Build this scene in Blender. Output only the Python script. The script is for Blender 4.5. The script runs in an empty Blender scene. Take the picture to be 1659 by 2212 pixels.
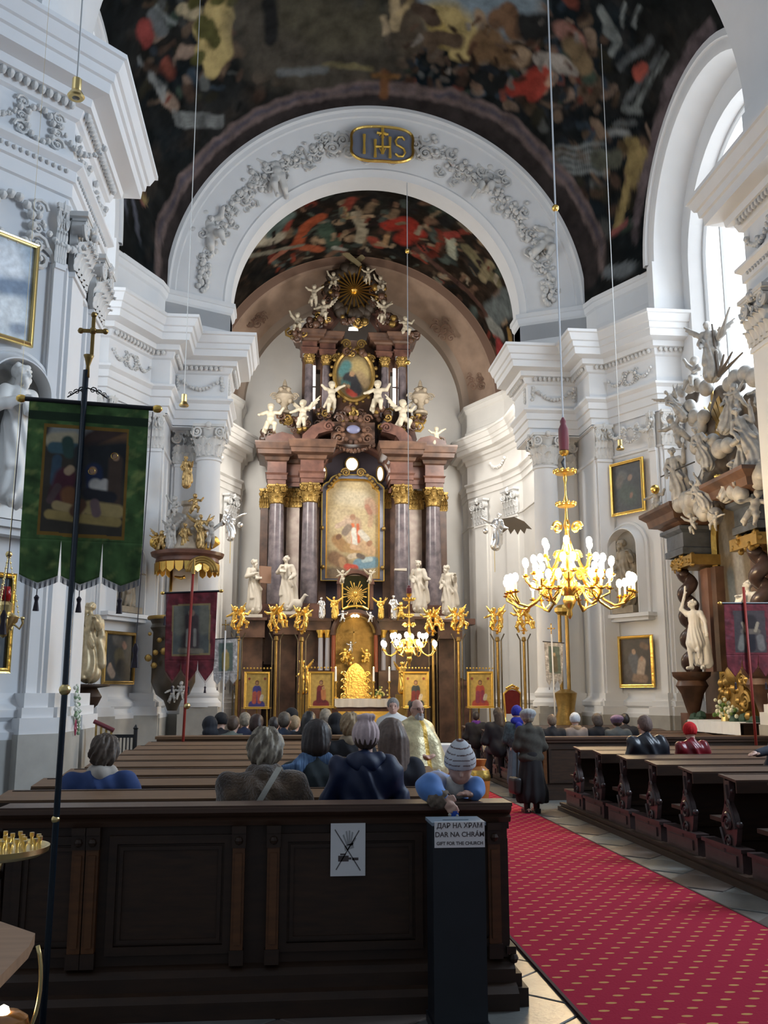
import bpy, random
import numpy as np
from math import *
from mathutils import Matrix, Vector
D = bpy.data
SC = bpy.context.scene
COL = SC.collection
rnd = random.Random(7)
# ------------------------------------------------------------------ camera
CX, CY, F = 829.5, 1106.0, 2074.0
PSI, TH = radians(5.55), radians(10.68)
CAM = np.array([-2.5, 0, 1.75])
FW = np.array([sin(PSI)*cos(TH), cos(PSI)*cos(TH), sin(TH)])
RT = np.array([cos(PSI), -sin(PSI), 0.0])
UP = np.cross(RT, FW)
cd = D.cameras.new('camera'); cam = D.objects.new('camera', cd); COL.objects.link(cam)
cam.matrix_world = Matrix(((RT[0], UP[0], -FW[0], CAM[0]), (RT[1], UP[1], -FW[1], CAM[1]), (RT[2], UP[2], -FW[2], CAM[2]), (0, 0, 0, 1)))
cd.sensor_fit = 'HORIZONTAL'; cd.sensor_width = 36; cd.lens = 36*F/1659; cd.clip_end = 300; cd.clip_start = 0.05
SC.camera = cam
# ------------------------------------------------------------------ world, light, exposure
w = D.worlds.new('sky'); SC.world = w; w.use_nodes = True
bg = w.node_tree.nodes['Background']; bg.inputs[0].default_value = (0.72, 0.83, 1.0, 1); bg.inputs[1].default_value = 0.25
SC.view_settings.view_transform = 'Standard'; SC.view_settings.look = 'None'; SC.view_settings.gamma = 1
SC.view_settings.exposure = 0.0; SC.view_settings.use_curve_mapping = False
def area(name, loc, to, sx, sy, power, col):
    l = D.lights.new(name, 'AREA'); l.shape = 'RECTANGLE'; l.size = sx; l.size_y = sy; l.energy = power; l.color = col
    o = D.objects.new(name, l); COL.objects.link(o); o.location = loc
    o.rotation_euler = (Vector(to)-Vector(loc)).to_track_quat('-Z', 'Y').to_euler(); return o
DAY = (0.80, 0.90, 1.0)
area('daylight_bay_window', (8.0, 20.6, 11.5), (-6, 20.0, 9.0), 3.4, 8.5, 430, DAY)
area('daylight_nave_window', (9.0, 9.5, 8.5), (-6.5, 13.5, 6.0), 3.0, 7.0, 1350, (0.70, 0.84, 1.0))
area('left_fill_light', (-9.0, 5.0, 11.0), (6, 20.0, 12), 5.0, 7.0, 90, DAY)  # added area lamp for the vault and right side; no window built here
area('chancel_right_fill', (5.35, 31.6, 11.0), (-3, 36.0, 7.0), 2.0, 5.0, 900, (1.0, 0.96, 0.90))  # added lamp brightening the chancel and altar; the wall has no opening
area('chancel_left_fill', (-5.35, 31.6, 11.0), (3, 36.0, 7.0), 2.0, 5.0, 900, (1.0, 0.96, 0.90))  # matching added lamp on the left, no opening in the wall behind it
# ------------------------------------------------------------------ pixel -> world helper (real depth always given)
def ray(px, py): return FW*F+RT*(px-CX)-UP*(py-CY)
def P(px, py, Y=None, X=None, Z=None):
    d = ray(px, py)
    t = (Y-CAM[1])/d[1] if Y is not None else (X-CAM[0])/d[0] if X is not None else (Z-CAM[2])/d[2]
    return CAM+d*t
def PN(px, py, p0, n):
    d = ray(px, py); n = np.array(n, float); return CAM+d*(((np.array(p0, float)-CAM)@n)/(d@n))
# ------------------------------------------------------------------ materials
MATS = {}
def M(name, col=(.8, .8, .8), rough=.6, metal=0, noise=0, nscale=6, bump=0, bscale=20, stretch=(1, 1, 1), col2=None, vcol=False, emit=0, detail=6, contrast=(.3, .7), sheen=0, coord='Object'):
    if name in MATS: return MATS[name]
    m = D.materials.new(name); m.use_nodes = True; nt = m.node_tree; n = nt.nodes; L = nt.links
    b = n['Principled BSDF']; b.inputs['Roughness'].default_value = rough; b.inputs['Metallic'].default_value = metal
    c4 = (*col, 1); b.inputs['Base Color'].default_value = c4
    if sheen: b.inputs['Sheen Weight'].default_value = sheen
    src = None
    if noise or bump or col2:
        tc = n.new('ShaderNodeTexCoord'); mp = n.new('ShaderNodeMapping'); mp.inputs['Scale'].default_value = stretch
        L.new(tc.outputs[coord], mp.inputs[0])
    if vcol:
        a = n.new('ShaderNodeAttribute'); a.attribute_name = 'Col'; src = a.outputs['Color']
    if noise or col2:
        t = n.new('ShaderNodeTexNoise'); t.inputs['Scale'].default_value = nscale; t.inputs['Detail'].default_value = detail
        L.new(mp.outputs[0], t.inputs['Vector'])
        r = n.new('ShaderNodeValToRGB'); L.new(t.outputs['Fac'], r.inputs[0])
        r.color_ramp.elements[0].position = contrast[0]; r.color_ramp.elements[1].position = contrast[1]
        if src is None:
            c2 = col2 or tuple(max(0, c*(1-noise)) for c in col)
            r.color_ramp.elements[0].color = (*c2, 1); r.color_ramp.elements[1].color = c4; src = r.outputs[0]
        else:
            r.color_ramp.elements[0].color = (1-noise,)*3+(1,); r.color_ramp.elements[1].color = (1+noise*.4,)*3+(1,)
            mx = n.new('ShaderNodeMix'); mx.data_type = 'RGBA'; mx.blend_type = 'MULTIPLY'; mx.inputs[0].default_value = 1
            L.new(src, mx.inputs[6]); L.new(r.outputs[0], mx.inputs[7]); src = mx.outputs[2]
    if src is not None: L.new(src, b.inputs['Base Color'])
    if bump:
        t = n.new('ShaderNodeTexNoise'); t.inputs['Scale'].default_value = bscale; t.inputs['Detail'].default_value = 4
        L.new(mp.outputs[0], t.inputs['Vector']); bm = n.new('ShaderNodeBump'); bm.inputs['Strength'].default_value = bump; bm.inputs['Distance'].default_value = .02
        L.new(t.outputs['Fac'], bm.inputs['Height']); L.new(bm.outputs[0], b.inputs['Normal'])
    if emit:
        b.inputs['Emission Color'].default_value = c4; b.inputs['Emission Strength'].default_value = emit
    MATS[name] = m; return m
plaster = M('plaster', (.70, .715, .735), .75, noise=.05, nscale=1.5)
stucco = M('stucco', (.62, .62, .61), .8, noise=.12, nscale=5)
creamplaster = M('cream plaster', (.73, .71, .67), .8, noise=.06, nscale=1.5)
dadostone = M('dado stone', (.42, .41, .38), .7, noise=.2, nscale=3)
gold = M('gold', (.95, .62, .16), .28, metal=1, bump=.5, bscale=14)
goldleaf = M('gold leaf', (.90, .60, .14), .42, metal=.85, bump=.6, bscale=9)
oldgold = M('old gold', (.42, .27, .08), .42, metal=.7, noise=.3, nscale=6, bump=.5, bscale=10)
brass = M('brass', (.80, .62, .28), .3, metal=1)
silver = M('silver', (.78, .78, .78), .3, metal=1, bump=.5, bscale=12)
redmarble = M('red marble', (.185, .088, .062), .35, col2=(.085, .040, .032), nscale=2.5, contrast=(.35, .65))
brownmarble = M('brown marble', (.155, .082, .052), .38, col2=(.06, .033, .024), nscale=2.2, contrast=(.35, .65))
greymarble = M('grey purple marble', (.22, .18, .19), .25, col2=(.10, .085, .095), nscale=3, contrast=(.35, .65))
palemarble = M('pale marble', (.50, .42, .36), .4, col2=(.33, .25, .22), nscale=3)
darkwood = M('dark wood', (.052, .022, .008), .55, noise=.55, nscale=5, stretch=(1, 1, 6))
blackwood = M('dark stained wood', (.042, .018, .007), .55, noise=.5, nscale=4, stretch=(1, 1, 5))
warmwood = M('warm pilaster wood', (.15, .055, .014), .45, noise=.4, nscale=5, stretch=(1, 1, 6))
topwood = M('pew top wood', (.20, .105, .048), .55, noise=.35, nscale=3, stretch=(1, 14, 14))
darktop = M('dark top wood', (.10, .052, .032), .42, noise=.35, nscale=3, stretch=(1, 14, 14))
statuem = M('statue stone', (.62, .56, .47), .6, noise=.2, nscale=4)
whitestatue = M('white statue', (.80, .79, .76), .5, noise=.08, nscale=4)
puttom = M('putto cream', (.62, .55, .42), .5, noise=.15, nscale=5)
redcloth = M('red cloth', (.24, .018, .02), .8, sheen=.3, noise=.2, nscale=8)
whitecloth = M('white cloth', (.80, .78, .74), .8, noise=.06, nscale=3)
paper = M('paper', (.86, .86, .86), .8)
ink = M('ink', (.10, .08, .08), .8)
blackiron = M('black iron', (.02, .02, .022), .4, metal=.3)
skin = M('skin', (.62, .38, .29), .55)
vpaint = M('oil paint', vcol=True, rough=.5, noise=.25, nscale=10)
vfresco = M('fresco', vcol=True, rough=.95, noise=.45, nscale=2.2, detail=10); vfresco.node_tree.nodes['Principled BSDF'].inputs['Specular IOR Level'].default_value = .05
vcloth = M('printed cloth', vcol=True, rough=.85, noise=.2, nscale=14)
# ------------------------------------------------------------------ objects
def wm(o):
    m = o.matrix_basis.copy()
    while o.parent: o = o.parent; m = o.matrix_basis @ m
    return m
def tag(o, label=None, cat=None, group=None, kind=None):
    for k, v in (('label', label), ('category', cat), ('group', group), ('kind', kind)):
        if v: o[k] = v
    return o
def thing(name, loc, label, cat, rz=0, group=None):
    o = D.objects.new(name, None); COL.objects.link(o); o.location = [float(x) for x in loc]; o.rotation_euler = (0, 0, rz)
    o.empty_display_size = .1
    return tag(o, label, cat, group)
class MB:
    def __init__(s): s.V = []; s.Fc = []; s.n = 0
    def add(s, V, Fc, m=None):
        V = np.asarray(V, float).reshape(-1, 3)
        if m is not None:
            A = np.array(m); V = V@A[:3, :3].T+A[:3, 3]
        o = s.n; s.V.append(V); s.n += len(V)
        s.Fc.extend([tuple(i+o for i in f) for f in Fc]); return s
    def box(s, c, d, rz=0, m=None):
        x, y, z = [v/2 for v in d]
        V = np.array([(a, b, e) for e in (-z, z) for a, b in ((-x, -y), (x, -y), (x, y), (-x, y))])
        if rz: V = V@np.array(Matrix.Rotation(rz, 3, 'Z')).T
        V = V+np.array(c, float)
        return s.add(V, [(3, 2, 1, 0), (4, 5, 6, 7), (0, 1, 5, 4), (1, 2, 6, 5), (2, 3, 7, 6), (3, 0, 4, 7)], m)
    def b2(s, a, b, m=None):
        a = np.minimum(a, b).astype(float) if False else np.array(a, float); b = np.array(b, float)
        return s.box((a+b)/2, np.abs(b-a), 0, m)
    def lathe(s, prof, c=(0, 0, 0), n=20, m=None, sq=None, a0=0, a1=2*pi):
        full = abs(a1-a0-2*pi) < 1e-6; k = n if full else n+1
        V = []
        for r, z in prof:
            for i in range(k):
                a = a0+(a1-a0)*i/n
                V.append((c[0]+r*cos(a), c[1]+r*sin(a), c[2]+z))
        Fc = []
        for j in range(len(prof)-1):
            for i in range(n):
                i2 = (i+1) % k
                Fc.append((j*k+i, j*k+i2, (j+1)*k+i2, (j+1)*k+i))
        if full:
            if prof[0][0] > 1e-4: Fc.append(tuple(range(k-1, -1, -1)))
            if prof[-1][0] > 1e-4: Fc.append(tuple((len(prof)-1)*k+i for i in range(k)))
        return s.add(V, Fc, m)
    def tube(s, pts, r, n=6, m=None, closed=False):
        pts = [np.array(p, float) for p in pts]; k = len(pts)
        rs = r if hasattr(r, '__len__') else [r]*k
        V = []; prev = None
        for i, p in enumerate(pts):
            a = pts[i-1] if (i > 0 or closed) else p; b = pts[(i+1) % k] if (i < k-1 or closed) else p
            t = b-a; t = t/(np.linalg.norm(t)+1e-9)
            if prev is None:
                u = np.cross(t, (0, 0, 1.)) if abs(t[2]) < .9 else np.cross(t, (1., 0, 0))
            else: u = prev-t*(prev@t)
            u = u/(np.linalg.norm(u)+1e-9); prev = u; v = np.cross(t, u)
            for j in range(n):
                q = 2*pi*j/n; V.append(p+(u*cos(q)+v*sin(q))*rs[i])
        Fc = []
        for i in range(k if closed else k-1):
            for j in range(n):
                i2 = (i+1) % k; Fc.append((i*n+j, i*n+(j+1) % n, i2*n+(j+1) % n, i2*n+j))
        if not closed: Fc += [tuple(range(n-1, -1, -1)), tuple((k-1)*n+j for j in range(n))]
        return s.add(V, Fc, m)
    def ball(s, c, r, n=10, m=None, sc=(1, 1, 1)):
        k = max(4, n//2); V = []
        pr_ = [(sin(pi*i/k), -cos(pi*i/k)) for i in range(k+1)]
        for a, z in pr_:
            for i in range(n): q = 2*pi*i/n; V.append((c[0]+r*sc[0]*a*cos(q), c[1]+r*sc[1]*a*sin(q), c[2]+r*sc[2]*z))
        Fc = [(j*n+i, j*n+(i+1) % n, (j+1)*n+(i+1) % n, (j+1)*n+i) for j in range(k) for i in range(n)]
        return s.add(V, Fc, m)
    def prism(s, poly, o, u, v, depth):
        """poly 2D (a,b) in plane o + a*u + b*v, extruded by depth vector"""
        o, u, v, dp = [np.array(q, float) for q in (o, u, v, depth)]
        n = len(poly); V = [o+a*u+b*v for a, b in poly]; V += [p+dp for p in V]
        Fc = [tuple(range(n)), tuple(range(2*n-1, n-1, -1))]+[(i, (i+1) % n, n+(i+1) % n, n+i)[::-1] for i in range(n)]
        return s.add(V, Fc)
    def grid(s, fn, nu, nv, m=None):
        V = [fn(i/nu, j/nv) for j in range(nv+1) for i in range(nu+1)]
        return s.add(V, [(j*(nu+1)+i, j*(nu+1)+i+1, (j+1)*(nu+1)+i+1, (j+1)*(nu+1)+i) for j in range(nv) for i in range(nu)], m)
    def sweep(s, prof, path, closed=False, flip=False):
        """prof [(out,z)], plan path [(x,y)]; out goes to the left of the direction of travel"""
        P2 = [np.array(p, float) for p in path]; n = len(P2); V = []
        for i in range(n):
            def nrm(a, b):
                d = b-a; d = d/np.linalg.norm(d); return np.array([-d[1], d[0]])
            if closed or 0 < i < n-1:
                n1 = nrm(P2[i-1], P2[i]); n2 = nrm(P2[i], P2[(i+1) % n]); mt = n1+n2; mt = mt/max(.25, (1+n1@n2))
            else: mt = nrm(P2[0], P2[1]) if i == 0 else nrm(P2[-2], P2[-1])
            if flip: mt = -mt
            for o, z in prof: V.append((P2[i][0]+mt[0]*o, P2[i][1]+mt[1]*o, z))
        k = len(prof); Fc = []
        for i in range(n if closed else n-1):
            for j in range(k-1):
                i2 = (i+1) % n; Fc.append((i*k+j, i2*k+j, i2*k+j+1, i*k+j+1))
        if not closed: Fc += [tuple(range(k)), tuple((n-1)*k+j for j in range(k-1, -1, -1))]
        return s.add(V, Fc)
    def build(s, name, mat, parent=None, smooth=False, local=False, col=None):
        V = np.concatenate(s.V) if s.V else np.zeros((0, 3))
        if parent is not None and not local:
            A = np.array(wm(parent).inverted()); V = V@A[:3, :3].T+A[:3, 3]
        me = D.meshes.new(name); me.from_pydata(V.tolist(), [], s.Fc)
        if col is not None:
            ca = me.color_attributes.new('Col', 'FLOAT_COLOR', 'POINT')
            c = np.ones((len(V), 4), np.float32); c[:, :3] = col; ca.data.foreach_set('color', c.ravel())
        if mat: me.materials.append(mat)
        if smooth: smoothed(me, smooth)
        o = D.objects.new(name, me); COL.objects.link(o)
        if parent is not None: o.parent = parent
        return o
def smoothed(me, ang):
    me.polygons.foreach_set('use_smooth', [True]*len(me.polygons))
    if ang is not True: me.set_sharp_from_angle(angle=radians(ang))
def struct(o): o['kind'] = 'structure'; return o
def dup(o, parent=None, loc=None, rz=None, sc=None, label=None, deep=True):
    c = o.copy(); COL.objects.link(c)
    if parent is not None: c.parent = parent
    if loc is not None: c.location = [float(x) for x in loc]
    if rz is not None: c.rotation_euler = (0, 0, rz)
    if sc is not None: c.scale = (sc, sc, sc)
    if label: c['label'] = label
    if deep:
        for ch in o.children: dup(ch, c)
    return c
def paint(Pt, base, strokes, mins=0):
    C = np.empty(Pt.shape, np.float32)
    if not callable(base): C[:] = base
    if callable(base): C = base(Pt).astype(np.float32)
    for a, b, r, c, soft in strokes:
        a = np.array(a, float); b = np.array(b, float); ab = b-a; L = ab@ab
        t = np.clip(((Pt-a)@ab)/L, 0, 1) if L > 1e-9 else np.zeros(len(Pt))
        d = np.linalg.norm(Pt-a-t[:, None]*ab, axis=1)
        al = np.clip((r-d)/(max(r*soft, mins)+1e-6)+.5, 0, 1)[:, None]
        C = C*(1-al)+np.array(c)*al
    return C
def wob(Pt, f=1.0, seed=0, oct=3):
    g = np.random.RandomState(seed); o = np.zeros(len(Pt))
    for k in range(oct):
        for _ in range(4):
            d = g.randn(3)*f*2**k; o += np.sin(Pt@d+g.rand()*6.28+1.3*np.sin(Pt@(g.randn(3)*f*2**k)))/2**k
    return o/4
# ------------------------------------------------------------------ implicit surfaces (bodies, statues, ornament)
def sdf_mesh(prims, h, k=.05, fold=None, pad=None):
    """prims: ('c',a,b,ra,rb) tapered capsule, ('e',c,(rx,ry,rz)[,rot3x3]) ellipsoid, ('b',c,half,round[,R]) box; '-' prefix subtracts"""
    lo = []; hi = []
    for p in prims:
        if p[0][0] == '-': continue
        if p[0] == 'c':
            a, b = np.array(p[1]), np.array(p[2]); r = max(p[3], p[4]); lo.append(np.minimum(a, b)-r); hi.append(np.maximum(a, b)+r)
        else:
            r = max(p[2])+(p[3] if p[0] == 'b' else 0) if len(p) > (3 if p[0] == 'e' else 4) else np.array(p[2])+(p[3] if p[0] == 'b' else 0)
            lo.append(np.array(p[1])-r); hi.append(np.array(p[1])+r)
    pd = pad if pad is not None else k*.5+2*h+(.03 if fold else 0)
    lo = np.min(lo, 0)-pd; hi = np.max(hi, 0)+pd; n = np.maximum(((hi-lo)/h).astype(int)+2, 4)
    ax = [lo[i]+h*np.arange(n[i]) for i in range(3)]
    G = np.stack(np.meshgrid(*ax, indexing='ij'), -1).astype(np.float32).reshape(-1, 3)
    f = None
    for p in prims:
        t = p[0]; sub = t[0] == '-'; t = t[-1]
        if t == 'c':
            a = np.array(p[1], np.float32); b = np.array(p[2], np.float32); ab = b-a; L = float(ab@ab)+1e-9
            q = np.clip(((G-a)@ab)/L, 0, 1); d = np.linalg.norm(G-a-q[:, None]*ab, axis=1)-(p[3]+(p[4]-p[3])*q)
        elif t == 'e':
            Q = G-np.array(p[1], np.float32)
            if len(p) > 3: Q = Q@np.array(p[3], np.float32)
            r = np.array(p[2], np.float32); k0 = np.linalg.norm(Q/r, axis=1); k1 = np.linalg.norm(Q/(r*r), axis=1)+1e-6; d = k0*(k0-1)/k1
        else:
            Q = G-np.array(p[1], np.float32)
            if len(p) > 4: Q = Q@np.array(p[4], np.float32)
            q = np.abs(Q)-np.array(p[2], np.float32); d = np.linalg.norm(np.maximum(q, 0), axis=1)+np.minimum(q.max(1), 0)-p[3]
        if f is None: f = d
        elif sub:
            f = np.maximum(f, -d)
        else:
            hh = np.clip(.5+.5*(f-d)/k, 0, 1); f = f*(1-hh)+d*hh-k*hh*(1-hh)
    if fold is not None: f = f+fold(G)
    f = f.reshape(n); s = f < 0
    c = [f[a:n[0]-1+a, b:n[1]-1+b, e:n[2]-1+e] for a in (0, 1) for b in (0, 1) for e in (0, 1)]
    sg = [q < 0 for q in c]; anyb = np.logical_or.reduce(sg) & ~np.logical_and.reduce(sg)
    idx = -np.ones(anyb.shape, int); I = np.argwhere(anyb); idx[anyb] = np.arange(len(I))
    acc = np.zeros((len(I), 3)); cnt = np.zeros(len(I)); cv = [q[anyb] for q in c]
    offs = [(a, b, e) for a in (0, 1) for b in (0, 1) for e in (0, 1)]
    for i in range(8):
        for j in range(i+1, 8):
            df = [offs[j][q]-offs[i][q] for q in range(3)]
            if sum(map(abs, df)) != 1: continue
            m = (cv[i] < 0) != (cv[j] < 0); t = np.where(m, cv[i]/(cv[i]-cv[j]+1e-12), 0)
            for q in range(3): acc[:, q] += np.where(m, offs[i][q]+t*df[q], 0)
            cnt += m
    V = lo+h*(I+acc/cnt[:, None]); Fs = []
    for axis in range(3):
        sl0 = [slice(None)]*3; sl1 = [slice(None)]*3; sl0[axis] = slice(0, -1); sl1[axis] = slice(1, None)
        A = s[tuple(sl0)]; B = s[tuple(sl1)]; o1, o2 = [q for q in range(3) if q != axis]
        E = np.argwhere(A != B); E = E[(E[:, o1] > 0) & (E[:, o2] > 0) & (E[:, o1] < n[o1]-1) & (E[:, o2] < n[o2]-1)]
        def g(d1, d2):
            e = E.copy(); e[:, o1] += d1; e[:, o2] += d2; return idx[e[:, 0], e[:, 1], e[:, 2]]
        q = np.stack([g(-1, -1), g(0, -1), g(0, 0), g(-1, 0)], 1); ins = A[tuple(E.T)]
        if axis == 1: ins = ~ins
        q[~ins] = q[~ins][:, ::-1]; Fs.append(q)
    Fq = np.concatenate(Fs); Fq = Fq[(Fq >= 0).all(1)]
    return V, Fq
def sdf_me(name, prims, h, k=.05, fold=None, mat=None):
    V, Fq = sdf_mesh(prims, h, k, fold); me = D.meshes.new(name)
    me.vertices.add(len(V)); me.vertices.foreach_set('co', V.astype(np.float32).ravel())
    me.loops.add(len(Fq)*4); me.loops.foreach_set('vertex_index', Fq.astype(np.int32).ravel())
    me.polygons.add(len(Fq)); me.polygons.foreach_set('loop_start', np.arange(0, len(Fq)*4, 4, dtype=np.int32))
    me.polygons.foreach_set('use_smooth', np.ones(len(Fq), bool)); me.update(calc_edges=True)
    if mat: me.materials.append(mat)
    return me
def place(me, name, parent=None, loc=(0, 0, 0), rot=(0, 0, 0), sc=1, mat=None):
    """object from mesh data at WORLD place; mat -> own material on the object"""
    o = D.objects.new(name, me); COL.objects.link(o)
    sc3 = sc if hasattr(sc, '__len__') else (sc, sc, sc)
    W = Matrix.Translation([float(q) for q in loc]) @ (Matrix.Rotation(rot[2], 4, 'Z') @ Matrix.Rotation(rot[1], 4, 'Y') @ Matrix.Rotation(rot[0], 4, 'X')) @ Matrix.Diagonal((*sc3, 1))
    if parent is not None: o.parent = parent; W = wm(parent).inverted() @ W
    o.matrix_basis = W
    if mat is not None:
        if not me.materials: me.materials.append(mat)
        o.material_slots[0].link = 'OBJECT'; o.material_slots[0].material = mat
    return o
# ================================================================== STRUCTURE
Z0 = 13.35
ENT = [(.0, 9.25), (0, 9.45), (.05, 9.47), (.05, 9.70), (.1, 9.72), (.1, 9.9), (.2, 9.98), (.2, 10.04), (.03, 10.06), (.03, 10.78), (.1, 10.82), (.16, 10.98), (.28, 11.0), (.3, 11.14), (.58, 11.18), (.60, 11.36), (.65, 11.38), (.67, 11.52), (.72, 11.54), (.80, 11.72), (.85, 11.74), (.85, 11.82), (.0, 11.86)]
ATT = [(.10, 11.86), (.10, 12.2), (.04, 12.26), (.0, 12.5), (.0, 13.0), (.06, 13.06), (.10, 13.2), (.14, 13.22), (.14, 13.35), (-.3, 13.37)]
WALLP = [(0, 1.75), (0, 8.25), (.05, 8.27), (.05, 8.34), (0, 8.36), (0, 9.25)]
DADO = [(.26, 0), (.26, 1.12)]
BASE = [(.26, 1.12), (.26, 1.22), (.20, 1.26), (.16, 1.36), (.22, 1.42), (.22, 1.52), (.10, 1.6), (.04, 1.66), (.0, 1.75)]
near = [(9.6, 11.0), (6.12, 14.48), (6.12, 17.0), (8.0, 17.0)]
bay = [(8.0, 17.0), (8.0, 24.2)]
far = [(8.0, 24.15), (7.30, 24.15), (6.45, 25.75), (5.95, 25.75), (5.95, 26.95), (4.45, 26.95), (4.45, 28.6)]
lowfar = [(8.0, 24.2), (7.34, 24.2), (6.5, 25.82), (6.05, 25.82), (6.05, 27.6), (5.05, 27.6), (5.05, 28.6)]
attfar = [(8.0, 24.4), (7.35, 24.4), (6.42, 26.3), (6.30, 26.9), (4.47, 27.85), (4.47, 28.6)]
chan = [(5.0, 28.62), (5.9, 28.62), (5.9, 33.8), (5.55, 35.4), (4.95, 36.9), (4.6, 37.7), (4.6, 39.0)]
def mir(p, s): return [(s*x, y) for x, y in p]
WALL = {}
for s, side in ((-1, 'left'), (1, 'right')):
    fl = s < 0; near = [(9.6, 11.0), (6.12, 14.48), (6.12, 17.0), (8.0, 17.0)] if s < 0 else [(9.9, 11.0), (6.40, 14.5), (6.40, 17.0), (8.0, 17.0)]
    def sw(prof, path, name, mat, parent=None, smooth=False):
        return MB().sweep(prof, mir(path, s), flip=fl).build(name, mat, parent, smooth)
    wn = struct(sw(WALLP, near, 'wall_'+side+'_near', plaster)); WALL[side, 'near'] = wn
    sw(ENT, near, 'entablature', plaster, wn); sw(DADO, near, 'stone_dado', dadostone, wn); sw(BASE, near, 'base_moulding', plaster, wn)
    wf = struct(sw(WALLP, lowfar, 'wall_'+side+'_far', plaster)); WALL[side, 'far'] = wf
    sw(ENT, far, 'entablature', plaster, wf); sw(DADO, lowfar, 'stone_dado', dadostone, wf); sw(BASE, lowfar, 'base_moulding', plaster, wf)
    sw(ATT, attfar, 'attic', plaster, wf)
    b = MB()   # soffit and top closing plates of the projecting block
    poly = mir([(4.45, 28.6), (4.45, 26.95), (5.95, 26.95), (5.95, 25.75), (6.5, 25.75), (7.4, 24.15), (8.0, 24.15), (8.0, 28.6)], s)
    b.prism(poly, (0, 0, 9.22), (1, 0, 0), (0, 1, 0), (0, 0, .05)); b.build('entablature_soffit', plaster, wf)
    wc = struct(sw(WALLP, chan, 'wall_'+side+'_chancel', creamplaster)); WALL[side, 'chancel'] = wc
    sw([(o*.8, z) for o, z in ENT], chan, 'entablature', creamplaster, wc); sw(DADO, chan, 'stone_dado', creamplaster, wc); sw(BASE, chan, 'base_moulding', creamplaster, wc)
    sw([(o, z) for o, z in ATT], [(x+(.1 if x > 5 else 0), y) for x, y in chan], 'attic', creamplaster, wc)
    # side wall of the bay: plain below, arched window above
    b = MB(); zc = 13.0; r = 3.0; yc = 20.3
    ws = struct(D.objects.new('x', None)) if False else None
    arc = [(yc+r*cos(a), zc+r*sin(a)) for a in np.linspace(0, pi, 25)]
    sill = 8.0
    outer = [(16.9, 0), (24.3, 0), (24.3, 17.4), (16.9, 17.4)]
    # build as strips: below sill, jambs, above arch
    X = s*8.0
    b.prism([(16.9, 0), (24.3, 0), (24.3, sill), (16.9, sill)], (X, 0, 0), (0, 1, 0), (0, 0, 1), (s*.6, 0, 0))
    b.prism([(16.9, sill), (yc-r, sill), (yc-r, 17.4), (16.9, 17.4)], (X, 0, 0), (0, 1, 0), (0, 0, 1), (s*.6, 0, 0))
    b.prism([(yc+r, sill), (24.3, sill), (24.3, 17.4), (yc+r, 17.4)], (X, 0, 0), (0, 1, 0), (0, 0, 1), (s*.6, 0, 0))
    for i in range(24):
        (y1, z1), (y2, z2) = arc[i], arc[i+1]
        b.prism([(y1, z1), (y1, 17.4), (y2, 17.4), (y2, z2)], (X, 0, 0), (0, 1, 0), (0, 0, 1), (s*.6, 0, 0))
    wb = struct(b.build('wall_'+side+'_bay', plaster)); WALL[side, 'bay'] = wb
    # window
    wd = struct(MB().tube([(s*8.45, y, z) for y, z in [(yc+r-.05, sill)]+[(yc+(r-.05)*cos(a), zc+(r-.05)*sin(a)) for a in np.linspace(0, pi, 25)]+[(yc-r+.05, sill)]], .07, 6).build('window_1' if s > 0 else 'window_2', M('window frame', (.62, .65, .68), .6)))
    b = MB()
    for i in range(25): pass
    b.prism([(yc+r, sill)]+arc+[(yc-r, sill)], (s*8.52, 0, 0), (0, 1, 0), (0, 0, 1), (s*.02, 0, 0))
    b.build('window_glass', M('bright daylight glass', (.93, .97, 1.0), .3, emit=1.9), wd)
    b = MB()
    for y in (yc-1.9, yc+1.9): b.box((s*8.44, y, (sill+15.7)/2), (.07, .07, 15.7-sill))
    b.build('mullion', MATS['window frame'], wd)
    # side arch: ring, soffit, pilaster strips
    b = MB(); R0 = 3.75; yc2 = 20.4
    prof = [(3.30, 8.0), (3.30, 7.22), (3.42, 7.16), (3.55, 7.16), (3.58, 7.08), (3.75, 7.08), (3.78, 7.3)]
    N = 32
    def archpt(rr, xx):
        return [(s*xx, yc2+rr*cos(a), Z0+rr*sin(a)) for a in np.linspace(0, pi, N+1)]
    V = []; k = len(prof)
    pts = [archpt(rr, xx) for rr, xx in prof]
    V = [pts[j][i] for i in range(N+1) for j in range(k)]
    b.add(V, [(i*k+j, (i+1)*k+j, (i+1)*k+j+1, i*k+j+1) for i in range(N) for j in range(k-1)])
    for sg in (1, -1):   # vertical strips below the springing
        yy = yc2+sg*3.3; 
        b.b2((s*7.16, yy, 11.86) if sg > 0 else (s*7.16, yy-.4, 11.86), (s*8.0, yy+.4, Z0) if sg > 0 else (s*8.0, yy, Z0))
    b.build('side_arch', plaster, wb, 40)
    # nave walls near the camera (beside and behind the frame)
    b = MB(); b.box((s*9.9, 3.5, 6), (.6, 15.2, 12)); struct(b.build('wall_'+side+'_nave', plaster))
# back wall of the chancel
b = MB(); b.box((0, 39.3, 6.675), (9.6, .5, 13.35))
b.prism([(4.8*cos(a), Z0+4.8*sin(a)) for a in np.linspace(0, pi, 33)], (0, 39.05, 0), (1, 0, 0), (0, 0, 1), (0, .4, 0))
wback = struct(b.build('wall_chancel_back', creamplaster))
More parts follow.
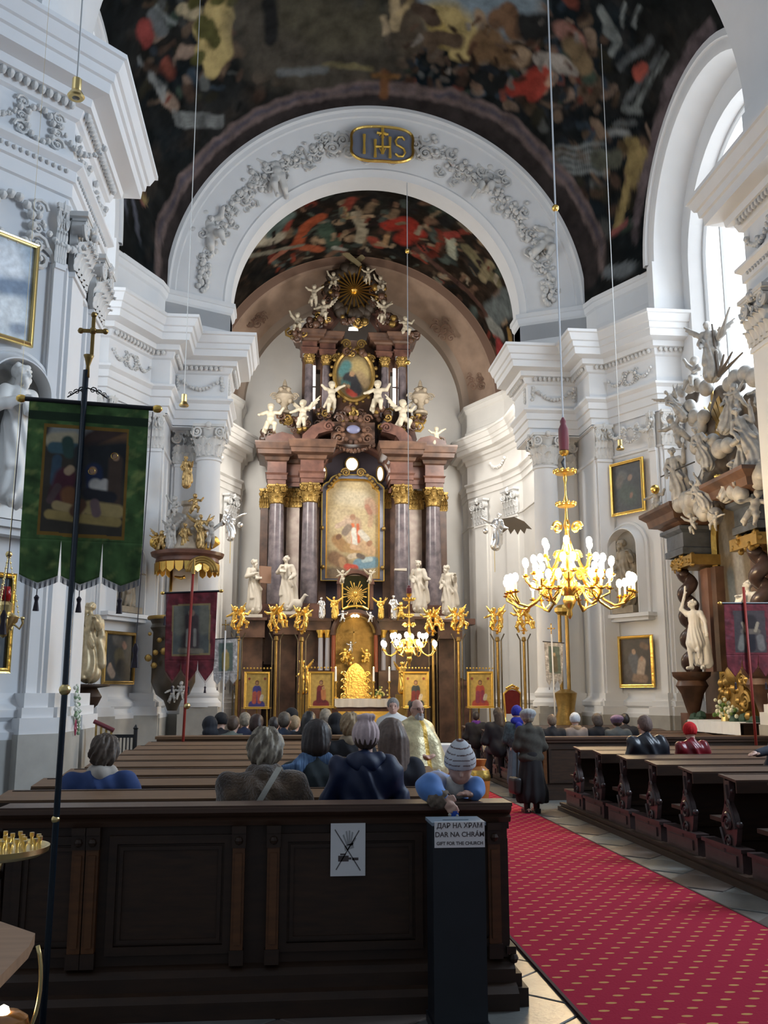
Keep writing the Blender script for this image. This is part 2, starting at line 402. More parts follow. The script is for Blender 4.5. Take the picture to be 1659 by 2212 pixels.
# chancel arch: splayed band + soffit
b = MB(); N = 64
prof = [(6.55, 27.3), (6.42, 26.95), (6.36, 26.86), (6.22, 26.86), (6.17, 26.94), (6.05, 26.98), (6.02, 27.04), (5.98, 27.05), (4.72, 27.74), (4.66, 27.72), (4.58, 27.80), (4.47, 27.85), (4.45, 28.62), (5.2, 28.66)]
k = len(prof)
V = [(r*cos(a), y, Z0+r*sin(a)) for a in np.linspace(0, pi, N+1) for r, y in prof]
b.add(V, [(i*k+j, (i+1)*k+j, (i+1)*k+j+1, i*k+j+1) for i in range(N) for j in range(k-1)])
arch = struct(b.build('trim_1', plaster, None, 35)); arch['label'] = 'splayed white chancel arch with stucco ornament'
b = MB()
for s in (-1, 1):
    b.prism([(s*x, y) for x, y in [(4.47, 28.65), (4.47, 27.85), (6.3, 26.9), (6.45, 26.3), (7.4, 24.4), (8.1, 24.4), (8.1, 28.65)]], (0, 0, 11.84), (1, 0, 0), (0, 1, 0), (0, 0, 1.5))
b.build('attic_core', plaster, arch)
# near transverse arch
b = MB(); V = []; k = 2
prof = [(8.9, 17.0), (6.7, 17.02), (6.55, 16.95), (6.5, 16.7), (6.5, 13.9), (6.62, 13.6), (9.2, 13.6)]; k = len(prof)
V = [(r*cos(a), y, Z0+r*sin(a)) for a in np.linspace(0, pi, N+1) for r, y in prof]
b.add(V, [(i*k+j, (i+1)*k+j, (i+1)*k+j+1, i*k+j+1) for i in range(N) for j in range(k-1)])
for s in (-1, 1): b.b2((s*6.5, 13.6, 11.86), (s*8.6, 17.0, Z0)); b.prism([(s*6.2, 14.6), (s*9.6, 11.1), (s*9.6, 17), (s*6.2, 17)], (0, 0, 11.8), (1, 0, 0), (0, 1, 0), (0, 0, .12))
ta = struct(b.build('trim_2', plaster, None, 35)); ta['label'] = 'white transverse nave arch'
# nave ceiling and the part behind
b = MB(); b.grid(lambda u, v: (9.7*cos(pi*u), -4+17.7*v, 12+9.7*sin(pi*u)), 32, 1); struct(b.build('ceiling_nave', plaster, None, True))
# ------------------------------------------------------------------ frescoed sail vault
YC, BET, RR2 = 20.4, .62, 65.9
def vz(x, y): return Z0+sqrt(max(0., RR2-x*x-BET*(y-YC)**2))
def VP(px, py):
    d = ray(px, py); o = CAM-np.array([0, YC, Z0]); g = np.array([1, BET, 1.])
    A = (g*d)@d; B = 2*(g*o)@d; Cc = (g*o)@o-RR2; t = (-B+sqrt(max(0, B*B-4*A*Cc)))/(2*A); return CAM+d*t
def pxs(fn, pts, rad, col, soft=.6, w=None):
    q = [fn(*p) for p in pts]
    if len(q) == 1: return [(q[0], q[0], rad, col, soft)]
    return [(q[i], q[i+1], rad, col, soft) for i in range(len(q)-1)]
def warp(Q, a=.10): return Q+a*np.stack([wob(Q, 2.2, 31), wob(Q, 2.2, 32), wob(Q, 2.2, 33)], 1)
def fbase(Pt):
    a = wob(Pt, .35, 3)[:, None]; b_ = wob(Pt, .9, 5)[:, None]; c = wob(Pt, 2.3, 8)[:, None]; d = wob(Pt, 5, 9)[:, None]
    col = .6*(np.array([.030, .031, .028])+a*np.array([.012, .007, .003])+np.clip(b_, 0, 9)*np.array([.030, .027, .024])+np.clip(-b_, 0, 9)*np.array([.0, .012, .022])+np.clip(c-.25, 0, 9)*np.array([.07, .045, .03])+d*.010)
    return np.clip(col*.8, .006, 1)
YEL = (.50, .37, .15); RED = (.30, .045, .03); DK = (.025, .024, .022); GRY = (.13, .135, .13); FLE = (.38, .26, .16); BLU = (.13, .18, .24); GRN = (.07, .10, .06); PNK = (.20, .135, .115); OCH = (.33, .24, .10); LGT = (.22, .23, .21); SKY = (.24, .29, .31)
st = []
A_ = lambda pts, r, c, s=.5: st.extend(pxs(VP, pts, r, c, s))
# painted sky openings
A_([(470, 20), (478, 60), (480, 110)], .42, YEL, .25); A_([(440, 55), (455, 120), (462, 140)], .30, YEL, .3); A_([(395, 20), (425, 30)], .2, (.5, .40, .24), .4); A_([(430, 110), (452, 135)], .22, YEL, .3)
for q in [(440, 70), (450, 62), (455, 80), (436, 50), (462, 95), (500, 5), (420, 5), (470, 2), (425, 130)]: A_([q], .22, (.10, .09, .03), .5)
A_([(930, 10), (1060, 20), (1120, 5)], .75, SKY, .9); A_([(960, 40), (1000, 75)], .6, YEL, .6); A_([(990, 60), (1010, 100), (995, 115)], .32, YEL, .4); A_([(940, 60), (960, 95)], .25, (.5, .36, .12), .5)
# figure groups upper right
for pts, r, c in [([(870, 10), (885, 60), (880, 90)], .45, (.10, .075, .05)), ([(905, 20), (925, 30), (935, 50)], .22, (.09, .06, .04)), ([(925, 85), (985, 95)], .25, (.12, .08, .05)),
                  ([(1035, 30), (1050, 60), (1075, 85)], .17, FLE), ([(1075, 40), (1100, 35), (1110, 60)], .30, (.20, .11, .06)), ([(1060, 80), (1040, 110), (1120, 120)], .38, (.17, .10, .05)),
                  ([(1140, 60), (1190, 60)], .35, DK), ([(1130, 110), (1125, 130)], .22, FLE), ([(1165, 125), (1210, 140), (1235, 150)], .22, (.40, .34, .28)), ([(1215, 70), (1245, 95)], .28, (.34, .17, .13)),
                  ([(1235, 105), (1260, 140)], .3, (.22, .15, .08)), ([(1160, 160), (1130, 190), (1108, 195)], .24, RED), ([(1180, 155), (1150, 205)], .2, (.36, .06, .04)), ([(1195, 160), (1180, 175)], .12, (.5, .3, .2)),
                  ([(1300, 30), (1330, 80)], .14, LGT), ([(1310, 60), (1335, 90), (1325, 115)], .12, LGT), ([(1385, 10), (1370, 60)], .06, LGT), ([(1350, 5), (1345, 60)], .06, LGT),
                  ([(1430, 110), (1395, 160), (1350, 225)], .1, GRY), ([(1445, 120), (1405, 175), (1365, 240)], .06, LGT), ([(1390, 150), (1378, 165)], .16, (.42, .10, .07)), ([(1410, 85), (1340, 150)], .10, GRY),
                  ([(1345, 240), (1380, 240)], .09, LGT), ([(1330, 270), (1370, 265)], .08, GRY), ([(1320, 285), (1360, 290)], .10, (.3, .3, .28))]: A_(pts, r, c)
for i, y in enumerate((315, 330, 345, 358, 372)): A_([(1185+i*6, y), (1240, y+4), (1305, y-3)], .055, (.26, .27, .25), .4)
# yellow figure on the right pendentive
A_([(1362, 315), (1375, 345), (1365, 375)], .26, OCH, .4); A_([(1365, 375), (1352, 410), (1348, 440), (1340, 480)], .16, OCH, .4); A_([(1385, 320), (1395, 340)], .09, OCH); A_([(1345, 322)], .2, (.12, .08, .04)); A_([(1378, 380), (1372, 400)], .1, OCH); A_([(1290, 345), (1330, 340)], .25, (.11, .11, .08)); A_([(1330, 500), (1355, 485)], .1, (.32, .10, .09))
# painted architecture, left
for i in range(4): A_([(375+i*2, 240+i*9), (420, 250+i*8), (480, 250+i*6)], .055, (.24, .24, .22), .4); A_([(300+i*5, 120+i*12), (330+i*3, 165+i*10), (355, 190+i*9)], .05, (.26, .26, .24), .4)
A_([(330, 30), (350, 60)], .2, GRY); A_([(340, 10), (375, 50)], .06, LGT); A_([(310, 60), (320, 80)], .25, (.28, .06, .05))
A_([(300, 380), (310, 430)], .16, (.30, .12, .10)); A_([(285, 340), (300, 400), (315, 430)], .12, OCH)
for x in (262, 285): A_([(x, 360), (x+2, 560)], .10, (.13, .13, .15), .3)
# large brown cloud/horse group top centre
A_([(560, 30), (600, 110), (690, 140), (800, 120)], .9, (.09, .075, .055), .9); A_([(640, 20), (720, 60), (790, 50)], .7, (.10, .085, .055), .9); A_([(580, 10), (590, 80)], .25, DK, .6); A_([(700, 140), (760, 142), (800, 150)], .10, (.22, .18, .09)); A_([(600, 160), (700, 150)], .12, (.15, .15, .14), .8)
A_([(850, 0), (860, 40), (850, 60)], .14, (.45, .33, .18)); A_([(885, 5), (865, 30)], .10, (.50, .36, .18)); A_([(830, 40), (835, 70)], .10, (.4, .3, .18))
# painted arch ring concentric with the chancel arch
ring = [(333, 590), (335, 545), (350, 480), (395, 395), (470, 308), (560, 245), (680, 205), (830, 190), (975, 208), (1090, 262), (1170, 330), (1235, 410), (1285, 500), (1312, 600)]
A_([(350, 590), (352, 545), (372, 480), (415, 405), (490, 325), (580, 262), (690, 222), (830, 208), (965, 225), (1070, 275), (1150, 345), (1210, 425), (1258, 505), (1280, 600)], .42, (.045, .035, .032), .3)
A_(ring, .22, (.18, .13, .115), .3); A_(ring, .07, (.10, .085, .10), .5)
A_([(830, 160), (830, 205)], .16, (.20, .09, .04), .4); A_([(805, 165), (855, 165)], .08, (.22, .11, .04), .4)
ring2 = [(1395, 600), (1392, 480), (1400, 400), (1425, 290), (1462, 190), (1500, 120), (1545, 60)]
A_([(x-12, y) for x, y in ring2], .20, (.17, .13, .13), .3)
rf = random.Random(11)
def dabs(fn, boxes, n, pal, rmin, rmax, jit=22):
    out = []
    for _ in range(n):
        x0, y0, x1, y1 = rf.choice(boxes); x, y = rf.uniform(x0, x1), rf.uniform(y0, y1); p_, q_ = fn(x, y), fn(x+rf.uniform(-jit, jit), y+rf.uniform(-jit, jit)); c = np.array(rf.choice(pal))*rf.uniform(.5, 1.15); out.append((p_, q_, rf.uniform(rmin, rmax), tuple(c), rf.uniform(.5, .9)))
    return out
PAL = [(.05, .045, .03), (.03, .035, .04), (.12, .08, .05), (.17, .11, .07), (.05, .07, .05), (.22, .15, .10), (.08, .05, .035), (.10, .10, .09), (.26, .18, .13), (.06, .08, .10), (.20, .06, .04), (.02, .02, .018)]
st = dabs(VP, [(300, 0, 560, 230), (560, 0, 900, 180), (870, 0, 1300, 260), (1090, 60, 1330, 330), (1180, 260, 1400, 520)], 300, PAL, .05, .20)+dabs(VP, [(860, 40, 1260, 215)], 130, PAL+[(.24, .17, .12), (.26, .21, .16)], .04, .13, 14)+st+dabs(VP, [(880, 30, 1250, 200)], 50, [(.24, .15, .10), (.05, .03, .02), (.26, .22, .18), (.10, .05, .03)], .04, .09, 16)
b = MB(); NU, NV = 330, 280
b.grid(lambda u, v: (-7.3+14.6*u, 16.95+9.97*v, vz(-7.3+14.6*u, 16.95+9.97*v)), NU, NV)
Pt = np.concatenate(b.V); vault = struct(b.build('ceiling', vfresco, None, True, col=paint(warp(Pt), fbase, st, .11)*np.array([.70, .74, .80])))
for s, side in ((-1, 'left'), (1, 'right')):
    b = MB(); b.grid(lambda u, v: (s*7.24, 20.4+(3.74+2.6*v)*cos(pi*u), Z0+(3.74+2.6*v)*sin(pi*u)), 60, 10)
    b.grid(lambda u, v: (s*(6.22+1.06*u), 26.97-2.85*u, Z0-.02+4.5*v), 24, 50)
    Pt = np.concatenate(b.V); s2 = list(st)
    if s > 0: s2 += pxs(lambda x, y: P(x, y, X=6.8), [(1305, 590), (1345, 575)], .12, (.25, .24, .22), .4)+pxs(lambda x, y: P(x, y, X=6.8), [(1300, 600), (1395, 560)], .22, (.16, .17, .17), .4)
    b.build('frescoed_spandrel', vfresco, vault, True, col=paint(warp(Pt), fbase, s2, .10)*np.array([.70, .74, .80]))
# chancel barrel vault
def CP(px, py):
    d = ray(px, py); A = d[0]**2+d[2]**2; B = 2*(CAM[0]*d[0]+(CAM[2]-13.5)*d[2]); c_ = CAM[0]**2+(CAM[2]-13.5)**2-36
    return CAM+d*((-B+sqrt(max(0, B*B-4*A*c_)))/(2*A))
st = []; A_ = lambda pts, r, c, s=.5: st.extend(pxs(CP, pts, r, c, s))
for pts, r, c in [([(560, 520), (600, 515)], .35, (.36, .33, .26)), ([(590, 560), (615, 540)], .2, (.30, .12, .08)), ([(640, 530), (660, 490), (690, 470)], .28, (.30, .075, .035)), ([(655, 535), (690, 540)], .2, (.34, .10, .05)),
                  ([(770, 460), (785, 500), (780, 520)], .22, (.30, .27, .20)), ([(760, 470), (800, 465)], .12, (.36, .26, .17)), ([(840, 490), (880, 480), (900, 500), (870, 520)], .38, (.27, .035, .025)), ([(835, 510), (830, 525)], .12, (.35, .22, .12)),
                  ([(972, 515), (975, 550)], .24, (.36, .38, .30)), ([(965, 510), (985, 505)], .18, (.25, .05, .04)), ([(1010, 540), (1050, 590), (1075, 610)], .3, (.16, .14, .08)), ([(1040, 600), (1060, 570)], .2, (.24, .20, .12)),
                  ([(1060, 680), (1100, 650)], .5, (.13, .15, .15)), ([(1060, 700), (1080, 720)], .35, (.24, .25, .23)), ([(1080, 750), (1080, 770)], .4, (.33, .05, .05)), ([(1100, 720), (1105, 760)], .25, (.30, .18, .06)),
                  ([(900, 540), (960, 590), (1020, 640), (1050, 680)], .18, (.09, .05, .04)), ([(700, 490), (720, 530)], .3, (.05, .08, .06)), ([(740, 450), (750, 470)], .15, (.28, .22, .12)), ([(590, 500), (620, 470)], .35, (.10, .14, .13)),
                  ([(720, 535), (745, 540)], .12, (.30, .31, .28)), ([(520, 560), (590, 545), (650, 530)], .12, (.20, .19, .15))]: A_(pts, r, c)
st = dabs(CP, [(540, 430, 760, 590), (700, 430, 1000, 560), (900, 480, 1110, 760)], 220, [(.07, .04, .03), (.15, .09, .06), (.04, .05, .04), (.28, .20, .13), (.22, .05, .035), (.08, .10, .09), (.02, .02, .02)], .06, .22, 18)+st+dabs(CP, [(560, 440, 1090, 620)], 90, [(.24, .18, .12), (.03, .02, .02), (.22, .05, .03), (.10, .12, .10), (.28, .24, .18)], .05, .11, 16)
b = MB(); b.grid(lambda u, v: (6.0*cos(pi*u), 28.6+8.5*v, 13.5+6.0*sin(pi*u)), 240, 160)
Pt = np.concatenate(b.V); struct(b.build('ceiling_chancel', vfresco, None, True, col=paint(warp(Pt, .08), lambda Q: np.clip(fbase(Q)*np.array([1.25, .95, .8]), .008, 1), st, .08)))
pink = M('painted pink arch', (.42, .29, .21), .8, noise=.25, nscale=2)
b = MB(); N = 48
prof = [(6.05, 36.9), (5.98, 37.0), (5.7, 37.1)]; prof2 = [(5.7, 37.1), (5.62, 37.16), (5.58, 37.3), (4.85, 38.4)]; prof3 = [(4.85, 38.4), (4.78, 38.5), (4.6, 38.6), (4.55, 39.1)]
def arcm(prof):
    b = MB(); k = len(prof); V = [(r*cos(a), y, 13.5+r*sin(a)) for a in np.linspace(0, pi, N+1) for r, y in prof]
    b.add(V, [(i*k+j, (i+1)*k+j, (i+1)*k+j+1, i*k+j+1) for i in range(N) for j in range(k-1)]); return b
t3 = struct(arcm(prof2).build('trim_3', pink, None, 30)); t3['label'] = 'pink painted arch around the high altar'
arcm(prof).build('outer_moulding', M('arch moulding brown', (.22, .13, .09), .7), t3, 30); arcm(prof3).build('inner_moulding', M('arch moulding grey', (.36, .28, .22), .7), t3, 30)
# ------------------------------------------------------------------ floor, carpet
fl = struct(MB().box((0, 17, -.06), (24, 46, .1)).build('floor', M('joint stone', (.15, .145, .14), .5, noise=.2)))
sl = [M('grey floor slab', (.20, .205, .195), .3, noise=.35, nscale=3, bump=.1), M('brown floor slab', (.165, .135, .12), .3, noise=.35, nscale=3, bump=.1)]
base = []
for mt in sl:
    me = D.meshes.new('slab'); q = .305; z = .0
    V = [(-q, -q, -.012), (q, -q, -.012), (q, q, -.012), (-q, q, -.012), (-q, -q, -.004), (q, -q, -.004), (q, q, -.004), (-q, q, -.004), (-q+.008, -q+.008, 0), (q-.008, -q+.008, 0), (q-.008, q-.008, 0), (-q+.008, q-.008, 0)]
    me.from_pydata(V, [], [(0, 1, 5, 4), (1, 2, 6, 5), (2, 3, 7, 6), (3, 0, 4, 7), (4, 5, 9, 8), (5, 6, 10, 9), (6, 7, 11, 10), (7, 4, 8, 11), (8, 9, 10, 11)]); me.materials.append(mt); base.append(me)
pit = .62*sqrt(2)/2
for i in range(-9, 9):
    for j in range(4, 42):
        x = .1+pit*i; y = pit*j+ (0)
        if (i+j) % 2: continue
        if not ((-1.3 < x < -.55 and y < 9.5) or (1.0 < x < 2.3 and 5 < y < 17.6) or (x < -.5 and y < 6.6 and x > -4.6)): continue
        o = D.objects.new('slab', base[(((i-j)//2) % 2)]); COL.objects.link(o); o.parent = fl; o.location = (x, y, rnd.uniform(-.001, .002)); o.rotation_euler = (0, 0, pi/4)
# carpet with woven motif
cm = D.materials.new('red carpet'); cm.use_nodes = True; nt = cm.node_tree; nn = nt.nodes; LK = nt.links
def mth(op, a, b=None, c=None):
    n = nn.new('ShaderNodeMath'); n.operation = op
    for i, v in enumerate((a, b, c)):
        if v is None: continue
        if isinstance(v, (int, float)): n.inputs[i].default_value = v
        else: LK.new(v, n.inputs[i])
    return n.outputs[0]
tc = nn.new('ShaderNodeTexCoord'); sp = nn.new('ShaderNodeSeparateXYZ'); LK.new(tc.outputs['Object'], sp.inputs[0])
v = mth('DIVIDE', sp.outputs[1], .13); row = mth('FLOOR', v); fy = mth('SUBTRACT', mth('FRACT', v), .5)
u = mth('ADD', mth('DIVIDE', sp.outputs[0], .17), mth('MULTIPLY', mth('MODULO', row, 2.0), .5)); fx = mth('SUBTRACT', mth('FRACT', u), .5)
e = mth('ADD', mth('POWER', mth('MULTIPLY', fx, .17/.033), 2.0), mth('POWER', mth('MULTIPLY', fy, .13/.016), 2.0))
e = mth('ABSOLUTE', e); msk = mth('LESS_THAN', e, 1.0); core = mth('LESS_THAN', e, .12); msk = mth('MULTIPLY', msk, .85)
mx = nn.new('ShaderNodeMix'); mx.data_type = 'RGBA'; LK.new(msk, mx.inputs[0]); mx.inputs[6].default_value = (.36, .010, .042, 1); mx.inputs[7].default_value = (.62, .36, .12, 1)
nz = nn.new('ShaderNodeTexNoise'); nz.inputs['Scale'].default_value = 60; LK.new(tc.outputs['Object'], nz.inputs['Vector'])
bp = nn.new('ShaderNodeBump'); bp.inputs['Strength'].default_value = .3; bp.inputs['Distance'].default_value = .01; LK.new(nz.outputs['Fac'], bp.inputs['Height'])
bs = nn['Principled BSDF']; LK.new(mx.outputs[2], bs.inputs['Base Color']); bs.inputs['Roughness'].default_value = .95; bs.inputs['Specular IOR Level'].default_value = .15; LK.new(bp.outputs[0], bs.inputs['Normal'])
b = MB(); b.box((0, 0, .006), (2.0, 22, .012)); cp = thing('carpet_runner', (.125, 14, .002), 'long red carpet runner with small gold motifs down the aisle', 'carpet')
b.build('carpet_pile', cm, cp, local=True); b = MB()
for sx in (-1, 1): b.box((sx*1.0, 0, .008), (.02, 22, .016))
b.build('edge_binding', M('dark binding', (.05, .015, .015), .8), cp, local=True)
# ------------------------------------------------------------------ capitals, pilasters, columns
def spiral(b, c, u, v, r, turns=1.9, n=26, t=.22, sgn=1):
    c, u, v = [np.array(q, float) for q in (c, u, v)]; w_ = np.cross(u, v); pts = []; rs = []
    for i in range(n):
        q = i/(n-1); a = sgn*(turns*2*pi*q); rr = r*(1-.86*q); pts.append(c+u*rr*cos(a)+v*rr*sin(a)); rs.append(r*t*(1-.45*q))
    b.tube(pts, rs, 5); b.ball(c, r*.2, 6)
def leaf(b, c, u, w_, h, out, up=(0, 0, 1)):
    c, u, up, w_ = [np.array(q, float) for q in (c, u, up, w_)]
    def fn(a, t):
        s_ = (a-.5)*2; lob = .72+.28*abs(sin(t*3.5*pi)); wd = (.46+.12*sin(t*3))*lob*(1-t**4*.6); o = .015+out*(t**2.4)*1.25-.22*out*s_*s_*(1+t)+(.22*out if abs(s_) < .2 else 0)+.14*out*abs(sin(s_*6)); z = h*(t-.30*max(0, t-.78)*4*.6)
        return c+u*s_*h*.36*wd*2+w_*o+up*z
    b.grid(fn, 8, 12); b.ball(c+w_*(out*1.25+.01)+up*h*.80, h*.055, 5)
def capital_pil(wd=.8, h=1.0):
    b = MB(); b.box((0, .03, h*.45), (wd*.96, .12, h*.9))
    for i in range(5): leaf(b, ((i-2)*wd*.23, -.03, .02), (1, 0, 0), (0, -1, 0), h*.36, .11)
    for i in range(4): leaf(b, ((i-1.5)*wd*.26, -.035, .10), (1, 0, 0), (0, -1, 0), h*.52, .15)
    for i in (-1, 1): spiral(b, (i*wd*.10, -.12, h*.70), (i, 0, 0), (0, 0, 1), h*.075, 1.5, 12); b.tube([(i*wd*.2, -.05, h*.5), (i*wd*.17, -.1, h*.64), (i*wd*.12, -.12, h*.76)], .022, 5)
    for k in range(9): b.ball(((k-4)*wd*.115, -.15, h*.865), h*.03, 5)
    for sx in (-1, 1): spiral(b, (sx*wd*.43, -.15, h*.76), (sx, 0, 0), (0, 0, 1), h*.17, sgn=-1); b.tube([(sx*wd*.1, -.08, h*.62), (sx*wd*.25, -.12, h*.82), (sx*wd*.43, -.15, h*.92)], .035, 5); b.tube([(sx*wd*.43, -.15, h*.76), (sx*wd*.43, .05, h*.76)], h*.13, 8)
    b.box((0, -.05, h*.96), (wd*1.25, .3, h*.08)); b.box((0, -.06, h*.9), (wd*1.05, .24, h*.05)); b.ball((0, -.18, h*.93), h*.09, 8)
    for k in range(5): b.ball((0+.09*cos(k*1.26), -.18, h*.93+.09*sin(k*1.26)), h*.05, 6)
    return b
def capital_col(r=.38, h=1.0):
    b = MB(); b.lathe([(r*.95, 0), (r*1.08, .03), (r*.95, .08), (r*.93, .5*h), (r*1.15, .85*h), (r*1.25, .9*h)], n=20)
    for i in range(8): a = i*pi/4; leaf(b, (r*.95*cos(a), r*.95*sin(a), .06), (-sin(a), cos(a), 0), (cos(a), sin(a), 0), h*.4, .14)
    for i in range(8): a = i*pi/4+pi/8; leaf(b, (r*.95*cos(a), r*.95*sin(a), .08), (-sin(a), cos(a), 0), (cos(a), sin(a), 0), h*.62, .17)
    for i in range(4):
        a0 = i*pi/2
        for sg in (-1, 1):
            n_ = np.array([cos(a0), sin(a0), 0]); t_ = np.array([-sin(a0), cos(a0), 0])*sg
            spiral(b, n_*r*1.22+t_*r*.95+np.array([0, 0, h*.76]), t_, (0, 0, 1), h*.17, sgn=-1)
        n_ = np.array([cos(a0), sin(a0), 0])*r*1.3; b.ball((n_[0], n_[1], h*.95), h*.1, 8); leaf(b, (n_[0]*.9, n_[1]*.9, h*.82), (-sin(a0), cos(a0), 0), (cos(a0), sin(a0), 0), h*.25, .08)
    b.box((0, 0, h*.95), (r*2.55, r*2.55, h*.08)); b.box((0, 0, h*.895), (r*2.3, r*2.3, h*.05)); return b
capP = capital_pil().build('capital', stucco, None, 50, local=True); capPme = capP.data; D.objects.remove(capP)
capC = capital_col().build('capital', stucco, None, 50, local=True); capCme = capC.data; D.objects.remove(capC)
def pilaster(parent, x, y, nx, ny, wd=.8, proj=.12, z0=1.75, z1=8.25, mat=plaster, cap=True):
    a = atan2(nx, -ny)   # rotate local -Y to (nx,ny)
    m = Matrix.Translation((x, y, 0)) @ Matrix.Rotation(a, 4, 'Z')
    b = MB(); b.box((0, 0, (z0+z1)/2), (wd, 2*proj, z1-z0), m=m); b.box((0, 0, (z0+z1)/2), (wd*1.28, proj, z1-z0), m=m)
    b.box((0, 0, z1-.04), (wd*1.06, 2*proj+.08, .08), m=m)
    for zz, e, hh in ((z0-.1, .10, .2), (z0-.27, .16, .14), (z0-.45, .22, .22)): b.box((0, 0, zz), (wd+e*2, 2*proj+e*2+.1, hh), m=m)
    MB().box((0, 0, (z0-.56)/2), (wd+.48, 2*proj+.58, z0-.56), m=m).build('pilaster_plinth', dadostone if mat is plaster else mat, parent)
    o = b.build('pilaster', mat, parent)
    if cap: place(capPme, 'capital', parent, (x+nx*proj, y+ny*proj, z1), (0, 0, a), (wd/.8, wd/.8, (9.25-z1)))
q = sqrt(.5)
for s, side in ((-1, 'left'), (1, 'right')):
    wn, wf, wc = WALL[side, 'near'], WALL[side, 'far'], WALL[side, 'chancel']
    xn = 6.12 if s < 0 else 6.40; pilaster(wn, s*xn, 14.95, -s, 0); pilaster(wn, s*xn, 16.45, -s, 0); pilaster(wn, s*(xn+.11), 14.37, -s*q, -q, .17)
    dn = np.array([-.883, -.469]); 
    pilaster(wf, s*6.27, 25.82, 0, -1, .42); pilaster(wf, s*7.25, 24.4, s*dn[0], dn[1], .22); pilaster(wf, s*7.62, 24.2, 0, -1, .5)
    pilaster(wf, s*5.55, 27.6, 0, -1, .7)
    pilaster(wc, s*5.75, 34.6, -s*.95, -.3, .8, mat=creamplaster); pilaster(wc, s*5.0, 36.75, -s*.93, -.37, .8, mat=creamplaster)
    c = thing('column', (s*4.9, 27.0, 0), 'freestanding white column with ionic-leaf capital, '+('left' if s < 0 else 'right')+' of the chancel opening', 'column', group=None)
    MB().lathe([(.40, 1.9), (.385, 4), (.36, 6.5), (.33, 8.2), (.37, 8.22), (.37, 8.28), (.33, 8.3)], n=32).build('shaft', plaster, c, 30, local=True)
    MB().box((0, 0, .6), (1.1, 1.1, 1.2)).box((0, 0, 1.3), (1.0, 1.0, .2)).build('pedestal', dadostone, c, local=True)
    MB().lathe([(.56, 1.38), (.56, 1.5), (.50, 1.56), (.46, 1.62), (.50, 1.68), (.50, 1.76), (.43, 1.84), (.40, 1.9)], n=32).build('column_base', plaster, c, 30, local=True)
    place(capCme, 'capital', c, (s*4.9, 27.0, 8.27), (0, 0, 0), (.9, .9, .98))
# ------------------------------------------------------------------ stucco ornament
def swag(b, c, u, up, nrm, width, drop, r=.05, n=13, cart=True):
    c, u, up, nrm = [np.array(q, float) for q in (c, u, up, nrm)]
    for i in range(n+1):
        t = i/n*2-1; p = c+u*t*width/2-up*drop*(1-t*t)+nrm*.05; b.ball(p, r*(1.5-.7*abs(t)), 6); b.ball(p+up*r*rnd.uniform(-1, 1)+u*r*rnd.uniform(-1, 1)+nrm*r*.5, r*.7, 5)
    for sg in (-1, 1): b.ball(c+u*sg*width/2+nrm*.05, r*1.4, 6)
def cartouche(b, c, u, up, nrm, sz):
    c, u, up, nrm = [np.array(q, float) for q in (c, u, up, nrm)]
    for i in range(14): a = i*2*pi/14; b.ball(c+u*sz*.42*cos(a)+up*sz*.5*sin(a)+nrm*.05, sz*.10, 6)
    for sg in (-1, 1):
        for zz, rr in ((.45, .2), (-.35, .24), (0, .15)): spiral(b, c+u*sg*sz*.55+up*sz*zz+nrm*.04, u*sg, up, sz*rr, 1.5, 14)
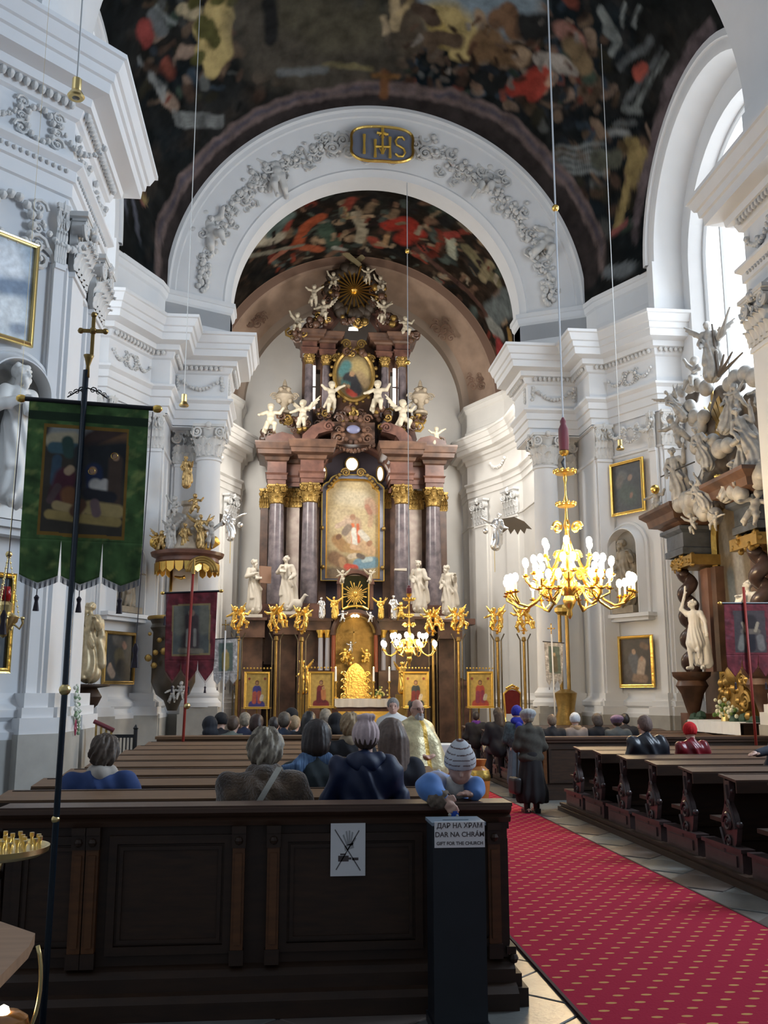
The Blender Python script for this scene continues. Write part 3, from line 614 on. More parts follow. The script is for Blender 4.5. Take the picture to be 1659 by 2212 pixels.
for s, side in ((-1, 'left'), (1, 'right')):
    wn, wf, wc = WALL[side, 'near'], WALL[side, 'far'], WALL[side, 'chancel']
    b = MB(); up = (0, 0, 1)
    nd = np.array([-s*q, -q, 0]); ud = np.array([s*q, -q, 0])
    xn = 6.12 if s < 0 else 6.40; c = np.array([s*xn, 14.48, 0])
    for dd in (.62, 2.9):
        cc = c+ud*dd*1.0; cartouche(b, cc+nd*.04+np.array([0, 0, 10.42]), ud, up, nd, .55)
        for e in (-1, 1): swag(b, cc+ud*e*.75+nd*.04+np.array([0, 0, 10.55]), ud, up, nd, .8, .28, .04, 9)
    cc = c+ud*.95+np.array([0, 0, 8.72]); cartouche(b, cc+nd*.05, ud, up, nd, .75)
    for e in (-1, 1): swag(b, cc+ud*e*.9+nd*.05+np.array([0, 0, .2]), ud, up, nd, 1.0, .35, .05, 10)
    for e in (-1, 1): spiral(b, cc+ud*e*.5+nd*.05-np.array([0, 0, .45]), ud*e, up, .25, 1.5, 16)
    for yy in (15.0, 16.4):
        cc = np.array([s*(xn-.03), yy, 10.4]); swag(b, cc+np.array([0, 0, .15]), (0, 1, 0), up, (-s, 0, 0), .9, .3, .045, 10)
        for k in range(4): b.ball(cc+np.array([-s*.05, 0, -.05-k*.08]), .07-.01*k, 6)
    b.build('stucco_ornament', stucco, wn, 50)
    b = MB(); b2 = MB()   # leaf moulding under the corona
    for (x0, y0), (x1, y1) in [((xn+3.48, 11.0), (xn, 14.48)), ((xn, 14.48), (xn, 17.0))]:
        L = hypot(x1-x0, y1-y0); d_ = np.array([x1-x0, y1-y0])/L; nn_ = np.array([-d_[1], d_[0]])
        for i in range(int(L/.13)): p = np.array([x0, y0])+d_*(.065+.13*i)+nn_*.2; b.ball((s*p[0], p[1], 10.94), .062, 5, sc=(1, 1, 1.3))
        for i in range(int(L/.11)): p = np.array([x0, y0])+d_*(.05+.11*i)+nn_*.12; b.ball((s*p[0], p[1], 9.84), .035, 5, sc=(1, 1, 1.2))
    tag(b.build('leaf_moulding', stucco, wn, 50), kind='stuff')
    b = MB(); dd = np.array([-s*.883, -.469, 0]); ut = np.array([s*.469, -.883, 0]); m0 = np.array([s*6.88, 24.95, 0])
    cartouche(b, m0+dd*.02+np.array([0, 0, 10.42]), ut, up, dd, .38)
    for e in (-1, 1): swag(b, m0+ut*e*.5+dd*.04+np.array([0, 0, 10.5]), ut, up, dd, .55, .18, .035, 8)
    cartouche(b, m0+dd*.12+np.array([0, 0, 8.75]), ut, up, dd, .42)
    for e in (-1, 1): swag(b, m0+ut*e*.5+dd*.1+np.array([0, 0, 9.0]), ut, up, dd, .5, .25, .045, 9)
    swag(b, np.array([s*5.2, 26.9, 10.55]), (1, 0, 0), up, (0, -1, 0), .95, .22, .045, 10)
    for k in range(5):
        for e in (-1, 1): b.ball((s*5.2+e*.62+rnd.uniform(-.03, .03), 26.9, 10.7-k*.09), .06, 6)
        b.ball((s*4.42, 27.2, 10.7-k*.09), .08, 6)
    for (x0, y0), (x1, y1) in zip(far[:-1], far[1:]):
        L = hypot(x1-x0, y1-y0); d_ = np.array([x1-x0, y1-y0])/L; nn_ = np.array([-d_[1], d_[0]])
        for i in range(int(L/.14)): p = np.array([x0, y0])+d_*(.07+.14*i)+nn_*.2; b.ball((s*p[0], p[1], 10.93), .06, 5, sc=(1, 1, 1.3))
    b.build('stucco_ornament', stucco, wf, 50)
    b = MB()
    for yy, xx in ((35.6, 5.42), (30.5, 5.86)): swag(b, (s*xx, yy, 10.6), (s*-.3, .95, 0), up, (-s, 0, 0), 1.1, .25, .05, 10)
    b.build('stucco_ornament', creamplaster, wc, 50)
b = MB()
for px, py, k_ in ((548, 700, 1), (560, 690, .7), (952, 712, 1), (965, 730, .7), (1030, 835, .8), (1025, 820, .6)):
    for sg in (-1, 1):
        p_ = P(px+sg*9, py, Y=37.55); spiral(b, p_, (sg, 0, .2), (0, .0, 1), .26*k_, 1.5, 14, .15); spiral(b, p_+np.array([0, 0, .35*k_]), (sg, 0, .2), (0, 0, 1), .16*k_, 1.4, 12, .15)
b.build('arabesque', MATS['arch moulding brown'], t3, 50)
# ================================================================== PEWS
LX0, LX1 = -4.42, -1.2
def panel_frame(b, x0, x1, z0, z1, y, t=.03, w_=.05):
    """raised moulding frame on a face looking towards -Y"""
    for a, c in (((x0, z0), (x1, z0+w_)), ((x0, z1-w_), (x1, z1)), ((x0, z0+w_), (x0+w_, z1-w_)), ((x1-w_, z0+w_), (x1, z1-w_))): b.b2((a[0], y-t, a[1]), (c[0], y, c[1]))
# rear parapet of the left block (nearest the camera)
YP = 5.86
par = thing('pew_parapet', ((LX0+LX1)/2, YP, 0), 'large dark panelled rear screen of the left pews, nearest to the viewer', 'pew screen')
x0, x1 = P(8, 1750, Y=YP)[0], P(1092, 1740, Y=YP)[0]
b = MB(); b.b2((x0+.03, YP, .12), (x1, YP+.05, 1.02)); b.build('back_board', blackwood, par)
b = MB(); b.sweep([(0, 1.0), (.03, 1.0), (.05, 1.03), (.02, 1.045), (.07, 1.075), (.07, 1.10), (-.16, 1.10)], [(x0-.02, YP), (x1+.02, YP)], flip=True)
b.b2((x0-.02, YP-.05, 1.092), (x1+.03, YP+.20, 1.112)); o = b.build('top_rail', darktop, par)
b = MB(); b.sweep([(.0, 0), (.16, 0), (.16, .09), (.12, .12), (.08, .13), (.08, .2), (.04, .23), (.0, .25)], [(x0-.02, YP), (x1+.02, YP)], flip=True); b.b2((x0, YP, 0), (x1, YP+.3, .12)); b.build('plinth', blackwood, par)
edges = []
for a_, c_ in ((10, 215), (215, 520), (585, 930), (930, 1092)): edges.append((P(a_, 1900, Y=YP)[0], P(c_, 1900, Y=YP)[0]))
for a_, c_ in edges:
    b = MB(); b.b2((a_+.09, YP-.012, .36), (c_-.09, YP+.01, .90)); b.build('panel', darkwood, par)
    b = MB(); panel_frame(b, a_+.05, c_-.05, .31, .95, YP, .03, .045); panel_frame(b, a_+.11, c_-.11, .37, .89, YP-.012, .012, .02); b.build('panel_moulding', blackwood, par)
for px in (170, 200, 515, 590, 1065): 
    xx = P(px, 1900, Y=YP)[0]
    b = MB(); b.b2((xx-.035, YP-.05, .33), (xx+.035, YP, .88)); b.b2((xx-.02, YP-.062, .36), (xx+.02, YP, .85)); b.build('pilaster_strip', warmwood, par)
    b = MB(); b.b2((xx-.040, YP-.06, .88), (xx+.040, YP, .96)); b.b2((xx-.0405, YP-.07, .96), (xx+.0405, YP, 1.0)); b.ball((xx, YP-.06, .92), .025, 8); b.build('strip_capital', blackwood, par); MB().b2((xx-.040, YP-.06, .25), (xx+.040, YP, .33)).build('strip_base', blackwood, par)
# right-hand end of the screen: pilaster return with stepped base
b = MB(); b.b2((x1-.10, YP-.02, .25), (x1, YP+.45, 1.02)); b.b2((x1-.05, YP+.02, .3), (x1+.012, YP+.4, .9))
b.b2((x1-.02, YP+.06, .95), (x1+.03, YP+.36, 1.0)); b.build('end_panel', blackwood, par)
b = MB(); b.b2((x1-.02, YP-.09, 0), (x1+.09, YP+.5, .10)); b.b2((x1-.02, YP-.06, .10), (x1+.06, YP+.5, .17)); b.b2((x1-.02, YP-.04, .27), (x1+.035, YP+.48, .31)); b.ball((x1+.02, YP-.03, .245), .03, 8); b.ball((x1+.02, YP+.3, .245), .03, 8); b.build('end_plinth', blackwood, par)
b = MB(); b.b2((x0+.05, YP+.05, .52), (x1-.03, YP+.42, .56)); b.b2((x0+.05, YP+.38, .12), (x1-.03, YP+.41, .52)); b.build('seat', darkwood, par)
# ordinary pews of the left block
def carved_end(b, x, y, z0, z1, t=.05, sd=1):
    H = z1-z0
    pf = [(-.06, 0), (.10, 0), (.13, .10), (.09, .22), (.16, .38), (.18, .52), (.10, .66), (.05, .80), (.05, 1), (-.05, 1), (-.06, .85), (-.02, .74), (-.11, .62), (-.17, .45), (-.13, .28), (-.06, .16)]
    b.prism([(a, c*H) for a, c in pf], (x, y, z0), (0, 1, 0), (0, 0, 1), (t, 0, 0))
    for c_, r_ in ((.5, .095), (.28, .06), (.72, .05)): spiral(b, (x-.012, y-.02+.03*(c_ < .6), z0+c_*H), (0, 1, 0), (0, 0, 1), r_, 1.6, 16)
    b.tube([(x-.01, y-.15, z0+.45*H), (x-.015, y-.10, z0+.62*H), (x-.01, y-.02, z0+.76*H), (x-.01, y, z0+.95*H)], .016, 5)
    b.tube([(x-.01, y+.16, z0+.42*H), (x-.015, y+.08, z0+.24*H), (x-.01, y+.08, z0+.05*H)], .018, 5)
    b.ball((x+t/2, y-.17, z0+.5*H), .035, 6); b.ball((x+t/2, y+.17, z0+.36*H), .04, 6); b.ball((x+t/2, y-.06, z0+.88*H), .025, 6)
def make_pew(x0, x1, zt, top, endx, zp=.12):
    r_ = thing('pew', (endx, 0, 0), 'x', 'pew')
    b = MB(); b.prism([(-.02, zt-.055), (.36, zt-.02), (.36, zt), (-.02, zt-.03)], (x0, 0, 0), (0, 1, 0), (0, 0, 1), (x1-x0, 0, 0)); b.build('book_rest', top, r_); MB().b2((x0, -.03, zt-.15), (x1, -.005, zt-.045)).build('rest_lip', blackwood, r_)  # lip made dark to draw the shadow line between rows
    b = MB(); b.b2((x0+.04, .30, zp), (x1-.04, .34, zt)); 
    b.build('back_board', blackwood, r_)
    for k in range(3): a = x0+.1+(x1-x0-.2)*k/3; b = MB(); panel_frame(b, a, a+(x1-x0-.2)/3-.06, zp+.25, zt-.14, .30, .02, .05); b.build('panel_moulding', darkwood, r_)
    b = MB(); b.b2((x0+.04, .34, zp+.40), (x1-.04, .70, zp+.44)); b.build('seat', darkwood, r_)
    b = MB(); b.b2((x0+.04, -.05, zp+.12), (x1-.04, .12, zp+.15)); b.b2((x0+.1, 0, zp), (x0+.14, .1, zp+.12)); b.b2((x1-.14, 0, zp), (x1-.1, .1, zp+.12)); b.build('kneeler', darkwood, r_)
    return r_
L_ROWS = [6.75+.97*k for k in range(8)]
p0 = make_pew(LX0, LX1, 1.09, topwood, LX1)
for xx in (LX0+.05, LX1-.05): b = MB(); carved_end(b, xx-.02, .2, .12, 1.06); b.build('carved_end', blackwood, p0, 50)
ords = ['first', 'second', 'third', 'fourth', 'fifth', 'sixth', 'seventh', 'eighth']
for i, y in enumerate(L_ROWS):
    o = p0 if i == 0 else dup(p0)
    o.location = (LX1, y, 0); tag(o, 'brown wooden pew of the left block, '+ords[i]+' row in front of the rear screen', 'pew', 'pews of the left block')
plat = thing('pew_platform', ((LX0+LX1)/2, 10, 0), 'low dark wooden platform under the left pews', 'platform')
MB().b2((LX0-.05, YP+.35, 0), (LX1+.03, 14.4, .12)).build('platform_deck', darkwood, plat)
def parapet(x0, x1, y, zt, lab, nb, zp=0, top=topwood):
    t = thing('pew_screen', ((x0+x1)/2, y, 0), lab, 'pew screen')
    MB().b2((x0, y, zp), (x1, y+.06, zt-.05)).build('back_board', blackwood, t)
    b = MB(); b.b2((x0-.04, y-.06, zt-.02), (x1+.04, y+.34, zt+.02)); b.b2((x0-.02, y-.03, zt-.07), (x1+.02, y+.1, zt-.02)); b.build('top_rail', top, t)
    b = MB(); b.b2((x0-.03, y-.10, zp), (x1+.03, y, zp+.14)); b.b2((x0-.02, y-.05, zp+.14), (x1+.02, y, zp+.2)); b.build('plinth', blackwood, t)
    wd = (x1-x0)/nb
    for i in range(nb):
        a = x0+i*wd; MB().b2((a+.16, y-.012, zp+.32), (a+wd-.10, y, zt-.18)).build('panel', darkwood, t); b = MB(); panel_frame(b, a+.11, a+wd-.05, zp+.27, zt-.13, y, .03, .05); b.build('panel_moulding', blackwood, t)
        MB().b2((a+.015, y-.04, zp+.26), (a+.075, y, zt-.14)).build('pilaster_strip', warmwood, t)
    return t
parapet(-4.35, -1.15, 14.35, 1.12, 'panelled screen with wide top behind the front left congregation', 4)
parapet(1.75, 5.8, 16.3, 1.0, 'panelled dark screen behind the front right congregation', 4, .0, darktop)
# right block
def wood_platform(x0, x1, y0, y1, lab):
    t = thing('pew_platform', (x0, (y0+y1)/2, 0), lab, 'platform')
    MB().b2((x0, y0, 0), (x1, y1, .10)).build('platform_deck', darktop, t); b = MB(); b.b2((x0-.05, y0-.03, 0), (x0, y1, .06)); b.b2((x0-.02, y0-.02, .08), (x0+.06, y1, .112)); b.build('edge_moulding', darkwood, t)
wood_platform(1.66, 5.84, 7.6, 14.9, 'dark wooden platform under the near right pews beside the carpet')
wood_platform(1.66, 5.84, 16.37, 25.2, 'dark wooden platform under the far right pews')
RX0, RX1 = 1.72, 5.8
p1 = make_pew(RX0, RX1, .97, darktop, RX0, .10)
b = MB(); carved_end(b, RX0+.0, .18, .14, .92); b.build('carved_end', M('carved wood', (.085, .058, .055), .3, noise=.4, nscale=9), p1, 50)
b = MB(); b.b2((RX0-.02, -.1, .10), (RX0+.06, .72, .30)); b.b2((RX0-.04, -.12, .29), (RX0+.10, .76, .325)); b.b2((RX0-.035, .0, .15), (RX0-.015, .65, .25)); b.build('end_plinth', MATS['carved wood'], p1)
RY = [8.15, 9.15, 10.15, 11.15, 12.15, 13.15, 14.1]
for i, y in enumerate(RY[::-1]):
    o = p1 if i == 0 else dup(p1)
    o.location = (RX0, y-.1, 0); tag(o, 'dark pew with carved scroll end, '+ords[i]+' row from the front of the near right block', 'pew', 'pews of the near right block')
for i, y in enumerate((17.6, 18.6, 19.8, 21.0, 22.2, 23.4)):
    o = dup(p1); o.location = (RX0, y, 0); tag(o, 'dark carved pew of the far right block, '+ords[i]+' row beyond its screen', 'pew', 'pews of the far right block')
# ------------------------------------------------------------------ donation box, notice
def text(s, loc, size, mat, parent, rot=(pi/2, 0, 0), ext=.0008, name='lettering', align='CENTER', sx=1):
    cu = D.curves.new(name, 'FONT'); cu.body = s; cu.size = size; cu.align_x = align; cu.align_y = 'CENTER'; cu.extrude = ext; cu.offset = .0006
    o = D.objects.new('tmp', cu); COL.objects.link(o); bpy.context.view_layer.update()
    me = D.meshes.new_from_object(o.evaluated_get(bpy.context.evaluated_depsgraph_get())); D.objects.remove(o)
    me.materials.clear(); me.materials.append(mat); q_ = D.objects.new(name, me); COL.objects.link(q_)
    W = Matrix.Translation([float(v) for v in loc]) @ Matrix.Rotation(rot[2], 4, 'Z') @ Matrix.Rotation(rot[0], 4, 'X') @ Matrix.Diagonal((sx, 1, 1, 1))
    q_.parent = parent; q_.matrix_basis = wm(parent).inverted() @ W; return q_
boxm = M('dark painted metal', (.010, .015, .022), .4, noise=.3, nscale=6)
bx0, bx1 = P(936, 1900, Y=5.36)[0], P(1049, 1900, Y=5.36)[0]
dbx = thing('donation_box', ((bx0+bx1)/2, 5.45, 0), 'tall dark metal donation box standing before the pew screen', 'donation box')
b = MB(); b.b2((bx0, 5.36, 0), (bx1, 5.60, 1.05)); b.b2((bx0-.01, 5.35, 0), (bx1+.01, 5.61, .05)); b.build('cabinet', boxm, dbx)
b = MB(); b.b2((bx0-.006, 5.352, 1.045), (bx1+.006, 5.61, 1.062)); b.b2(((bx0+bx1)/2-.07, 5.45, 1.062), ((bx0+bx1)/2+.07, 5.47, 1.066)); b.build('slotted_lid', M('lid metal', (.20, .25, .30), .4), dbx)
sg = MB().b2((bx0+.008, 5.351, P(990, 1831, Y=5.35)[2]), (bx1-.002, 5.3585, P(990, 1775, Y=5.35)[2])).build('sign', paper, dbx)
xm = (bx0+bx1)/2
for s_, py, sz in (('ДАР НА ХРАМ', 1784, .036), ('DAR NA CHRÁM', 1803, .036), ('GIFT FOR THE CHURCH', 1822, .0235)):
    text(s_, (xm+.003, 5.3505, P(990, py, Y=5.35)[2]), sz, ink, sg)
nx0, nx1 = P(714, 1830, Y=YP-.03)[0], P(789, 1830, Y=YP-.03)[0]; nz0, nz1 = P(750, 1892, Y=YP-.03)[2], P(750, 1778, Y=YP-.03)[2]
nt_ = thing('notice', ((nx0+nx1)/2, YP-.04, (nz0+nz1)/2), 'white paper notice with a crossed-out hand and camera, taped to the pew screen', 'notice')
MB().b2((nx0, YP-.036, nz0), (nx1, YP-.033, nz1)).build('sheet', paper, nt_)
def seg(b, p, q_, w_):
    p = np.array(p, float); q_ = np.array(q_, float); d = q_-p; d /= np.linalg.norm(d); n = np.array([-d[1], d[0]])*w_/2
    b.prism([tuple(p+n), tuple(q_+n), tuple(q_-n), tuple(p-n)], (nx0, YP-.0365, nz0), (nx1-nx0, 0, 0), (0, 0, nz1-nz0), (0, -.0006, 0))
b = MB(); seg(b, (.12, .88), (.86, .10), .028); seg(b, (.82, .86), (.16, .12), .028); b.build('printed_cross', M('grey print', (.16, .15, .15), .8), nt_)
b = MB()
for k, (x_, y_) in enumerate(((.36, .78), (.45, .85), (.54, .86), (.63, .83), (.72, .72))): seg(b, (.48+.03*k, .58), (x_, y_), .045)
seg(b, (.40, .52), (.66, .58), .10); b.build('printed_hand', M('light print', (.42, .42, .42), .8), nt_)
b = MB(); seg(b, (.22, .33), (.52, .33), .11); seg(b, (.28, .41), (.44, .41), .03); seg(b, (.62, .32), (.80, .32), .05); seg(b, (.52, .33), (.6, .33), .04); b.build('printed_camera', ink, nt_)
# ================================================================== PEOPLE
def RX(t): return np.array(Matrix.Rotation(t, 3, 'X'))
def RZ(t): return np.array(Matrix.Rotation(t, 3, 'Z'))
def headframe(neck, tilt, yaw):
    R = RZ(yaw)@RX(-tilt); return R, (lambda p: np.array(neck)+R@np.array(p, float))
def head_prims(neck, tilt=0, yaw=0, k=1.0):
    """face towards +Y; returns prims (skull, jaw, nose, ears, lips)"""
    R, T = headframe(neck, tilt, yaw); k = k
    return [('e', T((0, .03*k, .15*k)), (.074*k, .092*k, .10*k), R), ('e', T((0, .055*k, .085*k)), (.056*k, .062*k, .065*k), R), ('c', T((0, 0, -.04)), T((0, .02*k, .08*k)), .055*k, .05*k),
            ('c', T((0, .122*k, .145*k)), T((0, .140*k, .105*k)), .008*k, .014*k), ('e', T((.077*k, .03*k, .125*k)), (.012*k, .022*k, .034*k), R), ('e', T((-.077*k, .03*k, .125*k)), (.012*k, .022*k, .034*k), R),
            ('e', T((0, .116*k, .073*k)), (.022*k, .010*k, .009*k), R), ('c', T((-.035*k, .106*k, .165*k)), T((.035*k, .106*k, .165*k)), .013*k, .013*k)]
def hand_prims(wr, d, n, k=1.0, curl=.5, side=1):
    """wrist, finger direction, palm normal"""
    wr, d, n = [np.array(q, float) for q in (wr, d, n)]; d /= np.linalg.norm(d); n = n-d*(n@d); n /= np.linalg.norm(n); s_ = np.cross(d, n)*side
    P0 = wr+d*.045*k; out = [('c', wr, P0+d*.02*k, .024*k, .030*k)]
    for i, L in enumerate((.060, .072, .067, .052)):
        o = s_*(.027-.018*i)*k; a = P0+d*.035*k+o; b_ = a+(d*cos(curl*.5)+n*sin(curl*.5))*L*.5*k; c_ = b_+(d*cos(curl*1.6)+n*sin(curl*1.6))*L*.5*k
        out += [('c', a-d*.03*k, b_, .0105*k, .0092*k), ('c', b_, c_, .0092*k, .0075*k)]
    a = wr+d*.02*k+s_*.025*k; b_ = a+(d*.6+s_*.8)*.035*k; out += [('c', a, b_, .013*k, .011*k), ('c', b_, b_+(d*.9+n*.3)*.03*k, .011*k, .009*k)]
    return out
def cm_(name, c, rough=.85, noise=.25, ns=9, **kw): return M(name, c, rough, noise=noise, nscale=ns, **kw)
def eyes(neck, tilt, yaw, k, parent, loc, sc):
    R, T = headframe(neck, tilt, yaw); b = MB()
    for s in (-1, 1): p = T((s*.031*k, .112*k, .145*k)); b.ball((loc[0]+p[0]*sc, loc[1]+p[1]*sc, loc[2]+p[2]*sc), .0095*k*sc, 8, sc=(1.3, .6, .8))
    b.build('eyes', M('eye', (.05, .035, .03), .3), parent)
def hair_me(kind, neck, tilt, yaw, h):
    R, T = headframe(neck, tilt, yaw); E_ = lambda c, r: ('e', T(c), r, R)
    cut = ('-e', T((0, .14, .105)), (.075, .075, .085), R)
    if kind == 'short': pr_ = [E_((0, .018, .165), (.086, .100, .100)), E_((0, -.03, .12), (.075, .055, .075)), cut]
    elif kind == 'curly': pr_ = [E_((0, .01, .165), (.098, .108, .108)), E_((0, -.035, .11), (.088, .065, .09)), cut]
    elif kind == 'long': pr_ = [E_((0, .015, .165), (.092, .105, .102)), ('c', T((0, -.04, .12)), T((0, -.07, -.06)), .088, .075), ('c', T((.05, -.03, .1)), T((.06, -.05, -.05)), .05, .045), ('c', T((-.05, -.03, .1)), T((-.06, -.05, -.05)), .05, .045), cut]
    elif kind == 'bob': pr_ = [E_((0, .012, .165), (.096, .106, .104)), E_((0, -.03, .09), (.092, .07, .09)), cut]
    elif kind == 'fringe': pr_ = [E_((0, -.01, .13), (.088, .08, .08)), cut]
    a = {'curly': .010, 'fringe': .006}.get(kind, .0035); f = {'curly': 55, 'fringe': 60}.get(kind, 90)
    def fold(G): L = G-np.array(T((0, 0, .15)), np.float32); th = np.arctan2(L[:, 0], L[:, 1]); return a*np.sin(th*f*.22+L[:, 2]*(f if kind == 'curly' else 8))+a*.6*np.sin(G[:, 0]*f*1.3+G[:, 1]*f)*(kind == 'curly')
    return sdf_me('hair', pr_, h, .03, fold)
def hat_me(kind, neck, tilt, yaw, h):
    R, T = headframe(neck, tilt, yaw); E_ = lambda c, r: ('e', T(c), r, R)
    low = ('-b', T((0, .03, -.02)), (.3, .3, .115), .0, R)
    if kind == 'beanie': pr_ = [E_((0, .02, .165), (.096, .112, .115)), low]
    elif kind == 'beret': pr_ = [E_((0, -.01, .195), (.125, .135, .075)), E_((0, .01, .15), (.097, .11, .08)), low]
    elif kind == 'cap': pr_ = [E_((0, .01, .17), (.105, .115, .11)), low]
    elif kind == 'hood': pr_ = [E_((0, .0, .15), (.11, .115, .125)), E_((0, -.05, .03), (.115, .08, .09)), ('-e', T((0, .15, .12)), (.08, .09, .1), R)]
    elif kind == 'pompon': pr_ = [E_((0, .01, .165), (.100, .112, .120)), E_((0, -.02, .285), (.035, .035, .03)), ('c', T((-.05, -.02, .29)), T((.05, -.02, .295)), .022, .022), low]
    def fold(G): L = (G-np.array(T((0, 0, .15)), np.float32)); return (.004 if kind != 'pompon' else .006)*np.sin(np.arctan2(L[:, 0], L[:, 1])*14+3*L[:, 2])*np.clip(1.2-5*abs(L[:, 2]), 0, 1)
    return sdf_me('hat', pr_, h, .025, fold)
def person(px, py, Y, label, coat, hair=None, hat=None, wid=1.0, h=.022, tilt=.15, yaw=0., seat=.57, face=pi*0, coatfold=.006, collar=None, group=None, floor=.12, trousers=(.03, .03, .04), scarf=None, hood=None, lean=0., legs=True, size=None):
    """seated, facing the altar (+Y): the head's top lands at the given image point at depth Y"""
    top = P(px, py, Y=Y); hh_ = .875 if not hat else .905; s = size or (top[2]-seat)/hh_; seat = top[2]-hh_*s; base = (top[0], top[1]-.03*s-lean*.7, seat)
    t = thing('person', (base[0], base[1], floor), label, 'person', group=group)
    W = wid/s
    nk = (0, .02+lean, .575)
    sh = .165*W; prim = head_prims(nk, tilt, yaw)
    prim += [('c', (0, 0, .1), (0, lean*.8, .45), .10, .10), ('c', (-sh*.8, lean, .50), (sh*.8, lean, .50), .055, .055)]
    for q_ in (-1, 1):
        el = (q_*(sh+.09), .05+lean, .24); wr = (q_*.11, .34, .16)
        prim += [('c', (q_*sh, lean, .5), el, .045, .038), ('c', el, wr, .036, .026)]+hand_prims(wr, (-q_*.35, 1, -.25), (0, 0, -1), 1, .7, q_)
        if legs: prim += [('c', (q_*.09, .02, .08), (q_*.11, .42, .07), .07, .055), ('c', (q_*.11, .42, .07), (q_*.11, .40, -(seat-floor)/s+.07), .048, .035), ('c', (q_*.11, .38, -(seat-floor)/s+.035), (q_*.12, .54, -(seat-floor)/s+.03), .03, .028)]
    me = sdf_me('body', prim, max(h*.85, .013), .02, None, skin); place(me, 'body', t, base, sc=s)
    ct = [('e', (0, .0, .13), (.185*W, .15, .18)), ('e', (0, lean*.6, .36), (.19*W, .125, .2)), ('c', (-sh, lean, .50), (sh, lean, .50), .075, .075), ('c', (0, lean*.8, .48), (0, .01+lean, .575), .12, .068)]
    for q_ in (-1, 1): el = (q_*(sh+.095), .04+lean, .24); ct += [('c', (q_*sh*1.05, lean, .49), el, .076, .066), ('c', el, (q_*.12, .32, .165), .062, .046)]
    ct += [('-c', (0, .04+lean, .56), (0, .04+lean, .75), .05, .06)] if collar is None else []
    def fold(G): return coatfold*(np.sin(G[:, 2]*28+7*np.sin(G[:, 0]*9)+G[:, 1]*12)+.8*np.sin(G[:, 0]*33+G[:, 2]*11))
    place(sdf_me('coat', ct, h, .055, fold, coat), 'coat', t, base, sc=s)
    if legs:
        lg = []
        for q_ in (-1, 1): lg += [('c', (q_*.09, .0, .085), (q_*.11, .43, .075), .088, .072), ('c', (q_*.11, .43, .07), (q_*.11, .41, -(seat-floor)/s+.10), .068, .055)]
        place(sdf_me('trousers', lg, .028, .02, None, M('trousers %s' % (trousers,), trousers, .9)), 'trousers', t, base, sc=s)
        b = MB()
        for q_ in (-1, 1): b.box((base[0]+q_*.11*s, base[1]+.47*s, floor+.045), (.095, .27, .085))
        b.build('shoes', M('shoe', (.02, .018, .016), .4), t)
    if hair: place(hair_me(hair[0], nk, tilt, yaw, h*.7), 'hair', t, base, sc=s, mat=hair[1])
    if hat: place(hat_me(hat[0], nk, tilt, yaw, h*.7), 'hat', t, base, sc=s, mat=hat[1])
    if collar: place(sdf_me('collar', [('c', (-.045, .02+lean, .565), (.045, .02+lean, .565), .068, .068), ('c', (0, -.03+lean, .56), (0, .05+lean, .56), .07, .05), ('-c', (0, .03+lean, .60), (0, .035+lean, .8), .058, .06)], h*.6, .02), 'collar', t, base, sc=s, mat=collar)
    return t, base, s, W
hb = cm_('brown hair', (.11, .065, .04), .6, .5, 40); hdk = cm_('dark hair', (.035, .022, .018), .5, .5, 40); hbl = cm_('blond hair', (.42, .29, .16), .6, .4, 40); hgr = cm_('grey fair hair', (.36, .30, .22), .6, .55, 30); hlb = cm_('long chestnut hair', (.15, .095, .07), .5, .4, 40); hbk = cm_('black hair', (.008, .007, .009), .45, .3, 30)
black = cm_('black wool', (.012, .012, .016)); navy = cm_('navy cloth', (.014, .022, .060)); grey = cm_('grey cloth', (.10, .11, .12)); 
# man in the blue sweater
t, bs_, s, W = person(226, 1574, 7.5, 'man with brown curly hair in a blue sweater at the left pew end', cm_('blue sweater', (.030, .065, .20)), ('curly', cm_('man brown hair', (.13, .09, .065), .6, .5, 50)), wid=1.14, h=.015, tilt=.25, collar=cm_('beige shirt', (.48, .43, .38)))
# woman in the fur coat
furm = M('brown fur', (.15, .095, .055), .9, col2=(.035, .022, .014), nscale=11, bump=.8, bscale=70, sheen=.5, contrast=(.35, .65))
t, bs_, s, W = person(574, 1553, 6.52, 'woman with fair streaked hair in a brown fur coat, in the rear pew', furm, ('curly', M('streaked hair', (.42, .36, .27), .6, col2=(.14, .11, .08), nscale=28, contrast=(.4, .6), stretch=(1, 1, .4))), wid=1.23, h=.015, tilt=.42, coatfold=.009, collar=False or furm, lean=.05)
b = MB(); 
def back_at(px, py, Y): return P(px, py, Y=Y)
b.grid(lambda u, v: back_at(604-46*v-7+14*u, 1657+78*v, bs_[1]-.150+.05*(v-.55)**2*2), 3, 12); b.build('bag_strap', cm_('cream strap', (.80, .78, .68)), t)
# person with blue scarf
scf = M('blue striped scarf', (.14, .24, .40), .9, col2=(.06, .11, .22), nscale=16, stretch=(9, 1, .5), contrast=(.4, .6))
t, bs_, s, W = person(683, 1541, 7.5, 'dark-haired person with a light blue striped scarf over a dark green coat', cm_('dark green coat', (.028, .040, .045)), ('bob', hdk), wid=1.0, h=.015, tilt=.12, yaw=-.25)
place(sdf_me('scarf', [('c', (-.06, .0, .575), (.06, .0, .575), .062, .062), ('c', (.0, .06, .56), (.05, .04, .56), .06, .05), ('b', (-.13, -.082, .36), (.052, .012, .20), .012, RX(.10)@np.array(Matrix.Rotation(-.17, 3, 'Y'))), ('c', (-.10, -.05, .55), (-.06, -.02, .57), .055, .05)], .014, .03, None, scf), 'scarf', t, bs_, sc=s)
# brown-haired woman
person(847, 1538, 7.55, 'woman with long straight brown hair and dark jacket beside the pink-hatted child', cm_('charcoal jacket', (.025, .028, .040)), ('long', hlb), wid=.92, h=.015, tilt=.05, yaw=.2)
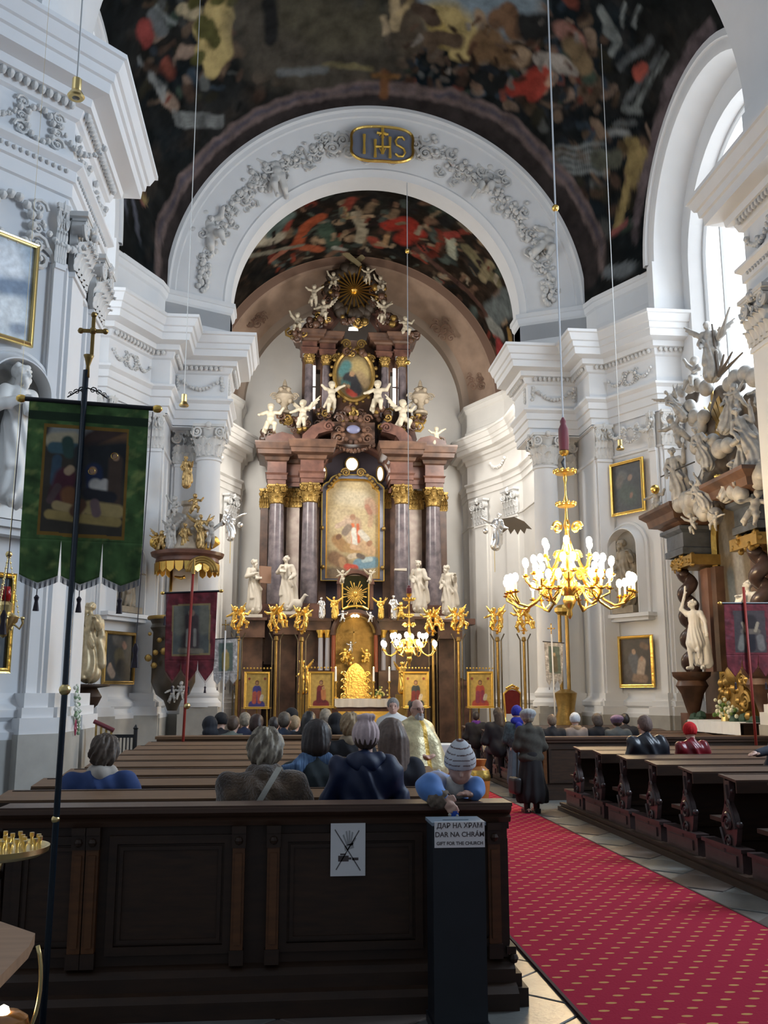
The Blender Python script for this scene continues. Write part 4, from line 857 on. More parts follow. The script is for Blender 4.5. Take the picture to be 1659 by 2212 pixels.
# child with pink hat standing on the seat
navyp = M('navy padded jacket', (.010, .020, .065), .55, noise=.3, nscale=7)
pkh = cm_('pale pink knit', (.70, .54, .53), .9, .15, 50)
t, bs_, s, W = person(790, 1537, 6.5, 'child in a pale pink knitted hat and navy hooded jacket, seen from behind', navyp, ('fringe', hb), ('pompon', pkh), wid=.98, h=.014, tilt=-.05, coatfold=.010, size=.88, floor=.56, legs=False)
place(sdf_me('hood', [('c', (-.085, -.03, .555), (.085, -.03, .555), .062, .062), ('e', (0, -.075, .53), (.10, .06, .075)), ('-c', (0, .04, .6), (0, .04, .8), .07, .07)], .013, .03, lambda G: .006*np.sin(G[:, 0]*40+G[:, 2]*30), navyp), 'hood', t, bs_, sc=s)
b = MB()
for q_ in (-1, 1): b.tube([(bs_[0]+q_*.09, bs_[1]+.02, bs_[2]), (bs_[0]+q_*.1, bs_[1]+.12, .60)], .06, 8)
b.build('trousers', navy, t)
# front left group
G1 = 'worshippers in the front left pews'
FL = [(455, 1537, 15.2, 'hooded person in a dark grey jacket at the left end of the front left group', cm_('dark grey jacket', (.05, .06, .075)), ('short', hdk), ('hood', cm_('dark hood', (.02, .022, .03))), .95),
 (479, 1530, 16.4, 'person in a black round cap behind the left end of the front left group', black, None, ('cap', black), .8),
 (503, 1539, 15.2, 'brown-haired child in a grey-green hooded top, front left group', cm_('grey green top', (.17, .19, .16)), ('short', hb), None, .88),
 (530, 1532, 16.4, 'fair-haired person beside the green-topped child', navy, ('short', hgr), None, .8),
 (554, 1536, 15.2, 'person with dark reddish hair and a navy coat, front left group', navy, ('bob', cm_('dark red hair', (.05, .022, .016), .5, .4, 40)), None, 1.0),
 (592, 1542, 16.0, 'small dark-haired person with a white collar, front left group', grey, ('short', hdk), None, .7),
 (614, 1530, 15.2, 'grey-brown haired man in a navy jacket, front left group', cm_('navy jacket', (.03, .045, .08)), ('short', cm_('grey brown hair', (.13, .10, .075), .6, .5, 40)), None, .82),
 (629, 1520, 17.4, 'person in a black cap furthest forward before the altar icons', black, None, ('cap', black), .8),
 (635, 1539, 15.6, 'fair-haired child in a pale blue jacket, front left group', cm_('pale blue jacket', (.12, .20, .27)), ('short', hbl), None, .6),
 (667, 1529, 15.0, 'person with long black hair and a black coat, front left group', black, ('long', hbk), None, 1.0),
 (703, 1524, 16.6, 'person with light streaked hair near the first icon on an easel', black, ('short', hgr), None, .8),
 (727, 1529, 15.2, 'person under a black head covering before the altar table', black, None, ('hood', black), .9)]
for px, py, Y, lab, ct, hr, ht, wd in FL:
    person(px, py, Y, lab, ct, hr, ht, wid=wd, h=.026, group=G1, coatfold=.004, tilt=.15, yaw=rnd.uniform(-.3, .3), seat=.50, floor=.0, collar=cm_('white collar', (.6, .6, .6)) if 'white collar' in lab else None)
person(757, 1531, 10.9, 'blond woman in a black coat sitting behind the front left group', black, ('curly', hbl), None, wid=1.12, h=.02, collar=cm_('fur collar', (.35, .27, .18)))
# right side
FR = [(1028, 1533, 21.6, 'person in dark clothes with a purple scarf, leftmost on the right side', black, ('short', hdk), None, 1.0, .03),
 (1077, 1523, 18.9, 'person with bushy dark brown hair and a black coat near the red throne', black, ('long', cm_('bushy hair', (.06, .04, .025), .6, .5, 30)), None, 1.15, .026),
 (1192, 1538, 17.2, 'light-haired man in a black coat behind the right screen', black, ('short', cm_('light brown hair', (.22, .15, .10), .6, .4, 40)), None, 1.0, .024),
 (1242, 1532, 17.2, 'person in a white cap and a beige fur-collared coat', cm_('beige coat', (.32, .25, .21)), None, ('beanie', cm_('white cap', (.72, .76, .80))), .85, .024),
 (1290, 1536, 17.2, 'brown-haired person in a black coat between white cap and lilac hat', black, ('bob', cm_('mid brown hair', (.12, .085, .065), .6, .4, 40)), None, .95, .024),
 (1332, 1537, 17.1, 'person in a lilac beret and a grey coat', cm_('grey coat', (.13, .14, .14)), ('fringe', hb), ('beret', cm_('lilac knit', (.28, .19, .30))), 1.0, .024),
 (1350, 1536, 18.2, 'dark-haired person half hidden behind the lilac beret', black, ('short', hbk), None, .9, .026)]
for px, py, Y, lab, ct, hr, ht, wd, h in FR:
    t, bs_, s, W = person(px, py, Y, lab, ct, hr, ht, wid=wd, h=h, coatfold=.004, tilt=.1, yaw=rnd.uniform(-.2, .2), group='worshippers in the front right pews', floor=.10, collar={'purple': cm_('purple scarf', (.10, .02, .22)), 'fur-coll': cm_('tan fur collar', (.42, .27, .15))}.get('purple' if 'purple' in lab else 'fur-coll' if 'fur-coll' in lab else '', None))
lea = M('black leather', (.022, .024, .032), .32, noise=.3, nscale=8)
person(1394, 1537, 12.72, 'man with cropped brown hair in a shiny black leather jacket', lea, ('short', cm_('cropped hair', (.16, .10, .08), .7, .3, 40)), None, wid=1.12, h=.018, coatfold=.008, yaw=.1)
person(1491, 1550, 12.75, 'person in a bright red knitted hat and dark red shiny jacket', M('dark red leather', (.20, .010, .018), .28, noise=.3, nscale=8), None, ('beanie', cm_('red knit', (.62, .01, .015), .9, .3, 40)), wid=.92, h=.018, coatfold=.008)
# person cut by the right edge, arm along the book rest
t, bs_, s, W = person(1702, 1532, 10.85, 'person in a dark jacket cut by the right edge, one hand on the book rest', cm_('dark slate jacket', (.03, .035, .05)), ('short', hdk), None, wid=1.1, h=.02)
hp = P(1622, 1629, Y=10.62); sp_ = P(1676, 1606, Y=10.8)
place(sdf_me('sleeve', [('c', P(1700, 1590, Y=10.85)-0, P(1672, 1618, Y=10.75), .075, .06), ('c', P(1672, 1618, Y=10.75), P(1636, 1627, Y=10.66), .06, .045)], .018, .03, None, MATS['dark slate jacket']), 'sleeve', t)
place(sdf_me('hand', hand_prims(P(1638, 1627, Y=10.66), P(1612, 1630, Y=10.6)-P(1638, 1627, Y=10.66), (0, 0, -1), 1, .3, 1), .008, .01, None, skin), 'hand', t)
# ---- walking woman (seen from behind, left foot back)
f0 = P(1150, 1757, Z=0.0); H = 1.50
t = thing('person', f0, 'woman in pale grey beret, brown-grey jacket and long black skirt in the aisle', 'person')
nk = (0, .05, 1.25)
pr_ = head_prims(nk, .2, 0, .98)+[('c', (0, 0, .8), (0, .03, 1.12), .10, .10), ('c', (-.12, .03, 1.2), (.12, .03, 1.2), .05, .05)]
for q_, fy in ((-1, -.05), (1, .10)):
    pr_ += [('c', (q_*.08, 0, .8), (q_*.085, .06+fy*.4, .45), .075, .055), ('c', (q_*.085, .06+fy*.4, .45), (q_*.09, fy, .09), .052, .034), ('c', (q_*.09, fy-.03, .045), (q_*.10, fy+.13, .035), .034, .03)]
    pr_ += [('c', (q_*.16, .03, 1.19), (q_*.21, .02, .95), .04, .034), ('c', (q_*.21, .02, .95), (q_*.14, .22, .90), .034, .024)]+hand_prims((q_*.14, .22, .90), (-q_*.5, 1, .1), (0, 0, -1), .95, .8, q_)
place(sdf_me('body', pr_, .016, .02, None, skin), 'body', t, f0, (0, 0, .12))
jk = cm_('brown grey tweed', (.055, .050, .040), .9, .3, 30)
ct = [('e', (0, .0, .98), (.185, .135, .22)), ('e', (0, -.01, .80), (.20, .15, .10)), ('c', (-.13, .03, 1.19), (.13, .03, 1.19), .07, .07), ('c', (0, .03, 1.2), (0, .05, 1.27), .10, .06)]
for q_ in (-1, 1): ct += [('c', (q_*.15, .03, 1.18), (q_*.215, .02, .95), .07, .06), ('c', (q_*.215, .02, .95), (q_*.15, .20, .90), .058, .045)]
place(sdf_me('jacket', ct, .016, .045, lambda G: .005*np.sin(G[:, 2]*40+G[:, 0]*14), jk), 'jacket', t, f0, (0, 0, .12))
place(sdf_me('skirt', [('c', (0, 0, .82), (0, .01, .28), .15, .225), ('c', (.02, .02, .3), (.03, .05, .22), .22, .23), ('-b', (0, 0, .02), (1, 1, .14), 0)], .018, .03, lambda G: .016*np.sin(np.arctan2(G[:, 0], G[:, 1])*9+2*G[:, 2])*np.clip((.85-G[:, 2])*2, 0, 1), cm_('black skirt', (.014, .012, .014), .9, .3, 6)), 'skirt', t, f0, (0, 0, .12))
place(hat_me('beret', nk, .2, 0, .014), 'hat', t, f0, (0, 0, .12), mat=cm_('pale grey knit', (.42, .44, .45), .95, .25, 60)); place(hair_me('fringe', nk, .2, 0, .014), 'hair', t, f0, (0, 0, .12), mat=hgr)
b = MB()
for q_, fy in ((-1, -.05), (1, .10)): b.box((f0[0]+q_*.095, f0[1]+fy+.05, .03), (.085, .24, .06)); b.tube([(f0[0]+q_*.09, f0[1]+fy-.01, .03), (f0[0]+q_*.09, f0[1]+fy, .24)], [.045, .05], 10)
b.build('boots', M('boot', (.015, .013, .013), .35), t)
place(sdf_me('handbag', [('b', (-.24, .05, .40), (.03, .12, .09), .03)], .02, .02, None, M('bag leather', (.02, .016, .016), .4)), 'handbag', t, f0, (0, 0, .12)); b = MB(); b.tube([f0+np.array([-.22, .0, .5]), f0+np.array([-.20, .04, .72]), f0+np.array([-.17, .16, .90])], .01, 5); b.build('bag_handle', MATS['bag leather'], t)
# ---- companion in blue hat
f1 = P(1122, 1722, Z=0.0)
t = thing('person', f1, 'person in a royal blue hat and blue-grey skirt ahead of the grey-bereted woman', 'person')
nk = (0, .04, 1.27); pr_ = head_prims(nk, .1, -.2)+[('c', (0, 0, .8), (0, .03, 1.12), .1, .1), ('c', (-.12, .03, 1.2), (.12, .03, 1.2), .05, .05)]
for q_ in (-1, 1): pr_ += [('c', (q_*.08, 0, .8), (q_*.08, .04, .45), .075, .055), ('c', (q_*.08, .04, .45), (q_*.08, 0, .08), .05, .034), ('c', (q_*.08, -.02, .04), (q_*.09, .13, .035), .034, .03), ('c', (q_*.16, .03, 1.19), (q_*.2, .04, .95), .04, .034), ('c', (q_*.2, .04, .95), (q_*.13, .2, 1.0), .034, .024)]+hand_prims((q_*.13, .2, 1.0), (-q_*.3, 1, .5), (0, 0, -1), .95, .8, q_)
place(sdf_me('body', pr_, .02, .02, None, skin), 'body', t, f1)
place(sdf_me('coat', [('e', (0, 0, .98), (.19, .14, .24)), ('c', (-.13, .03, 1.18), (.13, .03, 1.18), .07, .07), ('c', (-.15, .03, 1.17), (-.21, .04, .95), .07, .06), ('c', (.15, .03, 1.17), (.21, .04, .95), .07, .06), ('c', (-.21, .04, .95), (-.14, .18, 1.0), .06, .05), ('c', (.21, .04, .95), (.14, .18, 1.0), .06, .05)], .02, .04, None, cm_('teal patterned coat', (.07, .10, .11), .9, .6, 30)), 'coat', t, f1)
place(sdf_me('skirt', [('c', (0, 0, .8), (0, 0, .3), .15, .20), ('-b', (0, 0, 0), (1, 1, .2), 0)], .02, .03, lambda G: .012*np.sin(np.arctan2(G[:, 0], G[:, 1])*9), cm_('blue grey skirt', (.11, .15, .18))), 'skirt', t, f1)
place(hat_me('beanie', nk, .1, -.2, .016), 'hat', t, f1, mat=cm_('royal blue knit', (.02, .03, .32), .9, .2, 40)); b = MB()
place(sdf_me('scarf', [('c', (-.05, .02, 1.27), (.05, .02, 1.27), .07, .07), ('c', (0, -.1, 1.2), (0, -.13, 1.08), .06, .05)], .02, .03, None, MATS['royal blue knit']), 'scarf', t, f1)
for q_ in (-1, 1): b.box((f1[0]+q_*.09, f1[1]+.05, .045), (.09, .26, .09))
b.build('boots', MATS['boot'], t)
# ---- priests
def priest(px, py, Y, H, lab, beard, vest, trim, hairm, yaw, tilt=0., bald=False):
    top = P(px, py, Y=Y); k = top[2]/1.75; f = np.array([top[0], top[1], 0.]); t = thing('person', f, lab, 'person'); nk = (0, .0, 1.495)
    # faces the camera: build facing +Y then turn by pi+yaw
    rot = (0, 0, pi+yaw); pr_ = head_prims(nk, tilt, 0)+[('c', (0, 0, .9), (0, 0, 1.3), .13, .13), ('c', (-.15, 0, 1.42), (.15, 0, 1.42), .06, .06)]
    for q_ in (-1, 1): pr_ += [('c', (q_*.1, 0, .95), (q_*.11, .02, .5), .09, .06), ('c', (q_*.11, .02, .5), (q_*.11, 0, .09), .06, .04), ('c', (q_*.11, -.02, .045), (q_*.13, .15, .04), .04, .035), ('c', (q_*.19, 0, 1.40), (q_*.25, .03, 1.12), .05, .042), ('c', (q_*.25, .03, 1.12), (q_*.12, .24, 1.10), .04, .03)]+hand_prims((q_*.12, .24, 1.10), (-q_, .7, .1), (0, 0, -1), 1, .6, q_)
    place(sdf_me('body', pr_, .012, .018, None, skin), 'body', t, f, rot, k)
    cop = [('e', (0, .0, 1.25), (.24, .17, .24)), ('c', (-.16, 0, 1.41), (.16, 0, 1.41), .075, .075), ('c', (0, 0, 1.3), (0, .02, .95), .24, .33), ('c', (-.12, .1, 1.2), (-.16, .12, .95), .16, .2), ('c', (.12, .1, 1.2), (.16, .12, .95), .16, .2), ('c', (0, 0, 1.42), (0, 0, 1.50), .11, .07), ('-b', (0, 0, .60), (1, 1, .22), 0)]
    cme = sdf_me('cope', cop, .014, .06, lambda G: .016*np.sin(np.arctan2(G[:, 0], G[:, 1]+.05)*8+1.5*G[:, 2])*np.clip((1.45-G[:, 2])*3, 0, 1), vest)
    if trim:
        v_ = np.empty(len(cme.vertices)*3); cme.vertices.foreach_get('co', v_); v_ = v_.reshape(-1, 3); mt_ = ((np.abs(v_[:, 0]) < .028) & (v_[:, 1] > 0)) | (v_[:, 2] < .865); cl4 = np.ones((len(v_), 4), np.float32); cl4[:, :3] = np.where(mt_[:, None], np.array([[.62, .36, .03]]), np.array([[.66, .56, .32]])*(1+.22*wob(v_*7, 3, 2)[:, None])); ca_ = cme.color_attributes.new('Col', 'FLOAT_COLOR', 'POINT'); ca_.data.foreach_set('color', cl4.ravel())
    place(cme, 'cope', t, f, rot, k)
    place(sdf_me('alb', [('c', (0, 0, 1.0), (0, .0, .3), .20, .25), ('-b', (0, 0, 0), (1, 1, .10), 0)], .02, .04, lambda G: .014*np.sin(np.arctan2(G[:, 0], G[:, 1])*12), cm_('cream alb', (.60, .55, .45), .9, .2, 6)), 'alb', t, f, rot, k)
    eyes(nk, tilt, 0, 1, t, (0, 0, 0), 1); e_ = t.children[-1]; e_.matrix_basis = wm(t).inverted() @ Matrix.Translation(f.tolist()) @ Matrix.Rotation(pi+yaw, 4, 'Z') @ Matrix.Scale(k, 4) @ wm(t) if False else wm(t).inverted() @ (Matrix.Translation(f.tolist()) @ Matrix.Rotation(pi+yaw, 4, 'Z') @ Matrix.Scale(k, 4)) @ wm(t)
    R, T = headframe(nk, tilt, 0)
    if bald: place(sdf_me('hair', [('e', T((0, .0, .155)), (.082, .092, .085), R), ('-e', T((0, .10, .17)), (.085, .10, .12), R)], .01, .02, None, hairm), 'hair', t, f, rot, k)
    else: place(hair_me('short', nk, tilt, 0, .012), 'hair', t, f, rot, k, mat=hairm)
    if beard: place(sdf_me('beard', [('e', T((0, .085, .045)), (.058, .05, .05), R), ('e', T((0, .09, .0)), (.045, .04, .055), R), ('c', T((-.03, .118, .085)), T((.03, .118, .085)), .012, .012), ('-e', T((0, .13, .072)), (.02, .02, .006), R)], .009, .02, lambda G: .003*np.sin(G[:, 0]*160), beard), 'beard', t, f, rot, k)
    if False:
        b = MB()
        for q_ in (-1, 1):
            pts = []
            for zz in np.linspace(1.44, .86, 10): w_ = .035 if zz > .9 else .035; pts.append((q_*.035*0+.04*q_, .155+.19*min(1, (1.46-zz)/.30), zz))
            b.tube(pts, .018, 5)
        b.tube([(.33*cos(a), .04+.36*sin(a), .885) for a in np.linspace(-.2, pi+.2, 24)], .02, 5)
        o = b.build('gold_trim', trim, None); o.parent = t; o.matrix_basis = wm(t).inverted() @ (Matrix.Translation(f.tolist()) @ Matrix.Rotation(pi+yaw, 4, 'Z') @ Matrix.Scale(k, 4))
    b = MB(); 
    for q_ in (-1, 1): b.box((f[0]+q_*.12, f[1]-.05, .035), (.1, .28, .07))
    b.build('shoes', MATS['shoe'], t)
    return t, f, k, rot, nk
brocade = M('gold brocade', vcol=True, rough=.38, metal=.25, noise=.25, nscale=14, bump=.3, bscale=30)
tt, f, k, rot, nk = priest(897, 1510, 11.2, 1.75, 'bearded priest with glasses in a gold brocade cope, facing the viewer', cm_('grey beard', (.50, .49, .47), .8, .4, 60), brocade, M('trim gold cloth', (.60, .36, .04), .5), cm_('receding dark hair', (.06, .045, .035), .6, .4, 40), .40, .05, True)
R, T = headframe(nk, .05, 0); b = MB()
for q_ in (-1, 1): c_ = T((q_*.033, .128, .145)); b.tube([c_+np.array([.022*cos(a), 0, .017*sin(a)]) for a in np.linspace(0, 2*pi, 14)[:-1]], .0022, 4, closed=True); b.tube([c_+np.array([q_*.022, 0, .004]), T((q_*.082, .03, .145))], .002, 4)
o = b.build('glasses', blackiron, None); o.parent = tt; o.matrix_basis = wm(tt).inverted() @ (Matrix.Translation(f.tolist()) @ Matrix.Rotation(rot[2], 4, 'Z') @ Matrix.Scale(k, 4))
priest(849, 1508, 13.3, 1.75, 'grey-haired clergyman in white standing behind the gold-coped priest', None, cm_('white vestment', (.66, .66, .64), .85, .1, 6), None, cm_('short grey hair', (.28, .26, .24), .7, .4, 40), -.1, .0, False)
# ---- the little boy leaning over the screen
t = thing('person', P(985, 1745, Y=6.2)*np.array([1, 1, 0])+np.array([0, 0, .56]), 'small boy in a striped grey hat and blue coat leaning over the screen', 'person')
bc = np.array([P(975, 1700, Y=6.15)[0], 6.16, 0]); zr = 1.115
def L_(x, y, z): return np.array([bc[0]+x, bc[1]+y, z])
hc = P(994, 1650, Y=5.97)    # skull centre
nk = L_(.03, .0, 1.235)
# face looks down and towards the camera (-Y): head frame turned by pi
Rb = RZ(pi-.1)@RX(-.28); T = lambda p: hc+Rb@((np.array(p, float)-np.array([0, .03, .15]))*.92)
pr_ = [('e', T((0, .03, .15)), (.078, .092, .098), Rb), ('e', T((0, .06, .085)), (.060, .058, .056), Rb), ('e', T((.035, .085, .095)), (.025, .025, .025), Rb), ('e', T((-.035, .085, .095)), (.025, .025, .025), Rb), ('c', T((0, .122, .135)), T((0, .138, .108)), .008, .012), ('e', T((0, .118, .076)), (.018, .009, .008), Rb), ('c', hc-np.array([0, 0, .03]), L_(.02, .02, 1.17), .045, .05),
       ('c', L_(0, .06, 1.12), L_(0, .10, .85), .085, .09)]
for q_ in (-1, 1): pr_ += [('c', L_(q_*.05, .10, .85), L_(q_*.055, .12, .62), .05, .035), ('c', L_(q_*.055, .10, .59), L_(q_*.06, .02, .585), .024, .022)]
ll = P(957, 1722, Y=5.76); lr = P(1022, 1716, Y=5.93)
pr_ += [('c', L_(-.09, .03, 1.15), ll, .03, .022), ('c', L_(.11, .03, 1.15), lr, .03, .022)]
pr_ += hand_prims(ll+np.array([.0, -.01, 0]), P(980, 1752, Y=5.70)-ll, (.3, .9, -.3), .86, .6, 1)+hand_prims(lr, (-1, -.2, .12), (0, 0, -1), .72, .3, 1)
place(sdf_me('body', pr_, .0065, .012, None, skin), 'body', t)
jb = M('bright blue coat', (.11, .27, .66), .7, noise=.25, nscale=9, sheen=.3)
ct = [('e', L_(-.01, .05, 1.13), (.13, .10, .11)), ('c', L_(0, .08, 1.05), L_(0, .10, .82), .12, .13), ('c', L_(-.08, .02, 1.20), ll+np.array([-.07, .07, .05]), .07, .078), ('c', ll+np.array([-.07, .07, .05]), ll+np.array([-.025, .01, .005]), .072, .058), ('c', L_(.10, .03, 1.19), lr+np.array([.025, .06, .035]), .058, .058), ('c', lr+np.array([.025, .06, .035]), lr+np.array([.015, .01, 0]), .058, .044)]
place(sdf_me('coat', ct, .0085, .03, lambda G: .004*np.sin(G[:, 2]*60+G[:, 0]*25), jb), 'coat', t)
place(sdf_me('fur_cuff', [('c', ll+np.array([-.03, .012, -.008]), ll+np.array([-.008, .0, -.012]), .064, .060), ('-c', ll+np.array([-.02, .01, 0]), ll+np.array([.1, -.1, -.03]), .030, .030)], .007, .01, lambda G: .004*np.sin(G[:, 0]*120)*np.sin(G[:, 2]*130), cm_('brown cuff', (.20, .15, .11), .95, .4, 60)), 'cuff', t)
place(sdf_me('scarf', [('e', L_(.015, -.10, 1.18), (.09, .06, .075)), ('c', L_(-.055, -.03, 1.22), L_(.0, -.07, 1.13), .022, .028), ('c', L_(.075, -.04, 1.17), L_(.05, -.06, 1.20), .028, .025), ('c', L_(-.075, .0, 1.27), L_(-.05, -.04, 1.2), .012, .018)], .007, .02, lambda G: .003*np.sin(G[:, 0]*90+G[:, 2]*60), cm_('cream scarf', (.90, .89, .82), .95, .12, 60)), 'scarf', t)
hatc = T((0, .012, .185)); V_, F_ = sdf_mesh([('e', T((0, .02, .165)), (.098, .110, .112), Rb), ('e', T((0, -.01, .25)), (.05, .06, .05), Rb), ('-b', T((0, .03, .02)), (.3, .3, .108), 0, Rb)], .006, .03)
loc = (V_-hatc)@Rb; zz = loc[:, 2]+.10*0; band = (np.sin((zz+.02)*2*pi/.030) > .86)
colr = np.where(band[:, None], np.array([[.10, .045, .04]]), np.array([[.62, .63, .66]])); o = MB().add(V_, F_.tolist()).build('hat', vcloth, t, True, col=colr)
b = MB(); tp = P(981, 1760, Y=5.70); b.ball(tp+np.array([-.028, 0, .0]), .011, 8); b.build('wheel', M('toy wheel', (.5, .5, .42), .4), t) if False else None
ty = thing('toy_car', tp, 'tiny blue toy held in the boy\'s hand over the screen', 'toy')
b2_ = MB(); b2_.box(tp, (.05, .022, .018)); b2_.box(tp+np.array([.004, 0, .014]), (.026, .02, .014)); b2_.box(tp+np.array([.018, 0, -.012]), (.018, .02, .022)); b2_.build('body_shell', M('toy blue', (.02, .09, .5), .3), ty)
b2_ = MB(); b2_.ball(tp+np.array([-.026, -.006, .0]), .011, 8); b2_.ball(tp+np.array([.016, -.012, -.004]), .008, 8); b2_.build('wheels', M('toy wheel', (.5, .5, .42), .4), ty)
# ================================================================== STATUES (implicit surfaces, faces +Y in their own frame)
def robes(a=.016, f=9): return lambda G: a*np.sin(np.arctan2(G[:, 0], G[:, 1])*f+3.2*np.sin(G[:, 2]*4))*np.clip((1.35-G[:, 2])*2, 0, 1)+a*.5*np.sin(G[:, 2]*22+G[:, 0]*14)*np.clip((G[:, 2]-.7)*4, 0, 1)*np.clip((1.4-G[:, 2])*4, 0, 1)
def stface(neck, tilt, yaw, beard):
    R, T = headframe(neck, tilt, yaw); p = [('e', T((s_*.034, .120, .150)), (.018, .016, .012), R) for s_ in ()]
    p += [('c', T((0, .118, .155)), T((0, .150, .108)), .012, .020), ('c', T((-.05, .108, .178)), T((.05, .108, .178)), .016, .016), ('c', T((-.025, .122, .078)), T((.025, .122, .078)), .012, .012)]
    rg = random.Random(int(yaw*100)+7)
    for i in range(22): a = rg.uniform(.9, 5.4); z = rg.uniform(.12, .25); rr = .09*sqrt(max(.1, 1-((z-.15)/.13)**2)); p.append(('e', T((rr*sin(a), .02+rr*cos(a), z)), (.030, .030, .026), R))
    if beard: p += [('e', T((x_, .115, z_)), (.028, .026, .036), R) for x_, z_ in ((-.045, .06), (.045, .06), (-.02, .03), (.02, .03), (0, .0), (0, -.03))]
    p += [('-e', T((s_*.033, .122, .152)), (.020, .020, .013), R) for s_ in (-1, 1)]
    return p
def soldier():
    nk = (.0, .02, 1.47); p = head_prims(nk, .05, -.3)+[('c', (0, 0, 1.05), (0, 0, 1.32), .135, .15), ('c', (-.17, 0, 1.38), (.17, 0, 1.38), .075, .075), ('c', (0, 0, 1.05), (0, 0, .66), .15, .23), ('c', (-.16, -.12, 1.3), (-.22, -.14, .15), .07, .13), ('c', (.1, -.14, 1.3), (.05, -.16, .2), .06, .12)]
    for q_, (kn, an) in ((-1, ((-.12, .12, .48), (-.16, .0, .08))), (1, ((.12, .06, .48), (.12, .04, .08)))): p += [('c', (q_*.09, .02, .85), kn, .095, .065), ('c', kn, an, .066, .042), ('c', np.array(an)+[0, -.03, -.03], np.array(an)+[q_*.03, .15, -.045], .045, .035)]
    for q_, el, wr in ((-1, (-.30, .03, 1.16), (-.36, .12, .92)), (1, (.30, .05, 1.50), (.20, .08, 1.78))): p += [('c', (q_*.18, 0, 1.37), el, .07, .055), ('c', el, wr, .05, .034)]+hand_prims(wr, np.array(wr)-np.array(el), (0, -.3, -1), 1.15, .6, q_)
    return p+[('c', (.20, .08, 1.72), (.14, .10, 2.05), .022, .03)]
def saint(v):
    if v == 5: return soldier()
    tl, yw = ((.1, .4), (-.1, -.3), (.2, .2), (.15, -.5), (.0, .3))[v]
    p = head_prims((.02, .02, 1.47), tl, yw)+[('e', (.02, 0, 1.62+.02), (.085, .10, .10)), ('c', (0, 0, 1.05), (.01, 0, 1.32), .145, .14), ('c', (-.15, 0, 1.38), (.17, 0, 1.38), .07, .07), ('c', (0, 0, 1.1), (-.03, .02, .16), .15, .25), ('c', (.08, .10, .85), (.12, .16, .45), .09, .08), ('c', (-.2, -.08, 1.3), (-.24, -.1, .35), .07, .12), ('c', (.17, .12, 1.15), (-.2, .12, .75), .05, .06), ('c', (.1, .16, .04), (.12, .22, .03), .05, .045), ('c', (-.08, .14, .04), (-.10, .24, .03), .05, .045)]
    arms = (((-.24, .05, 1.12), (-.05, .24, 1.10), (.28, .08, 1.14), (.10, .26, 1.22)), ((-.27, .0, 1.12), (-.16, .24, .98), (.27, .1, 1.18), (.12, .28, 1.30)), ((-.26, .08, 1.1), (-.38, .24, 1.05), (.28, .02, 1.12), (.16, .2, .98)), ((-.28, .05, 1.15), (-.34, .22, 1.3), (.26, .0, 1.1), (.2, .2, .95)), ((-.28, .0, 1.2), (-.38, .1, 1.62), (.27, .02, 1.12), (.22, .2, .9)))[v]
    for q_, (el, wr) in ((-1, arms[:2]), (1, arms[2:])):
        p += [('c', (q_*.17, 0, 1.37), el, .08, .075), ('c', el, np.array(wr)*.8+np.array(el)*.2, .075, .06), ('c', el, wr, .045, .03)]+hand_prims(wr, np.array(wr)-np.array(el)+np.array([0, .05, .02]), (0, -.3, -1), 1.15, .5, q_)
    if v in (0, 1): p += [('b', (-.02 if v == 0 else .06, .27, 1.16+.1*v), (.10, .025, .13), .01, RX(.6))]
    return p
def putto(v):
    hd = [('e', (0, .02, .80), (.105, .115, .12)), ('e', (.04, .11, .77), (.035, .03, .035)), ('e', (-.04, .11, .77), (.035, .03, .035)), ('e', (0, .13, .785), (.016, .018, .018)), ('e', (0, -.01, .85), (.11, .11, .09)), ('c', (0, 0, .66), (0, .01, .74), .05, .05)]
    p = hd+[('e', (0, 0, .56), (.125, .10, .13)), ('e', (0, .02, .42), (.12, .11, .11)), ('e', (0, -.01, .33), (.13, .11, .10))]
    if v == 0: L = [((-.13, 0, .63), (-.28, .05, .60), (-.38, .10, .74)), ((.13, 0, .63), (.27, .05, .56), (.36, .16, .50))]; G_ = [((-.07, .03, .30), (-.13, .20, .22), (-.12, .12, .02)), ((.07, .02, .30), (.13, .05, .12), (.16, -.12, -.02))]
    elif v == 1: L = [((-.13, 0, .63), (-.25, .08, .50), (-.15, .2, .42)), ((.13, 0, .63), (.26, .02, .76), (.34, .06, .94))]; G_ = [((-.07, .03, .30), (-.10, .26, .28), (-.12, .26, .05)), ((.07, .03, .30), (.12, .22, .24), (.15, .30, .02))]
    else: L = [((-.13, 0, .63), (-.26, .0, .74), (-.42, .03, .82)), ((.13, 0, .63), (.25, .08, .62), (.38, .14, .70))]; G_ = [((-.07, .0, .30), (-.10, -.08, .08), (-.12, -.25, -.08)), ((.07, .0, .30), (.12, .10, .10), (.10, -.02, -.12))]
    for a, b_, c_ in L: p += [('c', a, b_, .062, .055), ('c', b_, c_, .054, .038), ('e', c_, (.04, .04, .035)), ('c', c_, np.array(c_)+(np.array(c_)-np.array(b_))*.25, .02, .016)]
    for a, b_, c_ in G_: p += [('c', a, b_, .092, .075), ('c', b_, c_, .070, .046), ('c', c_, np.array(c_)+np.array([0, .07, -.01]), .032, .026)]
    p += [('c', (-.14, -.06, .36), (.12, .09, .30), .03, .035), ('c', (.13, .02, .30), (.22, -.08, .05), .035, .05)]
    return p
def wingp(sd, k=1.):
    p = []
    for i in range(6): a = .35+.28*i; L = (.50-.05*i)*k; p.append(('c', (sd*.05, -.09, .62*k), (sd*(.05+L*cos(a-.6)), -.16, .62*k+L*sin(1.25-a*.8)), .035, .022))
    return p
